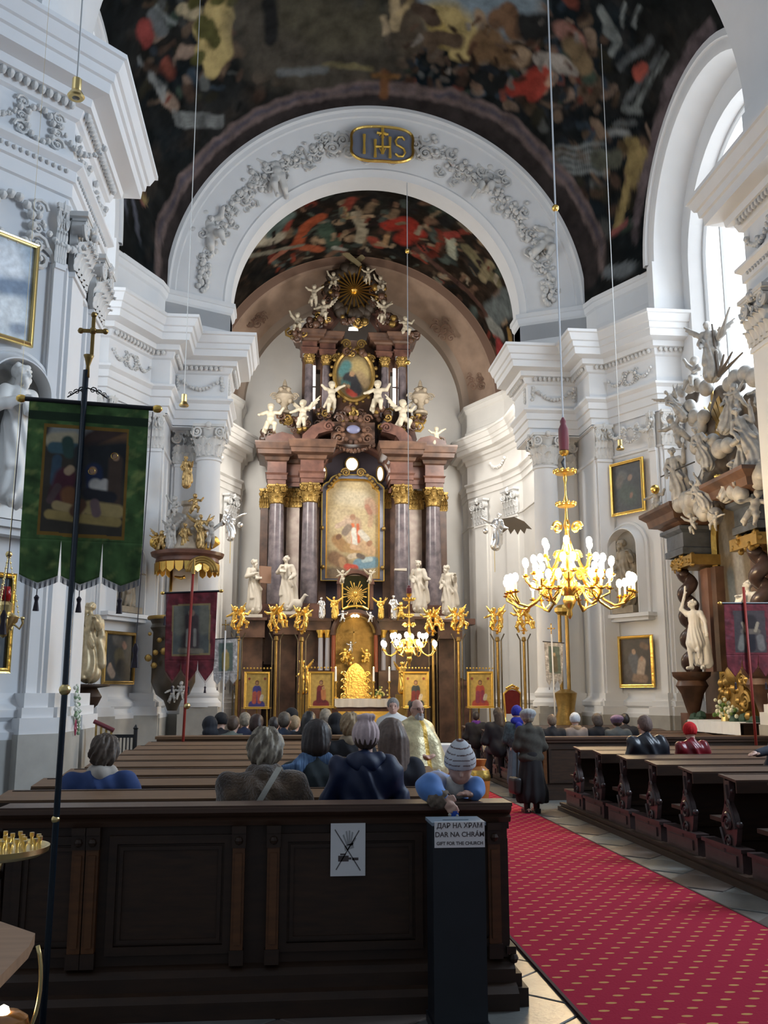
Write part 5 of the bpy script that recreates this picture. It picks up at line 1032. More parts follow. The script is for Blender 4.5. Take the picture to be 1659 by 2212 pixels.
SAINT = [sdf_me('stone_figure', saint(v)+stface((.02, .02, 1.47) if v < 5 else (0, .02, 1.47), (.1, -.1, .2, .15, .0, .05)[v], (.4, -.3, .2, -.5, .3, -.3)[v], v in (0, 3)), .0145, .026, robes(.016 if v < 5 else .009, 9 if v < 5 else 14), statuem) for v in range(6)]
PUTTO = [sdf_me('putto_figure', putto(v), .016, .03, None, puttom) for v in range(3)]
ANGEL = [sdf_me('angel_figure', saint(v)+[(a, np.array(b_)*[1, 1, 1]+[0, 0, .65], np.array(c)*[1.3, 1, 1]+[0, 0, .7], r1*1.4, r2*1.4) for a, b_, c, r1, r2 in wingp(-1)+wingp(1)], .024, .03, robes(), goldleaf) for v in (3, 4)]
PUTW = [sdf_me('putto_figure', putto(v)+wingp(-1, 1)+wingp(1, 1), .018, .025, None, puttom) for v in (0, 2)]
def figure(name, me, px, py0, py1, label, cat, mat, Y=None, X=None, rz=pi, parent=None, rot=(0, 0), group=None, hgt=None, thingy=True):
    """bottom at image row py1, top at py0, at real depth"""
    a = P(px, py1, Y=Y, X=X); b_ = P(px, py0, Y=Y, X=X); H = b_[2]-a[2]; vs = np.empty(len(me.vertices)*3); me.vertices.foreach_get('co', vs); z = vs[2::3]; k = H/(z.max()-z.min()) if not hgt else hgt
    loc = a-np.array([0, 0, z.min()*k]) if rot == (0, 0) else (a+b_)/2-np.array([0, 0, (z.max()+z.min())/2*k])
    if parent is None:
        t = thing(name, a, label, cat, group=group)
        place(me, 'figure', t, loc, (rot[0], rot[1], rz), k, mat); return t, a, H, k
    return place(me, name, parent, loc, (rot[0], rot[1], rz), k, mat)
# ================================================================== PICTURES
def picture(name, c, u, n, w_, h_, fw, label, cat, base, strokes, fmat=gold, nu=50, group=None, depth=.06, shape=None, parent=None):
    """flat painting: c centre, u horizontal unit to the viewer's right, n towards the viewer; strokes in 0..1 picture coordinates"""
    c, u, n = [np.array(q, float) for q in (c, u, n)]; up = np.cross(n, u)*-1 if abs(np.cross(n, u)[2]+1) < .5 else np.array([0, 0, 1.]); up = np.array([0, 0, 1.])
    t = parent or thing(name, c-up*h_/2, label, cat, group=group)
    nv = int(nu*h_/w_); b = MB(); b.grid(lambda a, d_: c+u*(a-.5)*w_+up*(d_-.5)*h_+n*.01, nu, nv)
    A_, D_ = np.meshgrid(np.linspace(0, 1, nu+1), np.linspace(0, 1, nv+1)); Q = np.stack([A_.ravel(), D_.ravel()*h_/w_, np.zeros(A_.size)], 1)
    rr = h_/w_; st = [((x0, y0*rr, 0), (x1, y1*rr, 0), r, col, s_) for x0, y0, x1, y1, r, col, s_ in strokes]
    col = paint(Q, base, st); col = col*(1+.12*wob(Q, 5, len(strokes))[:, None]); b.build('canvas', vpaint, t, True, col=np.clip(col, 0, 1))
    if fw:
        f = MB(); pf = [(0, 0), (0, depth), (fw*.3, depth*1.15), (fw*.7, depth*.7), (fw, depth*.8), (fw, 0)]
        for k_ in range(4):
            pass
        cs = [(-1, -1), (1, -1), (1, 1), (-1, 1)]; V = []
        for sx, sz in cs:
            for o, hgt in pf: V.append(c+u*sx*(w_/2-.005+o)+up*sz*(h_/2-.005+o)+n*hgt)
        kk = len(pf); f.add(V, [(i*kk+j, ((i+1) % 4)*kk+j, ((i+1) % 4)*kk+j+1, i*kk+j+1) for i in range(4) for j in range(kk-1)]); f.build('frame', fmat, t)
    return t
DKB = (.03, .03, .035)
def icon(px0, py0, px1, py1, Y, label, robe, robe2, child):
    a = P(px0, py1, Y=Y); b_ = P(px1, py0, Y=Y); w_, h_ = b_[0]-a[0], b_[2]-a[2]; c = (a+b_)/2
    G = (.50, .36, .10); st = [(.5, .0, .5, .0, .0, G, .1), (.32, .05, .68, .05, .2, robe, .2), (.5, .12, .5, .52, .20, robe, .2), (.38, .15, .40, .40, .10, robe2, .3), (.62, .15, .6, .42, .09, robe2, .3), (.5, .72, .5, .72, .14, (.60, .40, .10), .15), (.5, .70, .5, .74, .085, (.16, .07, .04), .3), (.5, .70, .5, .72, .055, (.42, .24, .14), .3)]
    if child: st += [(.62, .25, .60, .45, .11, (.50, .20, .08), .2), (.62, .55, .62, .55, .085, (.58, .38, .12), .2), (.62, .54, .62, .56, .05, (.42, .24, .14), .3)]
    else: st += [(.70, .22, .74, .32, .08, (.60, .56, .46), .15)]
    if not child: st += [(.14, .84, .14, .84, .06, (.25, .05, .04), .3), (.86, .84, .86, .84, .06, (.25, .05, .04), .3)]
    return picture('icon', c+np.array([0, 0, 0]), (1, 0, 0), (0, -1, 0), w_*.84, h_*.88, w_*.08, label, 'icon', G, st, goldleaf, 44)
# icons on stands in front of the sanctuary
ics = [icon(526, 1450, 584, 1532, 29.6, 'gold-ground icon of a bishop with blue robe and white book, leftmost of the four', (.05, .05, .25), (.45, .10, .07), False),
       icon(665, 1450, 722, 1530, 29.6, 'gold icon of a mother in dark red holding a child, left of the altar table', (.17, .02, .03), (.12, .015, .025), True),
       icon(870, 1450, 926, 1530, 29.6, 'gold icon of a robed man with an open white book, right of the altar table', (.035, .05, .06), (.20, .03, .03), False),
       icon(1009, 1450, 1065, 1530, 29.6, 'gold icon with a red robed saint beside the red throne', (.42, .07, .05), (.28, .04, .09), False)]
for o in ics:
    b = MB(); x, y, z = o.location
    for q_ in (-1, 1): b.tube([(x+q_*.28, y+.05, z+.9), (x+q_*.34, y+.1, 0.0)], .025, 6)
    b.tube([(x, y+.05, z+.9), (x, y+.5, 0.0)], .025, 6); b.box((x, y+.03, z-.03), (.9, .1, .04)); b.build('easel', oldgold, o)
    b = MB()
    for i in range(9): b.ball((x-.4+.1*i, y-.01, z+1.02*1.12), .03, 6)
    b.build('crest_beading', goldleaf, o)
# ================================================================== HIGH ALTAR
AX = -.05
def zA(py, Y, px=765): return P(px, py, Y=Y)[2]
ha = thing('high_altar', (AX, 36.5, 0), 'towering brown and purple marble high altar with columns, painting and gilded glory', 'altar')
def ent(path, z0, z1, name, mats, ov=.5):
    H = z1-z0
    pr1 = [(.0, z0), (.0, z0+.10*H), (.04, z0+.11*H), (.04, z0+.22*H), (.10, z0+.27*H), (.02, z0+.28*H), (.02, z0+.55*H)]
    pr2 = [(.02, z0+.55*H), (.10, z0+.58*H), (.14, z0+.66*H), (ov*.75, z0+.70*H), (ov*.8, z0+.80*H), (ov*.88, z0+.82*H), (ov, z0+.96*H), (ov, z0+H), (-.3, z0+H)]
    for nm, pr_, mt in (('architrave', pr1, mats[0]), ('cornice', pr2, mats[1])):
        for s in (-1, 1): MB().sweep(pr_, [(AX+s*x, y) for x, y in path], flip=(s > 0)).build(nm, mt, ha)
zc0, zc1 = zA(1040, 35.8, 665), zA(948, 35.5, 665)
hp_ = [(1.30, 38.0), (1.30, 35.95), (2.15, 35.95), (2.15, 36.75), (2.72, 36.75), (2.72, 36.35), (3.42, 36.35), (3.42, 38.0)]
ent(hp_, zc0, zc1, 'entablature', (redmarble, brownmarble))
# columns, pilasters, bases
shaft = MB().lathe([(.30, 0), (.31, .5), (.29, 2.5), (.26, 4.6)], n=24)
zb = zA(1332, 35.9, 665); zs = zc0-.75
for nm, xs in (('left', -1), ('right', 1)):
    for k_, (x, y) in enumerate(((1.78, 36.3), (3.05, 36.7))):
        q_ = MB().lathe([(.31, zb+.35), (.32, zb+1.2), (.30, zb+.6*(zs-zb)), (.27, zs)], c=(AX+xs*x, y, 0), n=28).build('column_shaft', greymarble, ha, 30)
        MB().lathe([(.42, zb), (.42, zb+.12), (.36, zb+.18), (.40, zb+.26), (.33, zb+.35)], c=(AX+xs*x, y, 0), n=24).build('column_base', goldleaf, ha, 30)
        place(capCme, 'column_capital', ha, (AX+xs*x, y, zs), (0, 0, 0), (.72, .72, zc0-zs), mat=oldgold)
        MB().box((AX+xs*x, y+.1, (zb+2.6)/2+.4), (.95, 1.0, zb-2.4)).box((AX+xs*x, y+.1, zb-.1), (1.1, 1.15, .2)).box((AX+xs*x, y+.05, zb-1.3), (.7, 1.0, .9)).build('column_pedestal', redmarble, ha)
    for x, y, wd in ((1.25, 37.1, .3), (2.42, 37.2, .5), (3.55, 37.4, .3), (1.0, 37.4, .3)):
        MB().b2((AX+xs*x-wd/2, y, zb), (AX+xs*x+wd/2, y+.4, zs)).build('pilaster', brownmarble if wd < .4 else palemarble, ha); 
        MB().b2((AX+xs*x-wd/2-.03, y, zs), (AX+xs*x+wd/2+.03, y+.4, zc0)).build('pilaster_head', brownmarble, ha); place(capPme, 'pilaster_capital', ha, (AX+xs*x, y, zs), (0, 0, 0), (wd/.8*1.1, .7, zc0-zs), mat=oldgold)
# body behind the columns
MB().b2((AX-3.5, 37.5, 0), (AX-1.0, 38.2, zc0)).b2((AX+1.0, 37.5, 0), (AX+3.5, 38.2, zc0)).b2((AX-1.1, 37.6, 0), (AX+1.1, 38.2, zA(1262, 37.4))).build('marble_body', brownmarble, ha)
# lower storey: wide curved plinths
b = MB()
for xs in (-1, 1):
    pf = [(3.1, 0), (4.35, 0), (4.35, .25), (4.2, .3), (4.15, 2.0), (4.4, 2.1), (4.35, 2.25), (4.0, 2.4), (3.75, 2.9), (3.9, 3.4), (3.8, 3.9), (3.95, zb-.2), (3.95, zb), (1.2, zb), (1.2, zb-.3), (2.3, zb-.5), (2.5, 2.5), (3.1, 2.2)]
    MB().prism(pf, (AX, 37.3, 0), (xs, 0, 0), (0, 0, 1), (0, .7, 0)).build('curved_plinth', brownmarble, ha)
for xs in (-1, 1):
    b = MB(); b.box((AX+xs*3.95, 36.8, 1.1), (.95, .8, 2.2)); b.box((AX+xs*3.95, 36.8, 2.1), (1.1, .95, .14)); b.box((AX+xs*3.95, 36.8, .15), (1.15, 1.0, .3)); b.box((AX+xs*3.95, 36.38, 1.1), (.6, .06, 1.4))
    b.build('side_pedestal', redmarble, ha); MB().box((AX+xs*3.6, 36.6, zb-.12), (1.9, .9, .22)).build('pedestal_shelf', redmarble, ha)
# doors (dark) between plinths
for xs in (-1, 1): MB().b2((AX+xs*2.0-.35, 37.05, 0), (AX+xs*2.0+.55, 37.3, 2.4)).build('side_door', M('door dark', (.05, .03, .02), .5), ha)
# niche arch over the painting
za0 = zA(1040, 36.6)
b = MB(); R1, R2 = 1.50, 1.36; cz = zA(958, 36.6)-R1; N = 28; prof = [(R1+.02, 36.9), (R1, 36.5), (R1-.08, 36.45), (R2+.08, 36.45), (R2, 36.55), (R2, 38.2)]; k = len(prof)
V = [(AX+r*cos(a), y, cz+r*sin(a)) for a in np.linspace(-.35, pi+.35, N+1) for r, y in prof]; b.add(V, [(i*k+j, (i+1)*k+j, (i+1)*k+j+1, i*k+j+1) for i in range(N) for j in range(k-1)]); b.build('niche_arch', redmarble, ha, 30)
MB().b2((AX-1.4, 37.22, zb), (AX+1.4, 37.3, zc1+.2)).b2((AX-1.5, 37.2, zc1-.1), (AX-1.0, 38.2, zc1+.3)).b2((AX+1.0, 37.2, zc1-.1), (AX+1.5, 38.2, zc1+.3)).build('niche_back', M('niche dark', (.055, .045, .06), .8), ha)
pane = M('bright altar window', (1, .98, .95), .3, emit=4.5)
for px, py, rx, ry in ((760, 1003, .24, .26), (698, 1022, .12, .27), (821, 1024, .13, .29)):
    c_ = P(px, py, Y=37.2); b = MB(); b.prism([(rx*cos(a)*(1+.12*cos(4*a)), ry*sin(a)*(1+.12*cos(4*a))) for a in np.linspace(0, 2*pi, 25)[:-1]], c_, (1, 0, 0), (0, 0, 1), (0, .02, 0)); w1 = b.build('window_pane', pane, ha)
    b = MB(); b.tube([(c_[0]+rx*1.08*cos(a), 37.17, c_[2]+ry*1.08*sin(a)) for a in np.linspace(0, 2*pi, 21)[:-1]], .04, 5, closed=True); b.box((c_[0], 37.18, c_[2]), (.02, .02, 2*ry)); b.build('window_surround', oldgold, ha)
for px, y0, y1, w_ in ((676, 802, 893, .13), (848, 808, 890, .12)):
    c0, c1 = P(px, y1, Y=37.9), P(px, y0, Y=37.9)
    MB().b2((c0[0]-w_/2, 37.2, c0[2]), (c0[0]+w_/2, 37.24, c1[2])).build('slit_window', pane, ha)
    MB().box((c0[0], 37.19, (c0[2]+c1[2])/2), (w_*1.3, .03, .06)).build('glazing_bar', MATS['door dark'], ha)
c_ = P(763, 711, Y=37.1); MB().prism([(-.2, -.06), (.2, -.06), (.17, .07), (0, .1), (-.17, .07)], c_, (1, 0, 0), (0, 0, 1), (0, .02, 0)).build('small_window', pane, ha)
# main painting, stepped arched frame
def shape_pic(px0, px1, py0, py1, Y):
    a = P(px0, py1, Y=Y); b_ = P(px1, py0, Y=Y); return a[0], b_[0], a[2], b_[2]
X0, X1, Z0_, Z1_ = shape_pic(705, 817, 1040, 1249, 36.9); cw = (X0+X1)/2; hw = (X1-X0)/2; hh = Z1_-Z0_
def topz(t): t = abs(t); return hh if t < .35 else hh-.16*(1-sqrt(max(0, 1-((t-.35)/.4)**2)))*1.6 if t < .75 else hh-.30-.20*max(0, (t-.75)/.25)**2
def pz(x): t = (x-cw)/hw; return Z0_+topz(t)
pst = [(.5, 1.1, .5, 1.5, .5, (.50, .40, .23), 1.2), (.3, 1.6, .7, 1.55, .15, (.56, .48, .33), .9), (.2, 1.25, .35, 1.3, .12, (.45, .36, .22), .9), (.83, 1.5, .9, 1.35, .10, (.50, .33, .22), .6), (.78, 1.42, .84, 1.30, .05, (.42, .20, .13), .5), (.86, 1.2, .84, 1.05, .05, (.45, .3, .18), .5),
       (.42, 1.12, .5, .75, .12, (.48, .36, .24), .3), (.56, 1.1, .6, .75, .11, (.40, .28, .18), .3), (.50, 1.05, .52, .70, .035, (.55, .14, .05), .4), (.60, 1.05, .62, .72, .03, (.5, .12, .05), .4), (.45, 1.14, .2, 1.02, .05, (.45, .33, .24), .3), (.50, 1.20, .50, 1.21, .055, (.36, .20, .12), .3), (.52, .95, .55, .66, .05, (.62, .60, .52), .3), (.35, .9, .42, 1.0, .07, (.22, .17, .13), .4), (.66, .9, .78, .78, .06, (.5, .46, .38), .4),
       (.2, .75, .32, .62, .11, (.30, .17, .07), .4), (.22, .8, .24, .82, .05, (.16, .08, .04), .3), (.40, .60, .60, .55, .09, (.36, .22, .09), .4), (.72, .62, .85, .55, .11, (.45, .30, .17), .4), (.6, .6, .5, .62, .05, (.5, .33, .2), .3), (.82, .68, .84, .70, .05, (.3, .15, .08), .3), (.15, .4, .3, .3, .14, (.18, .10, .05), .5), (.3, .35, .36, .15, .07, (.34, .2, .1), .4), (.62, .28, .92, .32, .11, (.14, .24, .30), .3), (.72, .36, .85, .38, .05, (.34, .42, .42), .3), (.40, .22, .55, .20, .07, (.48, .07, .04), .3), (.5, .1, .8, .08, .1, (.13, .09, .06), .5), (.1, .1, .3, .08, .12, (.14, .10, .06), .5), (.45, .42, .55, .45, .05, (.5, .4, .28), .3), (.62, .45, .7, .42, .05, (.12, .09, .07), .4)]
b = MB(); NU = 60; NV = 110; b.grid(lambda a, d_: (X0+(X1-X0)*a, 36.9, Z0_+(pz(X0+(X1-X0)*a)-Z0_)*d_), NU, NV); Pt = np.concatenate(b.V); Q = np.stack([(Pt[:, 0]-X0)/(X1-X0), (Pt[:, 2]-Z0_)/(X1-X0), Pt[:, 0]*0], 1)
col = paint(Q, (.34, .26, .13), [((a0, a1, 0), (a2, a3, 0), a4, a5, a6) for a0, a1, a2, a3, a4, a5, a6 in pst])*(1+.15*wob(Q, 6, 4)[:, None]); b.build('altar_painting', vpaint, ha, True, col=np.clip(col, 0, 1))
def frame_path(o): 
    L = [(X0-o, Z0_-o*.5), (X0-o, Z0_+hh-.55)]
    for t in np.linspace(-1, 1, 29): x = cw+t*(hw+o); L.append((x, Z0_+topz(t)+o))
    return L+[(X1+o, Z0_+hh-.55), (X1+o, Z0_-o*.5)]
def ribbon(o0, o1, y0, y1, name, mat):
    A_, B_ = frame_path(o0), frame_path(o1); b = MB(); n = len(A_); V = [(x, y0, z) for x, z in A_]+[(x, y1, z) for x, z in B_]+[(x, y1+.25, z) for x, z in B_]+[(x, y0+.25, z) for x, z in A_]
    b.add(V, [(r*n+i, r*n+(i+1) % n, ((r+1) % 4)*n+(i+1) % n, ((r+1) % 4)*n+i) for r in range(4) for i in range(n)]); b.build(name, mat, ha)
ribbon(.0, .05, 36.80, 36.74, 'inner_gilt_edge', gold); ribbon(.05, .19, 36.70, 36.74, 'frame_moulding', M('blue grey marble', (.16, .17, .22), .35, noise=.3, nscale=4)); ribbon(.19, .23, 36.72, 36.72, 'outer_gilt_edge', gold)
b = MB()
for x, z in ((X0-.2, Z0_+hh*.5), (X1+.2, Z0_+hh*.5), (X0-.15, Z0_+.4), (X1+.15, Z0_+.4)): b.ball((x, 36.65, z), .09, 8)
for q_ in (-1, 1):
    for k_ in range(5): b.ball((cw+q_*(hw*.55+.1*k_), 36.66, Z0_+hh+.18-.12*k_), .08, 6)
    spiral(b, (cw+q_*.3, 36.66, Z0_+hh+.28), (q_, 0, 0), (0, 0, 1), .18)
b.build('frame_ornament', oldgold, ha, 50)
# curved broken pediment and central cartouche
b = MB()
for s in (-1, 1):
    pts = [(2.15, zc1), (2.1, zc1+.25), (1.75, zc1+.62), (1.3, zc1+.80), (1.0, zc1+.72), (.95, zc1+.45), (1.2, zc1+.40), (1.5, zc1+.30), (1.7, zc1)]
    b = MB(); b.prism([(s*x, z) for x, z in pts], (AX, 35.8, 0), (1, 0, 0), (0, 0, 1), (0, .8, 0)); spiral(b, (AX+s*1.12, 35.78, zc1+.6), (-s, 0, 0), (0, 0, 1), .2, 1.6, 18, .3)
    pts = [(3.6, zc1-.1), (3.5, zc1+.25), (2.9, zc1+.45), (2.5, zc1+.35), (2.2, zc1)]; b.prism([(s*x, z) for x, z in pts], (AX, 36.2, 0), (1, 0, 0), (0, 0, 1), (0, .8, 0)); b.build('broken_pediment', redmarble, ha)
b = MB(); cc = P(763, 929, Y=36.0); cartouche(b, cc, (1, 0, 0), (0, 0, 1), (0, -1, 0), 1.0); b.box(cc+np.array([0, .3, -.1]), (1.7, .4, .9)); swag(b, cc+np.array([0, 0, -.6]), (1, 0, 0), (0, 0, 1), (0, -1, 0), 1.6, .25, .07, 11)
b.build('cartouche', brownmarble, ha, 50); MB().ball(cc+np.array([0, -.1, 0]), .25, 12, sc=(1.1, .3, .7)).build('cartouche_field', M('cartouche blue', (.16, .17, .28), .4), ha, True)
# upper storey
zu0, zu1, zu2 = zc1+.55, zA(765, 36.9, 660), zA(716, 36.8, 660)
b = MB()
for s in (-1, 1):
    b.b2((AX+s*2.15, 37.25, zu0-.4), (AX+s*1.60, 37.9, zu1)); b.b2((AX+s*1.42, 37.3, zu0-.4), (AX+s*.95, 37.9, zu1)); b.b2((AX+s*1.65, 37.35, zA(800, 37.3)), (AX+s*1.38, 37.9, zu1+.2)); b.b2((AX+s*1.65, 37.35, zu0-.4), (AX+s*1.38, 37.9, zA(895, 37.3)))
b.b2((AX-1.0, 37.6, zu0-.4), (AX+1.0, 38.0, zu2)); b.build('upper_body', brownmarble, ha)
for s in (-1, 1):
    for x, y in ((1.88, 37.05), (1.18, 37.15)):
        MB().lathe([(.19, zu0+.1), (.18, zu0+1), (.16, zu1-.4)], c=(AX+s*x, y, 0), n=18).build('upper_column', greymarble, ha, 30); place(capCme, 'upper_capital', ha, (AX+s*x, y, zu1-.4), (0, 0, 0), (.42, .42, .42), mat=oldgold)
        MB().box((AX+s*x, y, zu0-.1), (.5, .5, .4)).build('upper_pedestal', redmarble, ha)
ent([(.85, 38.0), (.85, 37.0), (1.45, 37.0), (1.45, 37.2), (1.6, 37.2), (1.6, 36.8), (2.15, 36.8), (2.15, 38.0)], zu1, zu2, 'upper', (redmarble, brownmarble), .38)
b = MB()
for s in (-1, 1):
    pts = [(2.3, zu2), (2.1, zu2+.35), (1.6, zu2+.75), (1.1, zu2+1.1), (.75, zu2+1.25), (.6, zu2+.9), (.9, zu2+.5), (1.1, zu2)]
    b = MB(); b.prism([(s*x, z) for x, z in pts], (AX, 36.9, 0), (1, 0, 0), (0, 0, 1), (0, .8, 0)); spiral(b, (AX+s*.78, 36.88, zu2+1.0), (s, 0, 0), (0, 0, 1), .25, 1.5, 18, .3); b.build('upper_volute', redmarble, ha)
    pts = [(2.25, zu0-.5), (2.5, zu0), (2.3, zu0+.8), (2.2, zu0+1.5), (2.15, zu0+1.5), (2.15, zu0-.5)]; MB().prism([(s*x, z) for x, z in pts], (AX, 37.2, 0), (1, 0, 0), (0, 0, 1), (0, .5, 0)).build('side_scroll', redmarble, ha)
# oval painting
oc = P(764, 812, Y=36.9); rx, ry = .72, .98; b = MB(); n = 40; rings = 14; V = [oc]; 
for i in range(1, rings+1):
    for j in range(n): a = 2*pi*j/n; V.append(oc+np.array([rx*i/rings*cos(a), 0, ry*i/rings*sin(a)]))
Fc = [(0, 1+j, 1+(j+1) % n) for j in range(n)]+[(1+i*n+j, 1+(i+1)*n+j, 1+(i+1)*n+(j+1) % n, 1+i*n+(j+1) % n) for i in range(rings-1) for j in range(n)]
b.add(V, Fc); Pt = np.array(V); Q = (Pt-oc)/rx; Q = np.stack([Q[:, 0], Q[:, 2], Q[:, 1]*0], 1)
ost = [((.2, .6, 0), (.5, .2, 0), .45, (.42, .32, .14), .7), ((.3, .0, 0), (.6, -.4, 0), .3, (.36, .26, .14), .5), ((-.4, .6, 0), (-.6, .2, 0), .3, (.08, .20, .20), .6), ((-.2, -.2, 0), (.1, -.8, 0), .42, (.03, .03, .035), .25), ((-.6, -.4, 0), (-.3, -.5, 0), .14, (.05, .14, .14), .4), ((-.3, -.9, 0), (0, -1.1, 0), .16, (.36, .05, .03), .3), ((-.1, .1, 0), (-.08, .12, 0), .14, (.40, .24, .13), .3), ((-.5, -.55, 0), (-.3, -.62, 0), .09, (.42, .26, .13), .3)]
b.build('oval_painting', vpaint, ha, True, col=np.clip(paint(Q, (.16, .12, .06), ost), 0, 1))
b = MB(); b.tube([oc+np.array([(rx+.06)*cos(a), -.06, (ry+.06)*sin(a)]) for a in np.linspace(0, 2*pi, 41)[:-1]], .09, 6, closed=True)
for i in range(22): a = 2*pi*i/22; b.ball(oc+np.array([(rx+.2)*cos(a), -.05, (ry+.2)*sin(a)]), .07+.02*(i % 2), 6)
for s in (-1, 1): spiral(b, oc+np.array([s*.3, -.05, ry+.35]), (s, 0, 0), (0, 0, 1), .2); spiral(b, oc+np.array([s*.7, -.05, ry*.75]), (s, 0, 0), (0, 0, 1), .16)
b.build('oval_frame', oldgold, ha, 50)
MB().lathe([(.95, -.1), (1.15, 0), (.95, .1)], n=4).ball((0, 0, 0), 0.01, 4) if False else None
# glory on top
gc = P(765, 627, Y=36.7); b = MB()
for i in range(30):
    a = i*2*pi/30; r_ = 1.0+.10*sin(i*2.3); b.ball(gc+np.array([r_*cos(a), .15, r_*.95*sin(a)]), .26+.05*sin(i*1.7), 8)
b.ball(gc+np.array([0, .35, 0]), 1.0, 14, sc=(1, .25, 1)); b.build('cloud_ring', M('glory dark', (.07, .05, .035), .6, noise=.4, nscale=4), ha, True)
b = MB()
for i in range(24):
    a = i*2*pi/24; L = .72+.25*(i % 2)+.05*(i % 3); b.prism([(0.0, -.015), (L, -.035), (L*1.03, 0), (L, .035), (0, .015)], gc+np.array([0, -.05-.01*(i % 2), 0]), (cos(a), 0, sin(a)), (-sin(a), 0, cos(a)), (0, .04, 0))
b.ball(gc+np.array([0, -.1, 0]), .16, 10); tag(b.build('gilded_rays', gold, ha), kind='stuff')
b = MB(); ct_ = P(768, 562, Y=36.7)
for a, L, o in ((2.42, 1.0, (-.12, 0, .05)), (.72, .62, (.05, .12, .02)), (-.72-.2, .55, (.25, .05, -.45))): 
    b.prism([(-L*.62, -.10), (L*.62, -.10), (L*.62, .10), (-L*.62, .10)], ct_+np.array(o), (cos(a), 0, sin(a)), (-sin(a), 0, cos(a)), (0, .12, 0))
b.build('wooden_cross', M('cross wood pale', (.36, .30, .17), .6), ha)
# putti and angels on the altar: things of their own that stand on it
for px, y0, y1, v, rz, wing, lab in ((584, 882, 935, 0, pi, 0, 'cream putto at the far left end of the high altar cornice'), (654, 868, 925, 1, pi-.5, 1, 'cream angel seated on the left curve of the high altar pediment'), (716, 835, 890, 2, pi+.3, 0, 'cream putto left of the oval painting, arm raised to it'), (816, 833, 888, 0, pi-.3, 0, 'cream putto right of the oval painting'),
   (870, 868, 928, 1, pi+.5, 1, 'cream angel seated on the right curve of the high altar pediment'), (943, 930, 968, 2, pi, 0, 'cream putto at the far right end of the high altar cornice'), (642, 680, 718, 1, pi, 0, 'cream putto on the upper left cornice of the high altar'), (700, 650, 694, 0, pi-.4, 1, 'cream winged putto left below the gilded glory'),
   (828, 652, 696, 2, pi+.4, 1, 'cream winged putto right below the gilded glory'), (876, 690, 725, 0, pi+.3, 0, 'cream putto on the upper right cornice of the high altar'), (678, 622, 660, 2, pi, 0, 'small putto left of the gilded glory'), (822, 600, 632, 1, pi, 0, 'small putto at the upper right of the gilded glory'), (720, 592, 622, 1, pi, 0, 'small putto at the upper left of the gilded glory'), (795, 583, 612, 2, pi, 0, 'small putto beside the wooden cross on top of the altar')):
    figure('putto', (PUTW[0 if v < 2 else 1] if wing else PUTTO[v]), px, y0-.22*(y1-y0), y1+.05*(y1-y0), lab, 'statue', puttom, Y=36.3 if y0 > 800 else 36.5, rz=rz, group='putti on the high altar')
for px, lab in ((614, 'carved urn with figures left of the upper storey of the high altar'), (908, 'carved urn with figures right of the upper storey of the high altar')):
    a = P(px, 895, Y=36.7); H = P(px, 812, Y=36.7)[2]-a[2]; t = thing('urn', a, lab, 'urn')
    MB().lathe([(.3, 0), (.3, .1), (.15, .2), (.12, .35), (.32, .55), (.38, .75), (.28, .9), (.2, 1.0), (.26, 1.05), (.1, 1.15), (.06, 1.35), (.0, 1.45)], c=a, n=16).build('vase_body', M('urn stone', (.40, .33, .24), .6, noise=.3), t, 40)
    b = MB()
    for s in (-1, 1): spiral(b, a+np.array([s*.4, -.1, .7]), (s, 0, 0), (0, 0, 1), .16); b.ball(a+np.array([s*.15, -.25, .95]), .1, 6); b.ball(a+np.array([s*.22, -.2, .5]), .12, 6)
    b.build('vase_handles', MATS['urn stone'], t, 50)
b = MB(); b2_ = MB(); rq = random.Random(5)
for px, py, w1, h1, n in ((590, 940, 22, 10, 16), (648, 918, 24, 14, 22), (880, 915, 24, 14, 22), (940, 962, 20, 10, 16), (700, 905, 16, 22, 20), (828, 905, 16, 22, 20), (763, 905, 30, 14, 26), (640, 722, 16, 9, 14), (886, 728, 16, 9, 14), (690, 690, 22, 14, 20), (840, 690, 22, 14, 20), (715, 640, 14, 22, 18), (818, 640, 14, 22, 18), (765, 690, 26, 10, 16), (765, 900, 14, 20, 12), (672, 965, 16, 6, 8), (862, 965, 16, 6, 8), (614, 905, 12, 8, 10), (908, 905, 12, 8, 10), (765, 758, 24, 8, 12)):
    for _ in range(n):
        p = P(px+rq.uniform(-w1, w1), py+rq.uniform(-h1, h1), Y=36.5+rq.uniform(-.1, .5)); m_ = b if rq.random() < .7 else b2_
        if rq.random() < .4: th_ = rq.uniform(0, 6.28); spiral(m_, p, (cos(th_), 0, sin(th_)), (-sin(th_), 0, cos(th_)), rq.uniform(.12, .24), 1.4, 10, .26)
        else: m_.ball(p, rq.uniform(.07, .17), 6)
tag(b.build('carved_foliage', brownmarble, ha, 50), kind='stuff'); tag(b2_.build('gilded_foliage', oldgold, ha, 50), kind='stuff')
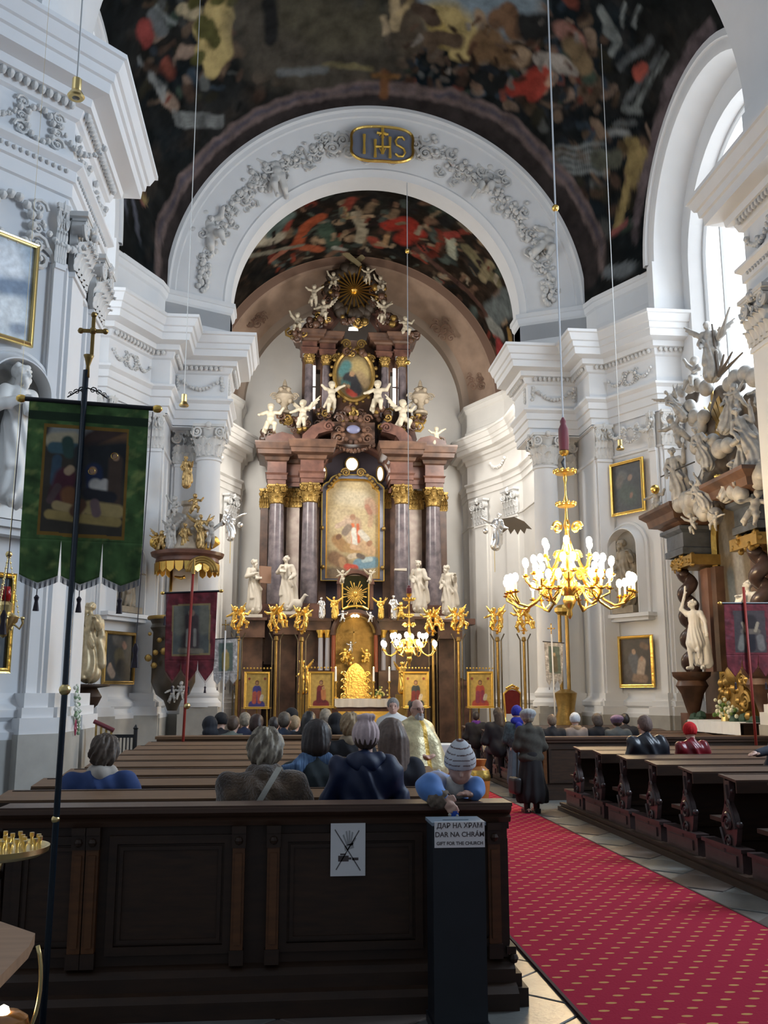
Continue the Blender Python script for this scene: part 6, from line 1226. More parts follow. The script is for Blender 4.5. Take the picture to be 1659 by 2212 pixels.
# four large statues
for px, y0, y1, v, rz, lab in ((546, 1208, 1328, 0, pi+.5, 'pale stone saint with a large book, outermost left statue of the high altar'), (618, 1200, 1322, 1, pi-.2, 'pale stone saint with an eagle at the feet, second from left on the altar'), (905, 1210, 1326, 2, pi-.3, 'pale stone saint with outstretched arm, inner right statue of the high altar'), (969, 1220, 1332, 3, pi-.5, 'pale stone saint, outermost right statue of the high altar')):
    t, a, H, k = figure('statue', SAINT[v], px, y0, y1, lab, 'statue', statuem, Y=35.3, rz=rz)
    MB().box(a+np.array([0, 0, -.06]), (.7, .6, .12)).build('plinth', statuem, t)
    if v == 0: b = MB(); b.box(a+np.array([.42, -.15, 1.45]), (.45, .08, .62), .5); b.build('large_book', M('book brown', (.24, .13, .08), .6), t)
    if v == 1: place(sdf_me('eagle', [('e', (0, 0, .25), (.13, .2, .18)), ('c', (0, .15, .35), (.1, .25, .55), .07, .05), ('c', (.1, .25, .55), (.14, .36, .53), .04, .015), ('c', (0, -.1, .3), (0, -.35, .05), .12, .04), ('c', (.05, .05, .1), (.05, .08, 0), .03, .04)], .02, .04), 'eagle', t, a+np.array([.38, -.15, 0]), (0, 0, -1.2), 1.1, statuem)
    if v == 2: MB().prism([(-.3, -.03), (.15, -.05), (.15, .05), (-.3, .03)], a+np.array([-.62, -.2, 1.62]), (1, 0, 0), (0, 0, 1), (0, .2, 0)).build('open_book', statuem, t)
# plinths carrying them
for px, y in ((546, 1336), (618, 1330), (905, 1334), (969, 1340)): a = P(px, y, Y=35.4); b = MB(); b.box((a[0], 35.7, a[2]-.35), (.9, 1.2, .7)); b.box((a[0], 35.6, a[2]-.04), (1.05, 1.3, .1)); b.box((a[0], 35.9, (a[2]-.6)/2), (.75, .9, a[2]-.6)); b.build('statue_console', brownmarble, ha)
# ================================================================== TABERNACLE GROUP in front
YT = 34.0
tb = thing('tabernacle', P(768, 1520, Y=YT)*np.array([1, 1, 0]), 'gilded tabernacle shrine with glory, columns and silver angels before the high altar', 'tabernacle')
def T_(px, py, Y=YT): return P(px, py, Y=Y)
MB().b2((T_(650, 1400)[0], YT-.4, 0), (T_(885, 1400)[0], YT+.7, 1.2)).build('stepped_base', redmarble, tb)
for a_, c_ in ((642, 715), (818, 892)):
    b = MB(); xa, xb = T_(a_, 1400)[0], T_(c_, 1400)[0]; b.b2((xa, YT, T_(0+765, 1362)[2]), (xb, YT+.7, T_(765, 1340)[2])); b.b2((xa-.06, YT-.08, T_(765, 1342)[2]), (xb+.06, YT+.7, T_(765, 1336)[2])); b.b2((xa+.05, YT+.45, .9), (xb-.05, YT+.7, T_(765, 1362)[2])); b.b2((xa, YT-.05, 1.0), (xb, YT+.7, T_(765, 1450)[2])); b.build('side_wing', brownmarble, tb)
for px in (692, 707, 828, 850):
    a, c_ = T_(px, 1448), T_(px, 1378); MB().lathe([(.085, 0), (.08, c_[2]-a[2])], c=a, n=14).build('small_column', M('pale grey marble', (.42, .42, .46), .3), tb, 30); MB().lathe([(.08, 0), (.10, .06), (.09, .12), (.15, .24), (.15, .27)], c=c_, n=12).build('small_capital', goldleaf, tb, 40)
for px in (720, 812):
    a, c_ = T_(px, 1452, YT-.1), T_(px, 1372, YT-.1); MB().lathe([(.08, 0), (.07, c_[2]-a[2])], c=a, n=14).build('red_column', M('red polished marble', (.28, .07, .03), .25), tb, 30)
# canopy arch
b = MB(); c_ = T_(768, 1372); Ro = .80; prof = [(Ro+.08, YT+.5), (Ro+.1, YT-.15), (Ro-.02, YT-.2), (Ro-.1, YT-.12), (Ro-.12, YT+.5)]; k = len(prof)
V = [(c_[0]+r*cos(a), y, c_[2]+r*sin(a)) for a in np.linspace(0, pi, 25) for r, y in prof]; b.add(V, [(i*k+j, (i+1)*k+j, (i+1)*k+j+1, i*k+j+1) for i in range(24) for j in range(k-1)]); b.build('canopy_arch', brownmarble, tb, 30)
b = MB(); b.b2((c_[0]-.72, YT+.5, 1.2), (c_[0]+.72, YT+.55, c_[2]+.7)); 
for s in (-1, 1): b.tube([(c_[0]+s*(Ro-.14)*cos(a), YT-.12, c_[2]+(Ro-.14)*sin(a)) for a in np.linspace(.1, 1.4, 10)], .05, 6)
b.build('gilded_niche', oldgold, tb)
b = MB(); lm = T_(767, 1331, YT-.25)
for i in range(5): b.ball(lm+np.array([(-2+i)*.055, 0, .03*(i % 2)]), .045, 8)
b.build('lit_lamps', M('lamp glow warm', (1, .72, .35), .4, emit=14), tb)
# rays shrine above
sc_ = T_(768, 1283); w2 = .52
b = MB(); b.b2((sc_[0]-w2-.12, YT+.05, sc_[2]-.55), (sc_[0]-w2, YT+.45, sc_[2]+.42)); b.b2((sc_[0]+w2, YT+.05, sc_[2]-.55), (sc_[0]+w2+.12, YT+.45, sc_[2]+.42))
prof = [(w2+.14, YT+.45), (w2+.16, YT), (w2, YT), (w2, YT+.45)]; k = 4; V = [(sc_[0]+r*cos(a), y, sc_[2]+.35+r*.75*sin(a)) for a in np.linspace(0, pi, 21) for r, y in prof]; b.add(V, [(i*k+j, (i+1)*k+j, (i+1)*k+j+1, i*k+j+1) for i in range(20) for j in range(3)]); b.build('shrine_frame', redmarble, tb)
b = MB()
for i in range(26):
    a = i*2*pi/26; L = (.30, .42, .50)[i % 3]; b.prism([(.04, -.01), (L, -.022), (L, .022), (.04, .01)], sc_+np.array([0, .12, 0]), (cos(a), 0, sin(a)), (-sin(a), 0, cos(a)), (0, .03, 0))
b.ball(sc_+np.array([0, .1, 0]), .09, 10, sc=(.8, .6, 1.2))
for s in (-1, 1): b.tube([(sc_[0]+s*.47, YT-.02, sc_[2]-.5), (sc_[0]+s*.47, YT-.02, sc_[2]+.38)], .03, 6); b.tube([sc_+np.array([0, -.05, -.42]), sc_+np.array([s*.25, -.05, -.46]), sc_+np.array([s*.45, -.05, -.56])], .05, 6)
b.build('gilded_sunburst', gold, tb); MB().b2((sc_[0]-w2, YT+.42, sc_[2]-.55), (sc_[0]+w2, YT+.46, sc_[2]+.7)).build('shrine_back', M('green dark', (.06, .07, .03), .6), tb)
# gilded tabernacle door with flames of ornament
b = MB(); a = T_(768, 1510, YT-.35); H = T_(768, 1432, YT-.35)[2]-a[2]
pf = [(-.52, 0), (.52, 0), (.50, .18), (.38, .22), (.42, .5), (.34, .62), (.40, .8), (.30, .95), (.22, 1.08), (.1, 1.18), (0, H), (-.1, 1.18), (-.22, 1.08), (-.30, .95), (-.40, .8), (-.34, .62), (-.42, .5), (-.38, .22), (-.50, .18)]
b.prism(pf, a, (1, 0, 0), (0, 0, 1), (0, .3, 0)); b.prism([(x*.62, .12+z*.82) for x, z in pf], a+np.array([0, -.06, 0]), (1, 0, 0), (0, 0, 1), (0, .1, 0)); b.prism([(x*.34, .2+z*.66) for x, z in pf], a+np.array([0, -.12, 0]), (1, 0, 0), (0, 0, 1), (0, .1, 0))
for s in (-1, 1):
    for z in (.1, .35, .6, .85): spiral(b, a+np.array([s*.40, -.02, z]), (s, 0, 0), (0, 0, 1), .10, 1.4, 12, .3)
b.build('tabernacle_door', gold, tb, 50)
b = MB()
for i in range(16): b.ball(T_(768, 1425)+np.array([rnd.uniform(-.5, .5), rnd.uniform(-.2, 0), rnd.uniform(-.15, .25)]), rnd.uniform(.05, .1), 6)
b.build('gilded_clouds', goldleaf, tb, 50)
cr = T_(764, 1375, YT-.3); b = MB(); b.box(cr, (.05, .05, .62)); b.box(cr+np.array([0, 0, .15]), (.34, .05, .05)); b.build('crucifix', oldgold, tb)
for px, y0, y1, me, mt, rz, lab in ((740, 1228, 1262, PUTW[0], puttom, pi-.5, 'small gilded putto left above the sunburst shrine'), (800, 1228, 1262, PUTW[1], puttom, pi+.5, 'small gilded putto right above the sunburst shrine'), (722, 1288, 1338, ANGEL[0], goldleaf, pi-.3, 'gilded angel left of the sunburst shrine'), (822, 1290, 1338, ANGEL[1], goldleaf, pi+.3, 'gilded angel right of the sunburst shrine'), (850, 1286, 1340, SAINT[2], silver, pi, 'silvered figure right of the gilded angel on the tabernacle'), (694, 1290, 1338, SAINT[1], silver, pi, 'silvered figure at the left end of the tabernacle'),
   (740, 1318, 1345, PUTTO[0], silver, pi, 'small silvered putto on the left of the tabernacle arch'), (800, 1320, 1345, PUTTO[1], silver, pi, 'small silvered putto on the right of the tabernacle arch'), (866, 1300, 1340, PUTTO[0], goldleaf, pi, 'small gilded putto at the right end of the tabernacle'), (745, 1400, 1432, PUTTO[0], goldleaf, pi, 'gilded putto on the tabernacle door, left'), (792, 1400, 1432, PUTTO[1], goldleaf, pi, 'gilded putto on the tabernacle door, right'),
   (758, 1385, 1412, PUTTO[2], silver, pi, 'silvered putto beneath the crucifix')):
    figure('angel_statuette', me, px, y0, y1, lab, 'statuette', mt, Y=YT-.25, rz=rz)
# kneeling gold angels at both sides behind icons
for px, y0, y1, v, rz, lab in ((655, 1425, 1500, 0, pi-1.0, 'gilded kneeling angel with outspread wings left of the mother icon'), (868, 1428, 1500, 1, pi+1.0, 'gilded angel behind the book-holding icon right of the altar')):
    t, a, H, k = figure('angel_statue', ANGEL[v], px, y0, y1, lab, 'statue', gold, Y=31.8, rz=rz); MB().lathe([(.25, 0), (.2, .1), (.16, .5), (.22, a[2])], c=(a[0], a[1], 0), n=12).build('pedestal', oldgold, t, 40)
# altar table
at = thing('altar_table', (T_(770, 1540, 32.2)[0], 32.2, 0), 'altar table with white cloth before the tabernacle', 'table')
xa, xb = T_(724, 1510, 32.2)[0], T_(857, 1510, 32.2)[0]; zt_ = T_(770, 1510, 32.2)[2]
MB().b2((xa+.1, 32.2, 0), (xb-.1, 33.2, zt_-.02)).build('table_body', redmarble, at); b = MB(); b.b2((xa, 32.1, zt_-.02), (xb, 33.3, zt_)); b.build('table_slab', redmarble, at)
MB().b2((xa+.1, 32.17, .15), (xb-.1, 32.2, zt_-.4)).build('gilded_front', goldleaf, at)
cl = MB().grid(lambda u, v: (xa-.02+(xb-xa+.04)*u, 32.06+.015*sin(u*50)-.0, zt_-.26*v-.005*sin(u*20)), 60, 3).b2((xa-.02, 32.07, zt_+.001), (xb+.02, 33.2, zt_+.008)).build('altar_cloth', whitecloth, None); tag(cl, 'white cloth hanging over the front of the altar table', 'cloth')
for px, lab in ((725, 'leftmost tall white altar candle'), (807, 'tall white altar candle right of the tabernacle'), (841, 'rightmost tall white altar candle')):
    a = T_(px, 1508, 32.4); a[2] = zt_+.009; t = thing('altar_candle', a, lab+' in a gilded holder', 'candle'); c1, c0 = T_(px, 1445, 32.4)[2], T_(px, 1473, 32.4)[2]
    MB().lathe([(.09, 0), (.09, .03), (.03, .06), (.02, .3), (.035, .34), (.02, .4), (.02, c0-a[2]-.05), (.06, c0-a[2]), (.06, c0-a[2]+.02)], c=a, n=12).build('candlestick', gold, t, 40); MB().lathe([(.032, c0+.02), (.03, c1)], c=(a[0], a[1], 0), n=12).build('wax', M('wax', (.85, .83, .76), .5, emit=.3), t, 40)
    MB().ball((a[0], a[1], c1+.04), .02, 8, sc=(1, 1, 2)).build('flame', M('flame', (1, .6, .2), .5, emit=20), t)
a = T_(819, 1508, 32.3); a[2] = zt_; t = thing('flower_arrangement', a, 'small yellow and white flower arrangement on the altar table', 'flowers'); b = MB(); b2_ = MB()
for i in range(40): p = a+np.array([rnd.gauss(0, .12), rnd.gauss(0, .05), .08+abs(rnd.gauss(0, .12))]); (b if i % 3 else b2_).ball(p, .035, 6)
tag(b.build('blossoms', M('yellow blossom', (.70, .62, .22), .7), t), kind='stuff'); tag(b2_.build('leaves', M('leaf green', (.10, .18, .04), .7), t), kind='stuff'); MB().lathe([(.08, 0), (.06, .08), (.1, .12)], c=a, n=12).build('bowl', gold, t)
# ================================================================== CHANDELIERS
bulb = M('bulb glow', (1, .76, .44), .3, emit=70)
cwax = M('candle sleeve', (.85, .75, .5), .5, emit=.6)
def chandelier(c, R, ztop, zbot, label, arms, big, cable_top, beads, tassel):
    """c plan position; arms: [(n, radius, z, lights per arm, phase)]"""
    t = thing('chandelier', (c[0], c[1], zbot), label, 'chandelier'); H = ztop-zbot; x, y = c
    pf = [(0, 0), (.03, .01), (.07, .03), (.05, .06), (.12, .09), (.17, .12), (.12, .15), (.22, .19), (.24, .23), (.14, .27), (.07, .33), (.12, .40), (.16, .45), (.08, .52), (.05, .58), (.09, .62), (.05, .66), (.03, .74), (.07, .78), (.03, .82), (.03, .90), (.06, .93), (.02, .99), (0, 1)]
    MB().lathe([(r*R*.62+.001, z*H) for r, z in pf], c=(x, y, zbot), n=20).build('stem', gold, t, 50)
    for zf, rf in ((.96, .17), (.74, .15)) if big else ((.95, .22), (.72, .16)):
        b = MB(); b.lathe([(.03, -.02), (R*rf*.9, .0), (R*rf, .05), (R*rf*.9, .03), (.03, .02)], c=(x, y, zbot+zf*H), n=20)
        for i in range(12): a = i*pi/6; b.ball((x+R*rf*cos(a), y+R*rf*sin(a), zbot+zf*H+.06), .032*R, 6)
        b.build('crown', gold, t, 50)
    b = MB()
    for i in range(6):
        a = i*pi/3+.3; u = (cos(a), sin(a), 0); spiral(b, (x+R*.17*u[0], y+R*.17*u[1], zbot+.60*H), u, (0, 0, 1), R*.10, 1.5, 14, .2)
    b.build('scroll_crown', gold, t, 50)
    for n, r, z, nl, ph in arms:
        for i in range(n):
            a = ph+2*pi*i/n; u = np.array([cos(a), sin(a), 0]); v = np.array([-sin(a), cos(a), 0]); o = np.array([x, y, z])
            ar = MB(); pts = [o+u*(.10*R)+np.array([0, 0, .05*R])] + [o+u*(r*q_)+np.array([0, 0, dz*R]) for q_, dz in ((.25, .12), (.42, .05), (.55, -.10), (.72, -.20), (.88, -.16), (1.0, .0))]
            ar.tube(pts, .022*R, 6); spiral(ar, o+u*(r*.38)+np.array([0, 0, .02*R]), u, (0, 0, 1), .10*R, 1.4, 12, .2); arm = None
            fl = MB()
            for j in range(nl):
                off = 0 if nl == 1 else (j-(nl-1)/2)*.15*R; rr = r*(1-.06*abs(off)); p = o+u*rr+v*off
                if nl > 1: ar.tube([o+u*r*.86+np.array([0, 0, -.15*R]), p+np.array([0, 0, -.06*R]), p], .016*R, 5)
                ar.lathe([(.01, -.02), (.055*R, 0), (.06*R, .015), (.02, .02), (.03*R, .05)], c=p, n=10)
            arm = ar.build('arm', gold, t, 50)
            for j in range(nl):
                off = 0 if nl == 1 else (j-(nl-1)/2)*.15*R; p = o+u*r*(1-.06*abs(off))+v*off
                MB().lathe([(.018*R, .04), (.017*R, .2*R)], c=p, n=8).build('candle', cwax, arm, 40)
                MB().ball(p+np.array([0, 0, .2*R+.035]), .062 if big else .060, 10, sc=(1, 1, 1.45)).build('light_bulb', bulb, arm, True)
        l = D.lights.new('chandelier_light', 'POINT'); l.energy = 60*R*n/8; l.color = (1, .80, .55); l.shadow_soft_size = r*.8; lo = D.objects.new('chandelier_light', l); COL.objects.link(lo); lo.parent = t; lo.matrix_basis = wm(t).inverted() @ Matrix.Translation((x, y, z+.25*R))
    hc = M('cable', (.45, .47, .50), .5)
    MB().tube([(x, y, zbot+H), (x, y, cable_top)], .018 if big else .014, 6).build('cable', hc, t)
    for z in beads: MB().ball((x, y, z), .075, 10).build('gilded_ball', gold, t, True)
    z0, z1, r = tassel
    MB().lathe([(r*.2, z0), (r*.9, z0+.02), (r, z0+(z1-z0)*.3), (r*.95, z0+(z1-z0)*.65), (r*.5, z0+(z1-z0)*.8), (r*.6, z0+(z1-z0)*.88), (r*.2, z1)], c=(x, y, 0), n=16).build('red_tassel', M('wine velvet', (.13, .012, .025), .6, sheen=.4), t, 40)
    MB().lathe([(r*.3, z0-.10), (r*.8, z0-.06), (r*.95, z0), (r*.5, z0+.02)], c=(x, y, 0), n=16).build('tassel_fringe', gold, t, 40)
    MB().tube([(x-.01, y, zbot+H+.0), (x-.05, y, zbot+H+.12), (x, y, zbot+H+.2)], .02, 5).build('hook', blackiron, t)
    return t
Zb = lambda py, Y, px: P(px, py, Y=Y)[2]
c1 = P(1228, 1240, Y=18.0)
chandelier((c1[0], 18.0), 1.22, Zb(1012, 18, 1225), Zb(1338, 18, 1228), 'large gilded chandelier with many lit bulbs hanging before the right column', [(8, 1.22, Zb(1285, 18, 1228), 3, .2), (8, .82, Zb(1245, 18, 1228), 2, .5), (6, .48, Zb(1205, 18, 1228), 1, .2)], True, 21.0, [Zb(450, 18, 1210)], (Zb(975, 18, 1220), Zb(902, 18, 1220), .105))
c2 = P(884, 1400, Y=27.9)
chandelier((c2[0], 27.9), .80, Zb(1290, 27.9, 884), Zb(1442, 27.9, 884), 'smaller lit gilded chandelier hanging in the chancel opening before the high altar', [(8, .80, Zb(1405, 27.9, 884), 1, .2), (8, .50, Zb(1388, 27.9, 884), 1, .5)], False, 17.75, [Zb(543, 27.9, 883), Zb(783, 27.9, 883)], (Zb(1283, 27.9, 884), Zb(1264, 27.9, 884), .085))
# small brass pendant spots on long wires
def pendant(px, py, Y, top, k, label):
    a = P(px, py, Y=Y); t = thing('pendant_lamp', a, label, 'lamp'); MB().tube([a+np.array([0, 0, .2*k]), np.array([a[0], a[1], top])], .008+.003*k, 5).build('wire', M('wire', (.55, .57, .58), .4), t)
    MB().lathe([(.07*k, .13*k), (.075*k, .15*k), (.075*k, .34*k), (.03*k, .36*k), (0, .37*k)], c=a, n=16).build('socket', brass, t, 40)
    MB().lathe([(.12*k, 0), (.14*k, .03*k), (.10*k, .1*k), (.07*k, .14*k)], c=a, n=20).build('reflector', brass, t, 40); MB().ball(a+np.array([0, 0, .04*k]), .11*k, 12, sc=(1, 1, .45)).build('glass_bulb', M('grey glass', (.25, .25, .22), .1, metal=.3), t, True)
pendant(164, 212, 9.0, 12.5, .62, 'brass pendant spot on a thin wire before the upper left pier')
pendant(397, 878, 22.0, vz(-4, 22), .85, 'small brass pendant on a long wire before the left chancel pier')
pendant(1340, 972, 22.5, vz(6, 22.5)+.5, .75, 'small brass pendant above the upper right painting')
# ================================================================== BANNERS
def banner(Y, poly_top, zb_pts, cols, label, cat, pole, ph, strokes, tongues, base, polec, fringe, frame=True, dy=.035, nres=60, cross=None, cords=(), finials=True, fc=(.35, .35, .36)):
    """poly_top: image corners (TL, TR, BR, BL) of the cloth at depth Y; pole image points; tongues: [(u0,u1,utip)]"""
    TL, TR, BR, BL = [P(*q, Y=Y+dy) for q in poly_top]; p0, p1 = P(*pole[0], Y=Y), P(*pole[1], Y=Y); p1 = p0+(p1-p0)*((p0[2]-.005)/(p0[2]-p1[2]))
    t = thing('banner', p1, label, 'banner'); w_ = np.linalg.norm(TR-TL)
    def pt(u, v): return (TL*(1-u)+TR*u)*(1-v)+(BL*(1-u)+BR*u)*v+np.array([0, .012*sin(u*11+v*3)*v*w_, 0])
    b = MB(); L = zb_pts  # (slit start v, tip extra v)
    b.grid(lambda u, v: pt(u, v*L[0]), nres, int(nres*1.2))
    for u0, u1, ut in tongues:
        def g(u, v, u0=u0, u1=u1, ut=ut):
            uu = u0+(u1-u0)*u; n_ = 1-abs(u-.5)*2; gap = .012*(v)*(1 if True else 0); uu = uu+(.5-u)*2*gap; vb = L[0]+(1.0-L[0]+L[1]*n_**.9)*v; return pt(uu, vb)
        b.grid(g, max(10, nres//3), 14)
    V = np.concatenate(b.V); e1 = TR-TL; e2 = BL-TL; Q = V-TL; Ms = np.linalg.pinv(np.stack([e1, e2], 1)); ab_ = Q@Ms.T; A_ = np.stack([ab_[:, 0], ab_[:, 1], Q[:, 0]*0], 1); rt_ = np.linalg.norm(e2)/w_
    A_[:, 1] = (1-A_[:, 1])*rt_
    st = [((x0, y0*rt_, 0), (x1, y1*rt_, 0), r, c, s_) for x0, y0, x1, y1, r, c, s_ in strokes]
    rects = base[1:]; bc = np.array(base[0])*(1+.45*wob(A_, 14, 3)[:, None])+np.clip(wob(A_, 22, 5)-.25, 0, 1)[:, None]*np.array(base[0])[[1, 1, 2]]*1.2; 
    inp = np.zeros(len(A_), bool)
    for (xa, ya, xb, yb, c_) in rects:
        m = (A_[:, 0] > xa) & (A_[:, 0] < xb) & (A_[:, 1] > ya*rt_) & (A_[:, 1] < yb*rt_); bc[m] = c_; inp = m
    col = paint(A_, (0, 0, 0), []); col[:] = bc; full = paint(A_, (0, 0, 0), []); full[:] = bc
    C_ = bc.astype(np.float32)
    for a0, a1, r, c_, s_ in st:
        a0 = np.array(a0); a1 = np.array(a1); ab = a1-a0; LL = ab@ab; tt = np.clip(((A_-a0)@ab)/LL, 0, 1) if LL > 1e-9 else np.zeros(len(A_)); d_ = np.linalg.norm(A_-a0-tt[:, None]*ab, axis=1); al = (np.clip((r-d_)/(r*s_+1e-6)+.5, 0, 1)*inp)[:, None]; C_ = C_*(1-al)+np.array(c_)*al
    o = b.build('cloth', vcloth, t, True, col=np.clip(C_, .003, 1)); md = o.modifiers.new('thickness', 'SOLIDIFY'); md.thickness = .004*w_
    b = MB(); b.tube([p0, p1], ph, 10); pc = b.build('pole', polec, t, True)
    b = MB(); d = (TR-TL)/w_; c0, c1_ = TL-d*.07*w_+np.array([0, -.0, 0]), TR+d*.07*w_; b.tube([c0, c1_], .012*w_+.006, 8); b.build('cross_bar', M('black lacquer', (.015, .015, .02), .3), t)
    if finials:
        for q_ in (c0, c1_): MB().ball(q_, .035*w_, 10, sc=(1.3, 1, 1)).build('finial', gold, t, True)
    if fringe:
        b = MB()
        for u0, u1, ut in tongues:
            n = int(fringe*(u1-u0))
            for i in range(n+1):
                u = i/n; n_ = 1-abs(u-.5)*2; uu = u0+(u1-u0)*u+(.5-u)*2*.012; a = pt(uu, 1.0+L[1]*n_**.9); b.tube([a, a+np.array([.002*sin(i), 0, -.055*w_])], .0022*w_+.0006, 3)
        tag(b.build('fringe', M('fringe %s' % (fc,), fc, .6), t), kind='stuff')
        for u0, u1, ut in tongues:
            a = pt((u0+u1)/2, 1.0+L[1])+np.array([0, 0, -.05*w_]); b = MB(); b.tube([a, a-np.array([0, 0, .05*w_])], .004*w_, 5); b.lathe([(.008*w_, 0), (.022*w_, -.02*w_), (.014*w_, -.05*w_), (.026*w_, -.13*w_), (.0, -.13*w_)], c=a-np.array([0, 0, .05*w_]), n=8); b.build('tassel', M('dark tassel', (.03, .02, .03), .7), t, 40)
    for (pa, pb) in cords:
        a, c_ = P(*pa, Y=Y-.02), P(*pb, Y=Y-.02); cr_ = MB().tube([a, (a+c_)/2, c_], .0025, 4).build('cord', M('cord', (.06, .05, .06), .7), t)
        b = MB(); b.lathe([(.006, .03), (.018, .0), (.012, -.03), (.022, -.10), (0, -.10)], c=c_, n=8); b.build('cord_tassel', M('dark tassel', (.03, .02, .03), .7), cr_, 40)
    if cross:
        (px, y0, y1, mt) = cross; a, c_ = P(px, y1, Y=Y), P(px, y0, Y=Y); H = c_[2]-a[2]; b = MB(); b.box((a[0], Y, a[2]+H*.5), (H*.08, H*.05, H)); b.box((a[0], Y, a[2]+H*.60), (H*.55, H*.05, H*.08))
        for q_ in ((a[0], Y, a[2]+H), (a[0]-H*.28, Y, a[2]+H*.6), (a[0]+H*.28, Y, a[2]+H*.6)): b.ball(q_, H*.075, 6)
        b.ball((a[0], Y-.01*H, a[2]+H*.6), H*.09, 8); b.build('cross', mt, t, 50)
    return t, p0, p1, pc
GD = (.085, .18, .055)
pic = (.14, .235, .83, .845)
gst = []
def gp(px, py, px2, py2, r, c, s_=.4):
    c = tuple(1.7*v for v in c)   # picture coordinates from image points inside the green banner's painting
    f = lambda x, y: ((x-52)/(313-52)-.012*(y-1050)/200*0, 1-(y-872)/(1250-872))
    a, b_ = f(px, py), f(px2, py2); gst.append((*a, *b_, r, c, s_))
for q_ in [(125, 945, 170, 940, .10, (.24, .25, .24)), (110, 960, 150, 955, .07, (.38, .33, .22)), (110, 975, 165, 975, .05, (.05, .10, .12)), (140, 960, 145, 985, .05, (.03, .06, .05)), (200, 960, 240, 940, .12, (.05, .03, .025)), (215, 970, 265, 945, .05, (.13, .07, .035)), (200, 1000, 260, 990, .16, (.018, .02, .022)), (170, 980, 185, 1050, .06, (.03, .03, .03)), (120, 1000, 118, 1050, .04, (.04, .07, .10)),
           (140, 1040, 130, 1080, .09, (.07, .02, .03)), (150, 1020, 145, 1025, .035, (.34, .24, .15)), (110, 1090, 125, 1060, .03, (.08, .05, .05)), (150, 1075, 160, 1110, .07, (.16, .07, .03)), (125, 1100, 175, 1110, .04, (.34, .25, .12)), (200, 1020, 205, 1060, .07, (.02, .03, .07)), (198, 1018, 198, 1020, .030, (.36, .22, .14)), (205, 1050, 225, 1058, .055, (.42, .40, .36)), (225, 1045, 228, 1048, .04, (.45, .42, .38)), (246, 995, 246, 1090, .06, (.06, .04, .03)), (246, 985, 246, 988, .028, (.32, .2, .12)),
           (190, 1070, 240, 1075, .05, (.02, .02, .025)), (195, 1100, 255, 1105, .06, (.32, .24, .10)), (110, 1120, 255, 1128, .04, (.30, .22, .08)), (175, 1095, 165, 1110, .05, (.10, .05, .03)), (210, 1110, 205, 1090, .04, (.15, .10, .10))]: gp(*q_)
t, p0, p1, pc = banner(5.35, ((64, 862), (322, 882), (304, 1250), (38, 1240)), (.80, .045), None, 'large green damask banner with a painted nativity, silver fringe and tassels', 'banner', ((186, 800), (91, 2225)), .0165,
   gst, [(0, .335, .16), (.335, .675, .5), (.675, 1, .83)], [GD, (0, .885, 1, .935, (.022, .05, .022)), (.135, .225, .845, .865, (.30, .17, .03)), (.155, .245, .825, .845, (.07, .06, .045))], M('dark blue pole', (.012, .022, .035), .25), 150, nres=130, cross=(198, 680, 768, oldgold), cords=(((330, 890), (293, 1402)), ((48, 872), (8, 1330))), fc=(.32, .32, .33))
b = MB(); cA, cB = P(192, 768, Y=5.35), P(188, 815, Y=5.35); dv = cB-cA
b.tube([cA, cA+dv*.15, cA+dv*.5, cB], [.030, .022, .010, .014], 12); b.build('socket', oldgold, t, True)
for (x_, y_, r_) in ((140, 1490, .032), (120, 1770, .022)): MB().ball(P(x_, y_, Y=5.35), r_, 12).build('brass_ball', brass, t, True)
b = MB()
for s in (-1, 1):
    c_ = P(189, 850, Y=5.34); 
    for k_ in range(3): spiral(b, c_+np.array([s*(.03+.03*k_), 0, .02-.012*k_]), (s, 0, 0), (0, 0, 1), .02-.003*k_, 1.4, 12, .2)
    b.tube([P(189, 838, Y=5.34), c_+np.array([s*.06, 0, .01]), c_+np.array([s*.11, 0, -.025])], .004, 5)
b.build('iron_scrollwork', blackiron, t, 50); MB().lathe([(.14, 0), (.14, .03), (.05, .05), (.02, .1)], c=(p1[0], p1[1], 0), n=16).build('pole_foot', blackiron, t)
gh = MB()
for px, py, r_ in ((247, 985, .018), (198, 1018, .018)): c_ = P(px, py, Y=5.31); gh.tube([c_+np.array([r_*cos(a), 0, r_*sin(a)]) for a in np.linspace(0, 2*pi, 16)[:-1]], .0018, 4, closed=True)
gh.build('painted_haloes', gold, t)
RD = (.17, .022, .030)
saintst = [(.5, .25, .5, .62, .16, (.07, .05, .05), .3), (.5, .72, .5, .73, .06, (.30, .20, .14), .3), (.28, .5, .25, .8, .10, (.20, .19, .15), .6), (.75, .5, .76, .8, .10, (.18, .17, .13), .6), (.42, .3, .43, .5, .03, (.30, .28, .24), .4), (.57, .3, .57, .5, .03, (.28, .26, .22), .4), (.3, .24, .7, .22, .05, (.26, .22, .16), .5)]
rt3 = [(0, .33, .17), (.33, .67, .5), (.67, 1, .83)]
t, p0, p1, pc = banner(13.9, ((359, 1281), (470, 1277), (462, 1447), (355, 1447)), (.88, .14), None, 'dark red banner with a grey saint picture, on a red pole left of centre', 'banner', ((417, 1240), (393, 1640)), .020, saintst, rt3, [RD, (.13, .17, .87, .84, (.30, .22, .10)), (.16, .19, .84, .82, (.11, .115, .105))], M('red pole', (.30, .03, .02), .4), 60, cords=(((363, 1287), (356, 1335)),), fc=(.12, .02, .03))
MB().ball(P(404, 1525, Y=13.9), .045, 10).build('brass_ball', brass, t, True); MB().tube([p0, p0+np.array([.01, 0, .22])], [.03, .012], 8).build('pole_tip', oldgold, t)
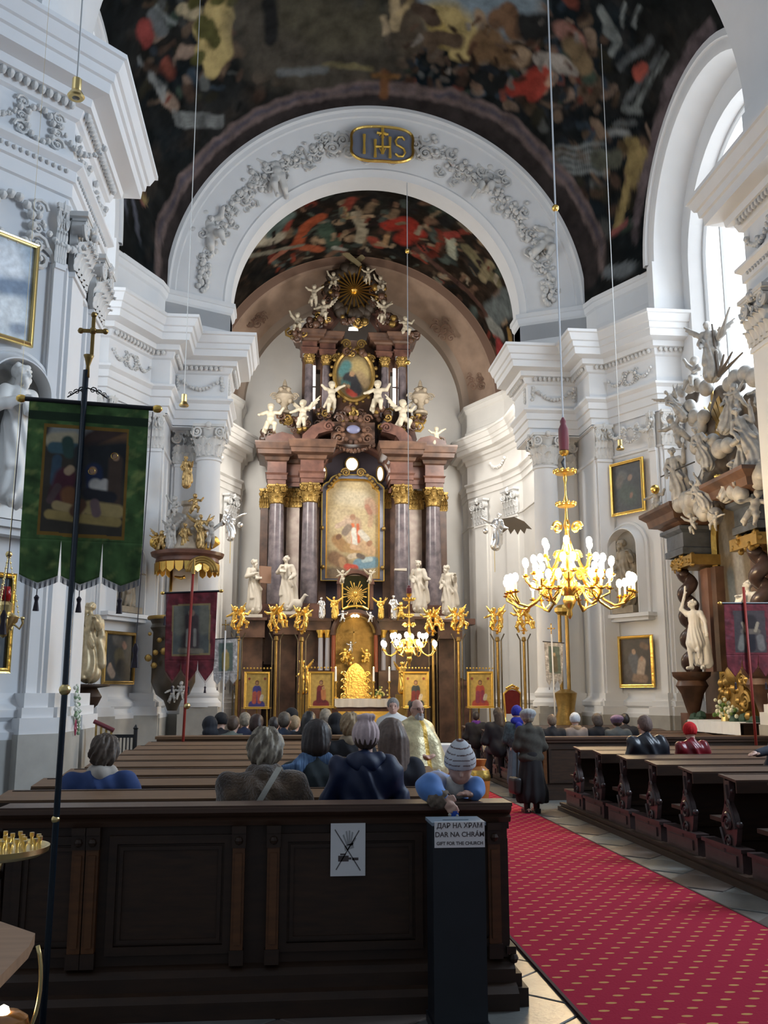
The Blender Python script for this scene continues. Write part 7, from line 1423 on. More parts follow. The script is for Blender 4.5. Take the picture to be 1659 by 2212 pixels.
t, p0, p1, pc = banner(14.95, ((1563, 1303), (1672, 1303), (1670, 1440), (1570, 1440)), (.82, .16), None, 'red banner with a dark crucifixion picture at the right edge before the side altar', 'banner', ((1606, 1268), (1636, 1640)), .022, [(.5, .3, .5, .7, .09, (.02, .015, .02), .3), (.5, .66, .5, .7, .14, (.03, .02, .02), .3), (.35, .55, .65, .55, .05, (.16, .12, .09), .4), (.3, .3, .35, .45, .07, (.2, .18, .15), .4), (.7, .3, .68, .45, .07, (.2, .17, .15), .4), (.35, .68, .4, .56, .03, (.4, .3, .2), .4), (.65, .68, .6, .56, .03, (.4, .3, .2), .4)], rt3, [RD, (.18, .22, .80, .88, (.07, .05, .05))], M('red pole', (.30, .03, .02), .4), 50, fc=(.12, .02, .03))
GW = (.36, .36, .37)
for Y, cs, pole, lab, sp in ((21.5, ((461, 1381), (513, 1378), (512, 1466), (461, 1469)), ((487, 1362), (481, 1540)), 'small pale grey banner with a golden saint, left of the leftmost icon', (.34, .28, .10)), (21.5, ((1175, 1386), (1216, 1389), (1216, 1470), (1180, 1470)), ((1191, 1370), (1199, 1545)), 'small pale grey banner with a dark picture before the right column', (.12, .11, .08))):
    t, p0, p1, pc = banner(Y, cs, (.86, .12), None, lab, 'banner', pole, .018, [(.5, .3, .5, .6, .15, sp, .3), (.5, .68, .5, .7, .07, (.4, .3, .2), .3)], rt3, [GW, (.2, .2, .8, .9, (.10, .14, .13))], M('white pole', (.6, .6, .6), .4), 30, cross=(pole[0][0], pole[0][1]-22, pole[0][1]+2, oldgold), nres=30, fc=(.35, .35, .34), finials=False)
# ================================================================== PROCESSIONAL POLES / GILDED FIGURES on tall stands
for i, (px, y0, y1, v, lab) in enumerate(((515, 1308, 1360, 0, 'outermost left'), (597, 1308, 1360, 1, 'second from the left'), (652, 1312, 1362, 2, 'third from the left, left of the mother icon'), (935, 1318, 1366, 1, 'right of the smaller chandelier'), (990, 1315, 1362, 0, 'left of the saint icon at the right'), (1074, 1312, 1362, 2, 'between the red throne and the right icon'), (1131, 1312, 1362, 1, 'beside the right white column'))):
    a = P(px, y1, Y=29.9); t = thing('gilded_lantern_pole', (a[0], a[1], 0), 'tall pole topped with gilded figures, '+lab, 'processional pole', group='gilded poles before the sanctuary')
    b = MB(); b.lathe([(.05, 0), (.045, a[2]-.35), (.08, a[2]-.32), (.05, a[2]-.2)], c=(a[0], a[1], 0), n=10); b.build('pole', oldgold, t, 40)
    for s in (-1, 1): b = MB(); b.tube([(a[0]+s*.12, a[1], 0), (a[0]+s*.12, a[1], a[2]-.3), (a[0]+s*.22, a[1], a[2]-.1)], .022, 6); b.build('side_rod', M('dark bronze', (.10, .08, .05), .4, metal=.5), t)
    MB().lathe([(.2, 0), (.2, .06), (.08, .12), (.05, .3)], c=(a[0], a[1], 0), n=12).build('foot', oldgold, t)
    MB().ball((a[0], a[1], a[2]-.08), .05, 8).lathe([(.06, -.03), (.16, 0), (.06, .03)], c=a, n=12).build('disc', gold, t, 40)
    for s, me in ((-1, PUTW[v % 2]), (1, PUTTO[v])): place(me, 'gilded_putto', t, a+np.array([s*.11, -.02, .05]), (0, 0, pi+s*.9), .72, gold)
a = P(1222, 1500, Y=25.2); t = thing('gilded_standard', (a[0], a[1], 0), 'tall gilded standard with twin posts behind the large chandelier', 'standard')
for s in (-1, 1): MB().tube([(a[0]+s*.1, a[1], 1.0), (a[0]+s*.1, a[1], P(1222, 1325, Y=25.2)[2])], .05, 8).build('post', oldgold, t)
MB().lathe([(.25, .6), (.32, 1.0), (.22, 1.3), (.3, 1.75), (.12, 1.85)], c=(a[0], a[1], 0), n=14).build('urn_base', oldgold, t, 40); MB().box((a[0], a[1], .3), (.5, .5, .6)).build('block', dadostone, t); MB().ball((a[0], a[1], P(1222, 1318, Y=25.2)[2]), .2, 10, sc=(1.2, 1, .8)).build('crown', gold, t)
# ================================================================== THRONE, AMPHORA
a = P(1108, 1560, Y=30.5); x = a[0]; t = thing('throne', (x, 30.5, 0), 'red velvet throne with gilded carved back near the right column', 'chair')
z0, z1 = P(1108, 1542, Y=30.5)[2], P(1108, 1495, Y=30.5)[2]
b = MB(); b.prism([(-.22, z0), (.22, z0), (.26, z1-.05), (.15, z1+.04), (0, z1+.07), (-.15, z1+.04), (-.26, z1-.05)], (x, 30.5, 0), (1, 0, 0), (0, 0, 1), (0, .08, 0)); b.build('velvet_back', redcloth, t)
b = MB(); b.tube([(x-.24, 30.5, z0-.1), (x-.28, 30.5, z1-.05), (x-.15, 30.5, z1+.07), (x, 30.5, z1+.12), (x+.15, 30.5, z1+.07), (x+.28, 30.5, z1-.05), (x+.24, 30.5, z0-.1)], .035, 6); 
for i in range(7): b.ball((x-.18+.06*i, 30.47, z1+.12+.03*(3-abs(i-3))), .045, 6)
b.build('gilded_frame', gold, t, 50); MB().box((x, 30.2, .52), (.55, .55, .10)).build('seat', redcloth, t); MB().box((x, 30.2, .42), (.6, .6, .10)).build('seat_frame', gold, t)
for sx in (-1, 1):
    MB().tube([(x+sx*.27, 30.5, z0), (x+sx*.29, 30.2, .80), (x+sx*.27, 29.95, .75)], .03, 6).build('armrest', gold, t)
    for yy in (29.95, 30.45): MB().tube([(x+sx*.25, yy, 0), (x+sx*.25, yy, .45)], .03, 6).build('leg', gold, t)
a = P(1034, 1708, Y=12.4); a[2] = 0; t = thing('amphora', a, 'orange glazed vase with gilded rim standing by the carpet behind the boy', 'vase'); H = P(1034, 1640, Y=12.4)[2]
MB().lathe([(.07, 0), (.09, .03), (.06, .1), (.10, .3), (.14, H*.6), (.15, H*.75), (.13, H*.86), (.08, H*.91), (.10, H*.97), (.11, H)], c=a, n=20).build('vase_body', M('orange glaze', (.55, .20, .05), .25, noise=.4, nscale=5), t, 40); MB().lathe([(.151, H*.72), (.156, H*.78), (.136, H*.86)], c=a, n=20).build('gilt_band', gold, t, 40)
t = thing('lectern', (P(960, 1630, Y=13.6)[0], 13.6, 0), 'low stand draped in pale cloth beside the priest', 'lectern'); x = t.location[0]; zt = P(960, 1608, Y=13.6)[2]
MB().b2((x-.3, 13.5, 0), (x+.32, 13.9, zt-.02)).build('stand_body', M('orange wood', (.28, .11, .03), .4), t); MB().b2((x-.33, 13.46, zt-.02), (x+.35, 13.94, zt)).b2((x-.33, 13.455, zt-.14), (x+.35, 13.47, zt-.01)).build('cloth', whitecloth, t)
# ================================================================== PAINTINGS ON THE PIERS
def wallframe(s, zone):
    if zone == 'far': n = np.array([-s*.883, -.469, 0]); p0 = np.array([s*6.92, 25.01, 0])
    else: n = np.array([-s*q, -q, 0]); p0 = np.array([s*6.12, 14.48, 0])
    u = np.cross(n, (0, 0, 1.)); u = -u if u@RT < 0 else u; return n, u, p0
def wallpic(s, zone, pts, label, base, strokes, fmat=gold, cat='painting', fw=.08):
    n, u, p0 = wallframe(s, zone); q_ = [PN(x, y, p0+n*.14, n) for x, y in pts]; c = sum(q_)/4; w_ = abs(((q_[1]+q_[2]-q_[0]-q_[3])/2)@u); h_ = (q_[0]+q_[1]-q_[2]-q_[3])[2]/2
    return picture('painting', c, u, n, w_-2*fw, h_-2*fw, fw, label, cat, base, strokes, fmat, 40)
DKP = (.035, .037, .042)
wallpic(1, 'far', ((1318, 1000), (1391, 990), (1396, 1107), (1323, 1114)), 'dark painting with pale faces in a gold frame, high above the right niche', (.055, .06, .068), [(.3, .8, .4, .75, .10, (.10, .11, .11), .6), (.58, .68, .6, .70, .07, (.25, .17, .13), .4), (.4, .4, .6, .3, .25, (.06, .08, .07), .7), (.6, .3, .62, .34, .05, (.22, .13, .1), .5), (.2, .6, .25, .7, .12, (.11, .10, .09), .7)])
wallpic(1, 'far', ((1335, 1374), (1411, 1371), (1417, 1486), (1341, 1485)), 'dark painting of a mother and child in a bright gold frame on the right pier', (.06, .05, .045), [(.4, .55, .42, .35, .16, (.10, .11, .13), .4), (.42, .72, .43, .70, .06, (.42, .27, .18), .3), (.68, .48, .62, .25, .12, (.42, .33, .26), .4), (.68, .56, .68, .55, .055, (.38, .25, .18), .4), (.4, .15, .75, .12, .10, (.25, .17, .12), .5), (.2, .35, .25, .2, .12, (.09, .08, .08), .6), (.7, .85, .85, .8, .07, (.17, .11, .07), .6)])
wallpic(-1, 'far', ((224, 1362), (292, 1366), (287, 1480), (218, 1477)), 'dark painting of a kneeling monk in a thin frame below the green banner', (.045, .05, .055), [(.65, .8, .7, .75, .07, (.30, .17, .13), .5), (.5, .55, .55, .4, .17, (.12, .10, .06), .5), (.2, .25, .3, .15, .10, (.30, .23, .18), .4), (.2, .33, .2, .34, .05, (.38, .27, .2), .4), (.6, .3, .8, .15, .2, (.03, .03, .03), .5), (.35, .9, .5, .85, .12, (.12, .11, .10), .7)], oldgold)
wallpic(-1, 'near', ((-95, 470), (84, 525), (70, 741), (-110, 715)), 'bright bluish glazed painting in a pale gilt frame at the upper left edge', (.42, .52, .62), [(.6, .8, .7, .7, .25, (.75, .80, .85), .9), (.7, .3, .8, .2, .3, (.80, .85, .88), .9), (.6, .5, .9, .55, .12, (.22, .30, .42), .8), (.8, .1, .9, .12, .08, (.3, .36, .45), .8), (.3, .5, .3, .2, .2, (.25, .3, .4), .8)], brass, fw=.07)
wallpic(-1, 'near', ((-140, 1225), (32, 1236), (22, 1450), (-140, 1458)), 'dark painting in a gold frame at the lower left edge behind the hanging lamp', (.04, .05, .06), [(.7, .3, .8, .2, .1, (.18, .15, .12), .6), (.75, .45, .75, .35, .06, (.25, .16, .11), .5)], gold, fw=.07)
# ================================================================== NICHES WITH STATUES
def niche(s, zone, pxl, pxr, ptop, pbot, v, label, mat, hs=.86):
    n, u, p0 = wallframe(s, zone); a, c_ = PN(pxl, pbot, p0, n), PN(pxr, pbot, p0, n); w_ = abs((c_-a)@u); m = (a+c_)/2; top = PN((pxl+pxr)/2, ptop, p0, n)[2]; z0 = m[2]; r = w_/2; zc = top-r
    wl = WALL['left' if s < 0 else 'right', zone]
    b = MB(); b.add([m+u*(r-.03)*cos(a_)*1.0+n*(-.0+.01)+np.array([0, 0, z-z0]) for z in (z0, zc) for a_ in (pi, 0)]+[], [(0, 1, 3, 2)]); V = [m+np.array([0, 0, zc-z0])+n*.01]+[m+u*r*cos(a_)+n*.01+np.array([0, 0, zc-z0+r*sin(a_)]) for a_ in np.linspace(0, pi, 17)]; b.add(V, [(0, i, i+1) for i in range(1, 17)]); b.build('niche_back', M('niche shade plaster', (.30, .29, .27), .8, noise=.2), wl)  # flat back on the uncut wall; recess shade is put into its darker grey
    prof = [(r+.20, .0), (r+.20, .08), (r+.14, .11), (r+.12, .07), (r+.05, .16), (r, .30), (r-.02, .30), (r-.04, 0)]; k = len(prof)
    path = [(-1, z0, 0)]+[(cos(a_), zc, sin(a_)) for a_ in np.linspace(pi, 0, 21)]+[(1, z0, 0)]; b = MB(); V = []
    for cx_, zz, sy in path:
        for rr, o in prof: V.append(m+u*cx_*rr+n*o+np.array([0, 0, zz-z0+sy*rr]))
    b.add(V, [(i*k+j, (i+1)*k+j, (i+1)*k+j+1, i*k+j+1) for i in range(len(path)-1) for j in range(k-1)]); 
    for dz, e, o in ((-.06, .34, .34), (-.16, .26, .26)):
        V = [m+u*sx*(r+e)+n*oo+np.array([0, 0, dz+zz]) for zz in (-.05, .05) for sx, oo in ((-1, 0), (1, 0), (1, o), (-1, o))]; b.add(V, [(0, 1, 2, 3), (4, 5, 6, 7), (0, 1, 5, 4), (1, 2, 6, 5), (2, 3, 7, 6), (3, 0, 4, 7)])
    b.build('niche_surround', plaster, wl, 35)
    H = (top-z0)*hs; rz = atan2(n[1], n[0])-pi/2; t = thing('statue', m+n*.2, label, 'statue'); k_ = H/1.78
    place(SAINT[v], 'figure', t, m+n*.17*k_+np.array([0, 0, .1*H]), (0, 0, rz), k_*.94, mat); b = MB()
    V = [m+u*sx*(r*.7)+n*oo+np.array([0, 0, zz]) for zz in (0, .1*H) for sx, oo in ((-1, .02), (1, .02), (1, .36), (-1, .36))]; b.add(V, [(0, 1, 2, 3), (4, 5, 6, 7), (0, 1, 5, 4), (1, 2, 6, 5), (2, 3, 7, 6), (3, 0, 4, 7)]); b.build('plinth', mat, t)
niche(1, 'far', 1333, 1398, 1142, 1326, 3, 'stone statue in the arched niche between the two right pier paintings', M('niche statue', (.34, .29, .22), .6, noise=.3))
niche(-1, 'far', 228, 292, 1170, 1325, 2, 'stone statue in the niche half hidden behind the green banner', M('niche statue', (.34, .29, .22), .6, noise=.3))
niche(-1, 'near', -70, 72, 775, 1128, 0, 'bearded white statue in the niche cut by the left edge of the picture', whitestatue, .95)
# ================================================================== STUCCO ON THE CHANCEL ARCH
b = MB(); cf = lambda r: 26.98+(27.74-26.98)*(6.02-r)/(6.02-4.72)-.02
def AP(a, r): return np.array([r*cos(a), cf(r), Z0+r*sin(a)])
nn_ = np.array([0, -.86, 0])
def arcpx(px, py):
    p_ = P(px, py, Y=27.3); return atan2(p_[2]-Z0, p_[0]), hypot(p_[2]-Z0, p_[0])
rs_ = random.Random(3)
for side in (-1, 1):
    for i in range(150):
        tt = rs_.random(); a = pi/2+side*(.22+1.24*tt); wdt = .42*(1-tt*.55); r = 5.36+rs_.gauss(0, wdt*.55); r = min(5.9, max(4.85, r)); p_ = AP(a, r)
        if rs_.random() < .45: th_ = rs_.uniform(0, 6.28); sz = rs_.uniform(.10, .22)*(1.2-.4*tt); spiral(b, p_, (cos(th_), 0, sin(th_)), (-sin(th_), 0, cos(th_)), sz, 1.4, 10, .22, rs_.choice((-1, 1)))
        else: b.ball(p_+nn_*.02, rs_.uniform(.05, .10), 5)
    for k_ in range(26): a = pi/2+side*(.30+1.1*k_/26); p_ = AP(a, 5.30+.13*sin(k_*1.3)); b.ball(p_+nn_*.05, .09, 6)
    for k_ in range(16): a = pi/2+side*(1.38+.010*k_); p_ = AP(a, 5.3+.12*cos(k_*2.4)); b.ball(p_+nn_*.05, .09, 6)
tag(b.build('stucco_foliage', stucco, arch, 50), kind='stuff')
b = MB(); cc_ = AP(pi/2, 5.45)
for side in (-1, 1):
    for dx, dz, r_ in ((.95, .35, .28), (1.15, -.05, .22), (.95, -.45, .3), (.45, -.72, .24), (.5, .68, .26), (1.5, .2, .3), (1.45, -.3, .22)): spiral(b, cc_+np.array([side*dx, -.06, dz-.25*(dx/2)**2]), (side, 0, 0), (0, 0, 1), r_, 1.6, 16, .26)
b.build('cartouche_scrolls', stucco, arch, 50)
def cart(sx_, sz_): return [(sx_*cos(a)*(1-.09*cos(4*a)), sz_*sin(a)*(1-.09*cos(4*a))+.06*sz_*max(0, cos(2*(a-pi/2)))**4*(1 if sin(a) > 0 else 0)) for a in np.linspace(0, 2*pi, 61)[:-1]]
cq = P(825, 316, Y=27.05); 
MB().prism(cart(1.02, .60), cq, (1, 0, -.0), (0, 0, 1), (0, -.08, 0)).build('cartouche_field', M('slate blue field', (.16, .18, .24), .7), arch)
b = MB(); b.tube([(cq[0]+x_, cq[1]-.1, cq[2]+z_) for x_, z_ in cart(1.04, .62)], .045, 6, closed=True); b.build('gilded_rim', gold, arch, 50)
gl = M('gilded letters', (.95, .62, .12), .4, metal=.6)
yl = cq[1]-.13
def bar(b, x0, z0_, x1, z1_, r): z0_ *= 1.25; z1_ *= 1.1; r *= 1.2; b.tube([(cq[0]+x0, yl, cq[2]+z0_), (cq[0]+(x0+x1)/2, yl, cq[2]+(z0_+z1_)/2), (cq[0]+x1, yl, cq[2]+z1_)], [r*1.25, r*.85, r*1.25], 6)
b = MB(); bar(b, -.56, -.28, -.56, .26, .035); o_ = b.build('letter_i', gl, arch, 50)
b = MB(); bar(b, -.22, -.36, -.22, .12, .035); bar(b, .24, -.36, .24, .22, .035); bar(b, -.22, -.08, .24, -.08, .03); b.build('letter_h', gl, arch, 50)
b = MB(); b.tube([(cq[0]+.56+.15*x_, yl, cq[2]-.06+.33*z_) for x_, z_ in ((.9, .7), (.4, 1), (-.5, .95), (-1, .55), (-.7, .15), (0, 0), (.7, -.2), (1, -.6), (.5, -1), (-.4, -1), (-1, -.75))], .035, 6); b.build('letter_s', gl, arch, 50)
b = MB(); bar(b, .01, -.26, .01, .50, .035); bar(b, -.17, .30, .19, .30, .03)
for i in range(8): a = i*pi/4+.4; bar(b, .01+.05*cos(a), .30+.05*sin(a), .01+.12*cos(a), .30+.12*sin(a), .010)
for i in range(3): bar(b, .01+(i-1)*.02, -.26, .01+(i-1)*.09, -.14, .012)
b.build('gilded_cross', gl, arch, 50)
for i, (px, py, v, k_) in enumerate(((475, 505, 0, 1.5), (607, 375, 2, 1.4), (1042, 400, 1, 1.4), (1165, 530, 0, 1.5))):
    a, r = arcpx(px, py); p_ = AP(a, r); tilt = (a-pi/2)*.35; place(PUTTO[v], 'stucco_putto', arch, p_+np.array([0, -.12, -.48]), (0, tilt, pi), k_, stucco)
# ================================================================== RIGHT SIDE ALTAR
sa = thing('side_altar', (7.6, 20.4, 0), 'dark marble side altar with twisted columns under the right window', 'altar')
def S(px, py, X): return P(px, py, X=X)
sgrey = M('altar silver grey', (.46, .45, .43), .45, noise=.45, nscale=5)  # silver grey, darkened and mottled to suggest shadows in the carving
a = S(1495, 1440, 7.0); yc_ = a[1]; YS = 20.4; dY = yc_-YS
blue = M('dark blue marble', (.10, .115, .14), .2, noise=.5, nscale=3)
z1, z2, z3, z4 = S(1495, 1452, 7.0)[2], S(1495, 1230, 7.0)[2], S(1495, 1198, 7.0)[2], S(1495, 1137, 7.0)[2]; z5 = z4+.50
b = MB(); b.b2((7.55, YS-dY-.6, 0), (7.95, YS+dY+.6, z4)); b.build('marble_back', brownmarble, sa)
for s, nm in ((1, 'far'), (-1, 'near')):
    y = YS+s*dY
    pts = [(7.0+.10*cos(t), y+.10*sin(t), z1+(z2-z1)*t/(2*pi*4.5)) for t in np.linspace(0, 2*pi*4.5, 90)]
    MB().tube(pts, .155, 9).build('twisted_column', M('twisted marble', (.085, .055, .05), .25, noise=.4, nscale=4), sa, True)
    MB().box((7.4, y-s*.45, (z1+z2)/2), (.35, .40, z2-z1)).build('pilaster', M('rosy marble', (.33, .18, .13), .35, noise=.3, nscale=3), sa); MB().box((7.45, y-s*.85, (z1+z2)/2), (.35, .25, z2-z1)).build('pilaster', brownmarble, sa)
    b = MB(); b.box((7.15, y-s*.25, (z2+z3)/2), (.75, 1.2, (z3-z2)*.7))
    for i in range(26): b.ball((6.78+rnd.uniform(0, .1), y-s*.25+rnd.uniform(-.6, .6), rnd.uniform(z2, z3)), .07, 5)
    b.build('gilded_capitals', oldgold, sa, 50)
    MB().sweep([(0, z3), (.04, z3), (.04, z3+.15), (.0, z3+.18), (0, z4-.15), (.12, z4-.08), (.12, z4), (-.2, z4)], [(8, y+.5), (6.75, y+.5), (6.75, y-.5), (8, y-.5)], flip=True).build('frieze', blue, sa)
    MB().sweep([(.0, z4), (.15, z4+.1), (.32, z4+.14), (.36, z4+.3), (.5, z4+.42), (.5, z5), (-.5, z5+.03)], [(8, y+.5), (6.75, y+.5), (6.75, y-.5), (8, y-.5)], flip=True).build('cornice', brownmarble, sa)
    MB().box((7.4, y-.12, z5-.05), (1.5, 1.3, .2)).build('cornice_top', brownmarble, sa)
    b = MB(); b.lathe([(.10, -1.05), (.16, -.9), (.28, -.5), (.40, -.32), (.34, -.2), (.46, -.1), (.48, 0)], c=(6.95, y-.05*s, z1), n=8); b.build('column_console', brownmarble, sa, 50); MB().box((7.3, y, (z1-1)/2), (.9, .95, z1-.9)).build('altar_plinth', redmarble, sa)
    b = MB(); [b.ball((6.75+rnd.uniform(-.1, .1), y-s*.6+rnd.uniform(-.4, .4), z1-1.3+rnd.uniform(-.2, .3)), .13, 6) for _ in range(14)]; tag(b.build('green_foliage', M('dark foliage', (.03, .07, .05), .7), sa), kind='stuff')
# arched painting
yl, yr = S(1562, 1300, 7.5)[1], 2*YS-S(1562, 1300, 7.5)[1]; hw = (yl-yr)/2; zb_ = S(1565, 1590, 7.5)[2]; za_ = S(1562, 1165, 7.5)[2]
def apath(o): return [(yl+o, zb_)]+[(YS+(hw+o)*cos(t), za_+(hw+o)*.85*sin(t)) for t in np.linspace(0, pi, 25)]+[(yr-o, zb_)]
A_, B_ = apath(-.02), apath(.14); n = len(A_); b = MB(); V = [(7.42, y, z) for y, z in A_]+[(7.36, y, z) for y, z in B_]+[(7.6, y, z) for y, z in B_]
b.add(V, [(r*n+i, r*n+i+1, (r+1)*n+i+1, (r+1)*n+i) for r in range(2) for i in range(n-1)]); b.build('gilded_arch_frame', gold, sa)
b = MB(); ztop = lambda y: za_+hw*.85*sqrt(max(0, 1-((y-YS)/hw)**2)); b.grid(lambda u, v: (7.48, yl+(yr-yl)*u, zb_+(ztop(yl+(yr-yl)*u)-zb_)*v), 50, 80); Pt = np.concatenate(b.V)
sst = [((7.48, yl-.9, 5.0), (7.48, yl-1.0, 3.9), .22, (.30, .29, .27), .6), ((7.48, yl-.5, 4.4), (7.48, yl-.6, 3.5), .18, (.10, .12, .13), .5), ((7.48, yl-.6, 6.4), (7.48, yl-1.2, 6.2), .3, (.20, .15, .08), .7), ((7.48, yl-.3, 5.6), (7.48, yl-.4, 5.0), .15, (.22, .20, .17), .5), ((7.48, yl-1.2, 3.2), (7.48, yl-.6, 2.9), .22, (.22, .16, .10), .5)]
b.build('altar_painting', vpaint, sa, True, col=np.clip(paint(Pt, (.145, .115, .075), sst)*(1+.35*wob(Pt, 2, 4)[:, None]), .01, 1))
# mensa with cloth, ornaments
tx0, ty0, ty1 = 6.35, S(1488, 1575, 6.35)[1], 18.6; zt = S(1560, 1560, 6.35)[2]
t = thing('side_altar_table', (6.8, (ty0+ty1)/2, 0), 'side altar table under a white cloth, behind the red hatted person', 'table'); MB().b2((6.45, ty1+.05, 0), (7.3, ty0-.05, zt-.03)).build('table_body', blackwood, t); MB().b2((6.38, ty1, zt-.03), (7.35, ty0, zt)).build('table_slab', brownmarble, t)
o = MB().grid(lambda u, v: (tx0-.012-.012*sin(u*55), ty0+.02+(ty1-ty0-.04)*u, zt+.006-.24*v), 60, 3).b2((tx0-.01, ty1-.02, zt+.002), (7.3, ty0+.02, zt+.009)).build('altar_cloth', M('cool white cloth', (.80, .83, .88), .8), None); tag(o, 'white cloth covering the side altar table at the right edge', 'cloth')
a = S(1568, 1556, 6.6); a[2] = zt+.01; t = thing('flower_arrangement', a, 'white and cream flower bouquet on the side altar table', 'flowers'); b = MB(); b2_ = MB()
for i in range(60): p = a+np.array([rnd.gauss(0, .08), rnd.gauss(0, .20), .10+abs(rnd.gauss(0, .16))]); (b if i % 3 else b2_).ball(p, rnd.uniform(.03, .06), 6)
tag(b.build('blossoms', M('cream blossom', (.72, .72, .55), .7), t), kind='stuff'); tag(b2_.build('leaves', MATS['leaf green'], t), kind='stuff'); MB().lathe([(.10, 0), (.08, .1), (.13, .16)], c=a, n=12).build('bowl', brass, t)
a = S(1605, 1530, 7.0); a[2] = zt+.01; t = thing('gilded_shrine', a, 'gilded ornamental shrine standing on the side altar behind the flowers', 'shrine'); b = MB(); b.box(a+np.array([0, 0, .45]), (.3, .8, .9)); b.ball(a+np.array([0, 0, .95]), .33, 10)
for i in range(24): b.ball(a+np.array([-.16+rnd.uniform(-.05, .05), rnd.uniform(-.6, .6), rnd.uniform(.1, 1.15)]), rnd.uniform(.05, .12), 6)
for s in (-1, 1): spiral(b, a+np.array([-.17, s*.5, .4]), (0, s, 0), (0, 0, 1), .22); spiral(b, a+np.array([-.17, s*.4, .85]), (0, s, 0), (0, 0, 1), .16)
b.build('shrine_body', oldgold, t, 50)
# big white statue in front of the twisted column
figure('statue', SAINT[5], 1506, 1262, 1447, 'white statue of a soldier saint with raised arm before the twisted column', 'statue', whitestatue, X=6.62, rz=pi*.72)
figure('statue', SAINT[1], 1630, 1250, 1420, 'white statue partly behind the red banner at the right edge', 'statue', whitestatue, X=6.9, rz=pi*.6)
# clouds and sculpture group over the cornice
b = MB(); cl_ = []
for px, py, r in ((1560, 860, .35), (1545, 920, .45), (1585, 930, .5), (1560, 990, .5), (1600, 990, .45), (1530, 1040, .4), (1570, 1060, .45), (1610, 1060, .35), (1500, 1085, .3), (1540, 1100, .35), (1620, 880, .4), (1640, 930, .45), (1590, 830, .35), (1500, 850, .3)): p = S(px, py, 7.35); cl_.append(('e', p, (r*.5, r, r*.85)))
dk = M('carved dark clouds', (.11, .085, .065), .5, noise=.5, nscale=4); place(sdf_me('carved_clouds', cl_, .05, .12, lambda G: .05*np.sin(G[:, 1]*9)*np.sin(G[:, 2]*10), dk), 'carved_clouds', sa)
for k_, (lst, X) in enumerate((([(1468, 1090, .20), (1483, 1082, .23), (1498, 1078, .26), (1490, 1100, .2), (1512, 1100, .18)], 6.45), ([(1615, 1020, .22), (1632, 1010, .26), (1648, 1022, .25), (1640, 1035, .22)], 6.7), ([(1500, 905, .2), (1512, 925, .2), (1520, 900, .18)], 7.0), ([(1475, 845, .16), (1490, 835, .18), (1508, 832, .17), (1525, 838, .2), (1460, 850, .12)], 7.0), ([(1540, 955, .2), (1555, 970, .22), (1572, 962, .18)], 6.75), ([(1505, 965, .2), (1520, 985, .22)], 6.8), ([(1585, 1062, .18), (1600, 1068, .2)], 6.5), ([(1490, 880, .2), (1500, 900, .18)], 6.95), ([(1545, 1115, .2), (1520, 1108, .2)], 6.45), ([(1590, 818, .22), (1610, 808, .2), (1630, 815, .22), (1575, 830, .18)], 7.1))):
    place(sdf_me('white_cloud', [('e', S(x_, y_, X), (r*.8, r, r)) for x_, y_, r in lst], .035, .05, None, sgrey), 'white_cloud', sa)
SG = 'carved figures over the side altar'
figs = [(1538, 700, 812, ANGEL[0], 6.95, pi*.8, .0, 'topmost carved angel raising a horn against the bright window'), (1505, 770, 835, PUTTO[1], 7.0, pi*.6, 0, 'small carved putto left below the topmost angel'), (1478, 838, 905, ANGEL[1], 6.8, pi*.9, .5, 'carved angel leaning out at the upper left of the side altar group'),
  (1560, 840, 930, SAINT[3], 6.8, pi*.7, -.35, 'carved twisting figure below the topmost angel'), (1478, 890, 960, PUTTO[2], 6.75, pi*.7, .5, 'carved putto with outstretched legs at the left of the group'), (1528, 925, 1010, SAINT[2], 6.6, pi*.75, .25, 'carved figure at the centre of the side altar group'), (1595, 930, 1045, SAINT[0], 6.55, pi*.8, -.15, 'seated carved figure in the middle right of the group'),
  (1635, 880, 1000, SAINT[4], 6.7, pi*.8, .3, 'nude carved figure pointing left at the right of the group'), (1560, 985, 1075, SAINT[1], 6.45, pi*.7, -.5, 'carved figure leaning over the broken pediment'), (1467, 975, 1082, SAINT[4], 6.5, pi*.75, .1, 'carved soldier with a long spear at the left of the group'), (1530, 1020, 1098, ANGEL[1], 6.4, pi*.6, .6, 'carved angel with a long leg stretched down over the cornice'),
  (1420, 1055, 1105, PUTTO[0], 6.4, pi*.7, 0, 'gold-capped carved figure on the outer left cornice corner'), (1505, 1105, 1145, PUTTO[1], 6.3, pi*.7, .4, 'carved putto tumbling under the clouds, left'), (1538, 1105, 1142, PUTTO[2], 6.3, pi*.7, -.4, 'carved putto tumbling under the clouds, right'), (1618, 1062, 1130, PUTTO[0], 6.6, pi*.8, -.3, 'carved putto flying before the altar painting arch'), (1600, 830, 880, PUTTO[2], 6.9, pi*.7, .3, 'carved putto on the upper right cloud'), (1640, 830, 872, PUTTO[0], 6.9, pi*.7, 0, 'carved putto at the upper right corner of the group')]
for px, y0, y1, me, X, rz, tl, lab in figs: figure('carved_figure', me, px, y0-.14*(y1-y0), y1+.14*(y1-y0), lab, 'statue', sgrey, X=X, rz=rz, rot=(0, tl), group=SG)
b = MB(); b.tube([S(1428, 1030, 6.4), S(1500, 998, 6.4)], .018, 5); o = b.build('spear', blackiron, sa)
b = MB()
for px, py in ((1534, 700), (1560, 785), (1578, 780), (1600, 782)): p = S(1553, 812, 7.0); q_ = S(px+4, py-20 if px > 1550 else py, 7.0); b.tube([p, q_], [.05, .02], 5)
b.build('dark_rays', dk, sa); b = MB()
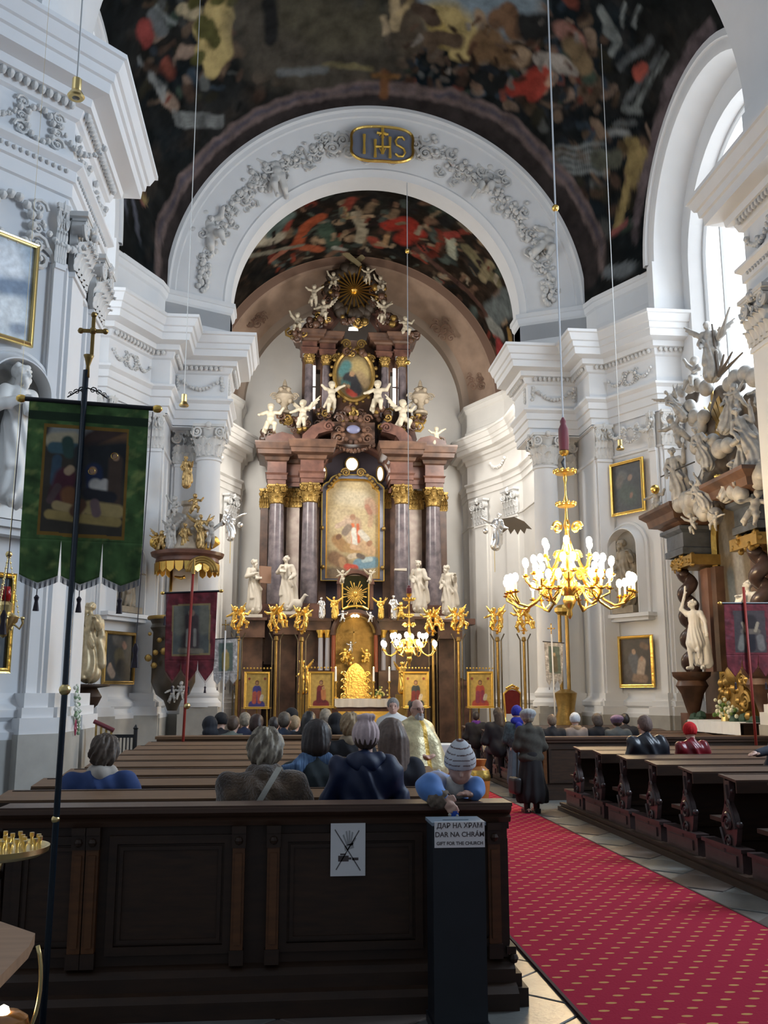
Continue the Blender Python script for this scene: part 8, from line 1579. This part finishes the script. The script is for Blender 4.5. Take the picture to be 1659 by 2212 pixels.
for i in range(9): th_ = 1.9+.16*i; p = S(1575, 960, 7.2); b.prism([(.3, -.04), (1.5+.2*(i % 2), -.09), (1.5, .09), (.3, .04)], p, (0, -cos(th_), sin(th_)), (0, sin(th_), cos(th_)), (.04, 0, 0))
b.build('gilded_rays', oldgold, sa); b = MB()
for i in range(12): b.ball(S(1548+6*(i % 6), 1030+16*(i//6), 6.5), .06, 6)
b.ball(S(1415, 1057, 6.35), .12, 8); b.build('gilt_accents', gold, sa, 50)
b = MB(); p = S(1562, 700, 6.9)
for i in range(6): b.tube([p+np.array([0, .05*i, -.25]), p+np.array([0, -.12-.05*i, .05+.04*i])], [.05, .02], 5)
b.build('feather_plume', sgrey, sa)
# ================================================================== PULPIT on the left pier
pgold = M('worn gilding', (.55, .37, .15), .4, metal=.6, noise=.6, nscale=7); YPu = 24.9; cp_ = P(402, 1215, Y=YPu); pu = thing('pulpit', (cp_[0], YPu, 0), 'dark and gilded pulpit with figure-laden canopy against the left white column', 'pulpit')
def U(px, py, Y=YPu): return P(px, py, Y=Y)
zc_ = cp_[2]; b = MB(); b.lathe([(.0, -.05), (.75, -.05), (.82, .02), (.80, .12), (.92, .18), (.95, .26), (.6, .34), (0, .36)], c=(cp_[0], YPu+.3, zc_), n=28); b.build('canopy', redmarble, pu, 40)
b = MB()
for i in range(22): a_ = 2*pi*i/22; b.prism([(-.11, 0), (.11, 0), (.09, -.20), (0, -.27), (-.09, -.20)], (cp_[0]+.80*cos(a_), YPu+.3+.80*sin(a_), zc_-.02), (-sin(a_), cos(a_), 0), (0, 0, 1), (.03*cos(a_), .03*sin(a_), 0))
tag(b.build('gilded_lambrequin', gold, pu), kind='stuff'); b = MB(); arcs = U(437, 1215, YPu-.45)
for rr in (.26, .32, .38): b.tube([(arcs[0]+rr*cos(t), YPu-.5, arcs[2]-.25+rr*sin(t)) for t in np.linspace(0, pi, 14)], .04, 6)
b.build('gilded_arches', oldgold, pu, True)
b = MB(); b.lathe([(.62, .3), (.45, .7), (.25, 1.15), (.16, 1.5), (.22, 1.55), (.22, 1.65)], c=(cp_[0], YPu+.3, zc_), n=12); b.build('canopy_spire', M('spire grey gold', (.40, .33, .25), .4, noise=.4, nscale=6), pu, 40)
for px, y0, y1, me, mt, rz, lab in ((401, 985, 1056, SAINT[3], pgold, pi, 'gilded figure standing on top of the pulpit canopy'), (348, 1140, 1195, PUTW[0], pgold, pi, 'gilded putto at the left rim of the pulpit canopy'), (366, 1120, 1190, ANGEL[0], sgrey, pi-.5, 'silvery angel with gilt wings on the left of the canopy'), (398, 1130, 1200, SAINT[2], pgold, pi, 'gilded seated figure in the middle of the canopy'), (432, 1110, 1190, ANGEL[1], pgold, pi+.3, 'gilded angel on the right of the canopy'), (455, 1120, 1185, PUTW[1], sgrey, pi+.4, 'silvery putto at the right rim of the canopy'), (376, 1068, 1120, PUTTO[1], sgrey, pi-.3, 'small silvery putto climbing the canopy spire, left'), (420, 1066, 1110, PUTTO[0], pgold, pi+.4, 'small gilded putto on the canopy spire, right'), (336, 1150, 1185, PUTTO[2], oldgold, pi, 'dull gilded putto at the outer left of the canopy')):
    figure('canopy_figure', me, px, y0, y1, lab, 'statue', mt, Y=YPu-.15, rz=rz, group='figures on the pulpit canopy')
for lst, mt in ((((345, 1172, .26), (362, 1182, .22), (380, 1176, .2), (440, 1178, .24), (458, 1170, .2), (425, 1186, .18)), goldleaf), (((372, 1140, .22), (388, 1120, .2), (412, 1150, .2), (436, 1140, .2), (395, 1175, .22), (420, 1112, .15)), sgrey)):
    place(sdf_me('carved_clouds', [('e', U(x_, y_, YPu+.1), (r_, r_*.8, r_*.8)) for x_, y_, r_ in lst], .03, .05, lambda G: .018*np.sin(G[:, 0]*22)*np.sin(G[:, 2]*24), None), 'carved_clouds', pu, mat=mt)
b = MB(); a0, a1 = U(372, 1282, YPu+.75), U(428, 1238, YPu+.75); b.b2((a0[0], YPu+.7, a0[2]-1.2), (a1[0], YPu+.75, a1[2]+.1)); b.build('pale_back_panel', M('pale back', (.75, .70, .62), .6), pu); b = MB(); b.tube([U(378, 1246, YPu+.5), U(392, 1249, YPu+.4), U(400, 1246, YPu+.4)], [.03, .045, .05], 8); b.b2((a0[0]-.07, YPu+.65, a0[2]-1.2), (a0[0], YPu+.72, a1[2]+.1)); b.build('gilded_arm', gold, pu, True)
bk = U(356, 1420, YPu-.1); zt, zb_ = U(350, 1335)[2], U(350, 1500)[2]
b = MB(); b.lathe([(.12, zb_-.4), (.22, zb_-.15), (.42, zb_), (.55, zb_+.3), (.55, zt-.35), (.62, zt-.25), (.58, zt-.15), (.66, zt)], c=(bk[0]+.2, YPu+.15, 0), n=24); b.build('pulpit_basket', M('pulpit dark', (.06, .045, .03), .35, noise=.4), pu, 40)
b = MB(); b.tube([(bk[0]+.2+.66*cos(a_), YPu+.15+.66*sin(a_), zt) for a_ in np.linspace(0, 2*pi, 30)[:-1]], .05, 6, closed=True)
for i in range(14): b.ball((bk[0]-.35+rnd.uniform(-.05, .9), YPu-.4, zt-rnd.uniform(.05, 1.3)), rnd.uniform(.05, .1), 6)
b.build('gilded_rim', oldgold, pu, 50)
for dx, y0, y1, v in ((372, 1478, 1520, 0), (390, 1468, 1512, 1)): figure('relief_putto', PUTTO[v], dx, y0, y1, '', '', sgrey, Y=YPu-.3, parent=pu)
# ================================================================== SMALLER THINGS, LEFT
a = P(197, 1490, Y=19.0); t, a, H, k_ = figure('statue', SAINT[3], 191, 1300, 1478, 'gilded and white statue seen just behind the left pier edge', 'statue', M('white gilt', (.60, .50, .32), .4, metal=.3, noise=.5, nscale=5), Y=20.2, rz=pi-.6)
b = MB(); b.lathe([(.05, -.5), (.2, -.42), (.28, -.25), (.18, -.08), (.42, -.04), (.42, 0)], c=a, n=16); b.lathe([(.3, 0), (.3, .2), (.14, .4), (.12, a[2]-.5), (.2, a[2]-.4)], c=(a[0], a[1], 0), n=12); b.build('dark_console', blackwood, t, 40)
# silver angels holding lamps
def lampangel(px, y0, y1, Y, sd, lab):
    t, a, H, k_ = figure('silver_angel', SAINT[2], px, y0, y1, lab, 'statue', silver, Y=Y, rz=pi, rot=(.0, -.15*sd)); b = MB()
    b.prism([(sd*x_, z_) for x_, z_ in ((.05, .62*H), (.3, .86*H), (.7, .92*H), (1.05, .80*H), (1.3, .60*H), (1.12, .62*H), (1.05, .48*H), (.92, .60*H), (.82, .45*H), (.72, .60*H), (.58, .46*H), (.5, .60*H), (.3, .48*H))], a+np.array([0, .08, 0]), (1, 0, 0), (0, 0, 1), (0, .05, 0))
    b.build('dark_wing', M('bronze wing', (.16, .13, .10), .5, metal=.4), t, 50); b = MB(); b.tube([a+np.array([-sd*.15, -.1, H*.72]), a+np.array([-sd*.5, -.2, H*.85])], [.04, .03], 6); b.ball(a+np.array([-sd*.3, -.1, H*.5]), .1, 8); b.build('outstretched_arm', silver, t, True)
    MB().tube([a+np.array([0, 0, .1]), a+np.array([0, 0, -.7])], .012, 5).build('lamp_chain', brass, t)
lampangel(1068, 1108, 1190, 30.8, 1, 'silvered flying angel with dark wing on the right chancel pilaster'); lampangel(498, 1100, 1170, 30.8, -1, 'silvered angel on the left chancel pilaster beside the column')
# hanging brass lamp at the left edge
a = P(8, 1348, Y=8.5); t = thing('hanging_lamp', a, 'ornate brass hanging lamp on chains cut by the left edge', 'lamp'); b = MB(); b.lathe([(.0, -.12), (.03, -.1), (.05, -.04), (.11, .02), (.12, .06), (.06, .1), (.07, .16), (.03, .2), (.03, .26)], c=a, n=16); b.build('lamp_bowl', brass, t, 40)
b = MB()
for i in range(5): a_ = i*2*pi/5+.1; u = np.array([cos(a_), sin(a_), 0]); b.tube([a+u*.08, a+u*.13+np.array([0, 0, -.04]), a+u*.155+np.array([0, 0, .01]), a+u*.14+np.array([0, 0, .06])], .010, 6); b.ball(a+u*.15+np.array([0, 0, .05]), .018, 6)
b.build('branches', brass, t, 50); b = MB()
for i in range(3):
    a_ = i*2*pi/3+.4; p = a+np.array([.12*cos(a_), .12*sin(a_), .06]); q_ = a+np.array([0, 0, .62]); m_ = 12
    for j in range(m_): c_ = p+(q_-p)*j/m_; b.ball(c_, .009, 5)
    b.tube([p, q_], .003, 4)
b.tube([a+np.array([0, 0, .62]), a+np.array([.0, 0, 8.0])], .0015, 4); b.ball(a+np.array([0, 0, .6]), .03, 8); tag(b.build('chains', brass, t, 50), kind='stuff'); MB().lathe([(.04, .2), (.045, .26), (.035, .32)], c=a, n=12).build('red_glass', M('red glass', (.35, .01, .01), .1), t, True)
# candle stand, bottom left
a = P(-22, 1838, Y=3.2); t = thing('candle_stand', (a[0], a[1], 0), 'round brass candle stand with empty candle cups cut by the left edge', 'candle stand'); z = a[2]
MB().lathe([(0, z-.012), (.15, z-.016), (.172, z-.004), (.176, z+.012), (.168, z+.012), (.160, z+.002), (0, z)], c=(a[0], a[1], 0), n=40).build('tray', brass, t, 40); MB().lathe([(.15, 0), (.15, .03), (.04, .06), (.02, .2), (.03, .6), (.02, z-.1), (.05, z-.016)], c=(a[0], a[1], 0), n=16).build('stem', brass, t, 40)
for r_, n_ in ((.145, 18), (.10, 12), (.055, 7)):
    for i in range(n_):
        a_ = 2*pi*i/n_+r_; MB().lathe([(.006, 0), (.004, .012), (.0045, .022), (.0075, .028), (.0075, .038), (.0055, .038)], c=(a[0]+r_*cos(a_), a[1]+r_*sin(a_), z+.001), n=8).build('candle_cup', brass, t, 40)
# desk corner with oil lamp, bottom left
p1_, p2_, p3_ = P(-120, 1985, Y=2.6), P(76, 2016, Y=2.5), P(-10, 2120, Y=2.05); z = p2_[2]; t = thing('desk', (p3_[0], p3_[1], 0), 'wooden sloping desk corner at the bottom left edge', 'desk')
b = MB(); V = [P(-160, 1990, Z=z), P(0, 1990, Z=z), P(76, 2016, Z=z), P(62, 2045, Z=z), P(-10, 2118, Z=z), P(-160, 2200, Z=z)]; b.add([v for v in V]+[v-np.array([0, 0, .025]) for v in V], [tuple(range(6)), tuple(range(11, 5, -1))]+[(i, (i+1) % 6, 6+(i+1) % 6, 6+i) for i in range(6)]); b.build('desk_top', M('plain desk wood', (.36, .21, .12), .5, noise=.25, nscale=3, stretch=(1, 12, 12)), t)
pl = P(-60, 2060, Z=z); MB().b2((pl[0]-.05, pl[1]-.05, 0), (pl[0]+.05, pl[1]+.05, z-.025)).build('desk_leg', darkwood, t)
a = P(6, 2200, Y=2.0); t = thing('oil_lamp', a-np.array([0, 0, .07]), 'small lit oil lamp with a curved handle in the bottom left corner', 'lamp'); MB().lathe([(.03, -.07), (.035, -.05), (.05, -.02), (.045, .0), (.03, .01)], c=a, n=16).build('lamp_cup', M('amber glass', (.30, .12, .03), .15), t, 40); MB().ball(a+np.array([0, 0, .005]), .014, 8, sc=(1, 1, 1.4)).build('flame', M('lamp flame', (1, .85, .55), .5, emit=25), t, True)
MB().tube([a+np.array([.035+.03*sin(q_), 0, -.03+.09*(1-cos(q_))]) for q_ in np.linspace(.2, 2.4, 10)], .004, 6).build('handle', brass, t, True); MB().tube([a-np.array([0, 0, .07]), np.array([a[0], a[1], 0])], .02, 8).build('lamp_stand', blackwood, t)
# flowers, stair rail, iron gate between the left pews and the wall
a = P(160, 1530, X=-5.7); t = thing('flower_garland', a-np.array([0, 0, .35]), 'small garland of white flowers with a red ribbon hung on the left pier', 'flowers'); b = MB(); b2_ = MB()
for i in range(70): q_ = i/70; p = a+np.array([.03, -.1+.35*q_+rnd.gauss(0, .06), .28-.55*q_+rnd.gauss(0, .05)]); (b if i % 2 else b2_).ball(p, rnd.uniform(.018, .035), 5)
tag(b.build('blossoms', M('pale blossom', (.70, .72, .66), .7), t), kind='stuff'); tag(b2_.build('leaves', M('pale leaf', (.22, .32, .20), .7), t), kind='stuff'); c_ = P(163, 1573, X=-5.68); MB().tube([c_+np.array([0, .0, .12]), c_+np.array([0, .06, .0]), c_+np.array([0, 0, -.10]), c_+np.array([0, -.06, 0])], .010, 5, closed=True).build('red_ribbon', M('ribbon', (.35, .03, .08), .6), t)
Yg = 15.6; x0_, x1_, z1_ = P(222, 1600, Y=Yg)[0], P(292, 1600, Y=Yg)[0], P(270, 1590, Y=Yg)[2]; t = thing('iron_gate', ((x0_+x1_)/2, Yg, 0), 'low black iron gate beyond the man in the blue sweater', 'gate'); MB().box(((x0_+x1_)/2, Yg, z1_), (x1_-x0_, .04, .05)).build('top_rail', blackiron, t); MB().box(((x0_+x1_)/2, Yg, .15), (x1_-x0_, .04, .05)).build('bottom_rail', blackiron, t); MB().lathe([(.03, 0), (.03, z1_+.1), (.045, z1_+.12), (0, z1_+.18)], c=(x1_, Yg, 0), n=8).build('post', blackiron, t)
for i in range(9): MB().box((x0_+(x1_-x0_)*(i+.5)/9, Yg, z1_/2+.08), (.018, .018, z1_-.16)).build('bar', blackiron, t)
t = thing('stair_rail', P(225, 1600, Y=15.9)*np.array([1, 1, 0]), 'sloping red-topped handrail with gilded bars beside the iron gate', 'handrail'); p, q_ = P(203, 1558, Y=15.9), P(246, 1578, Y=15.9); MB().tube([p, q_], .035, 8).build('red_handrail', M('red rail', (.16, .03, .04), .5), t)
for i in range(4): c_ = p+(q_-p)*(i+.5)/4; MB().tube([c_, (c_[0], c_[1], 0.)], .018, 6).build('gilded_bar', oldgold, t)
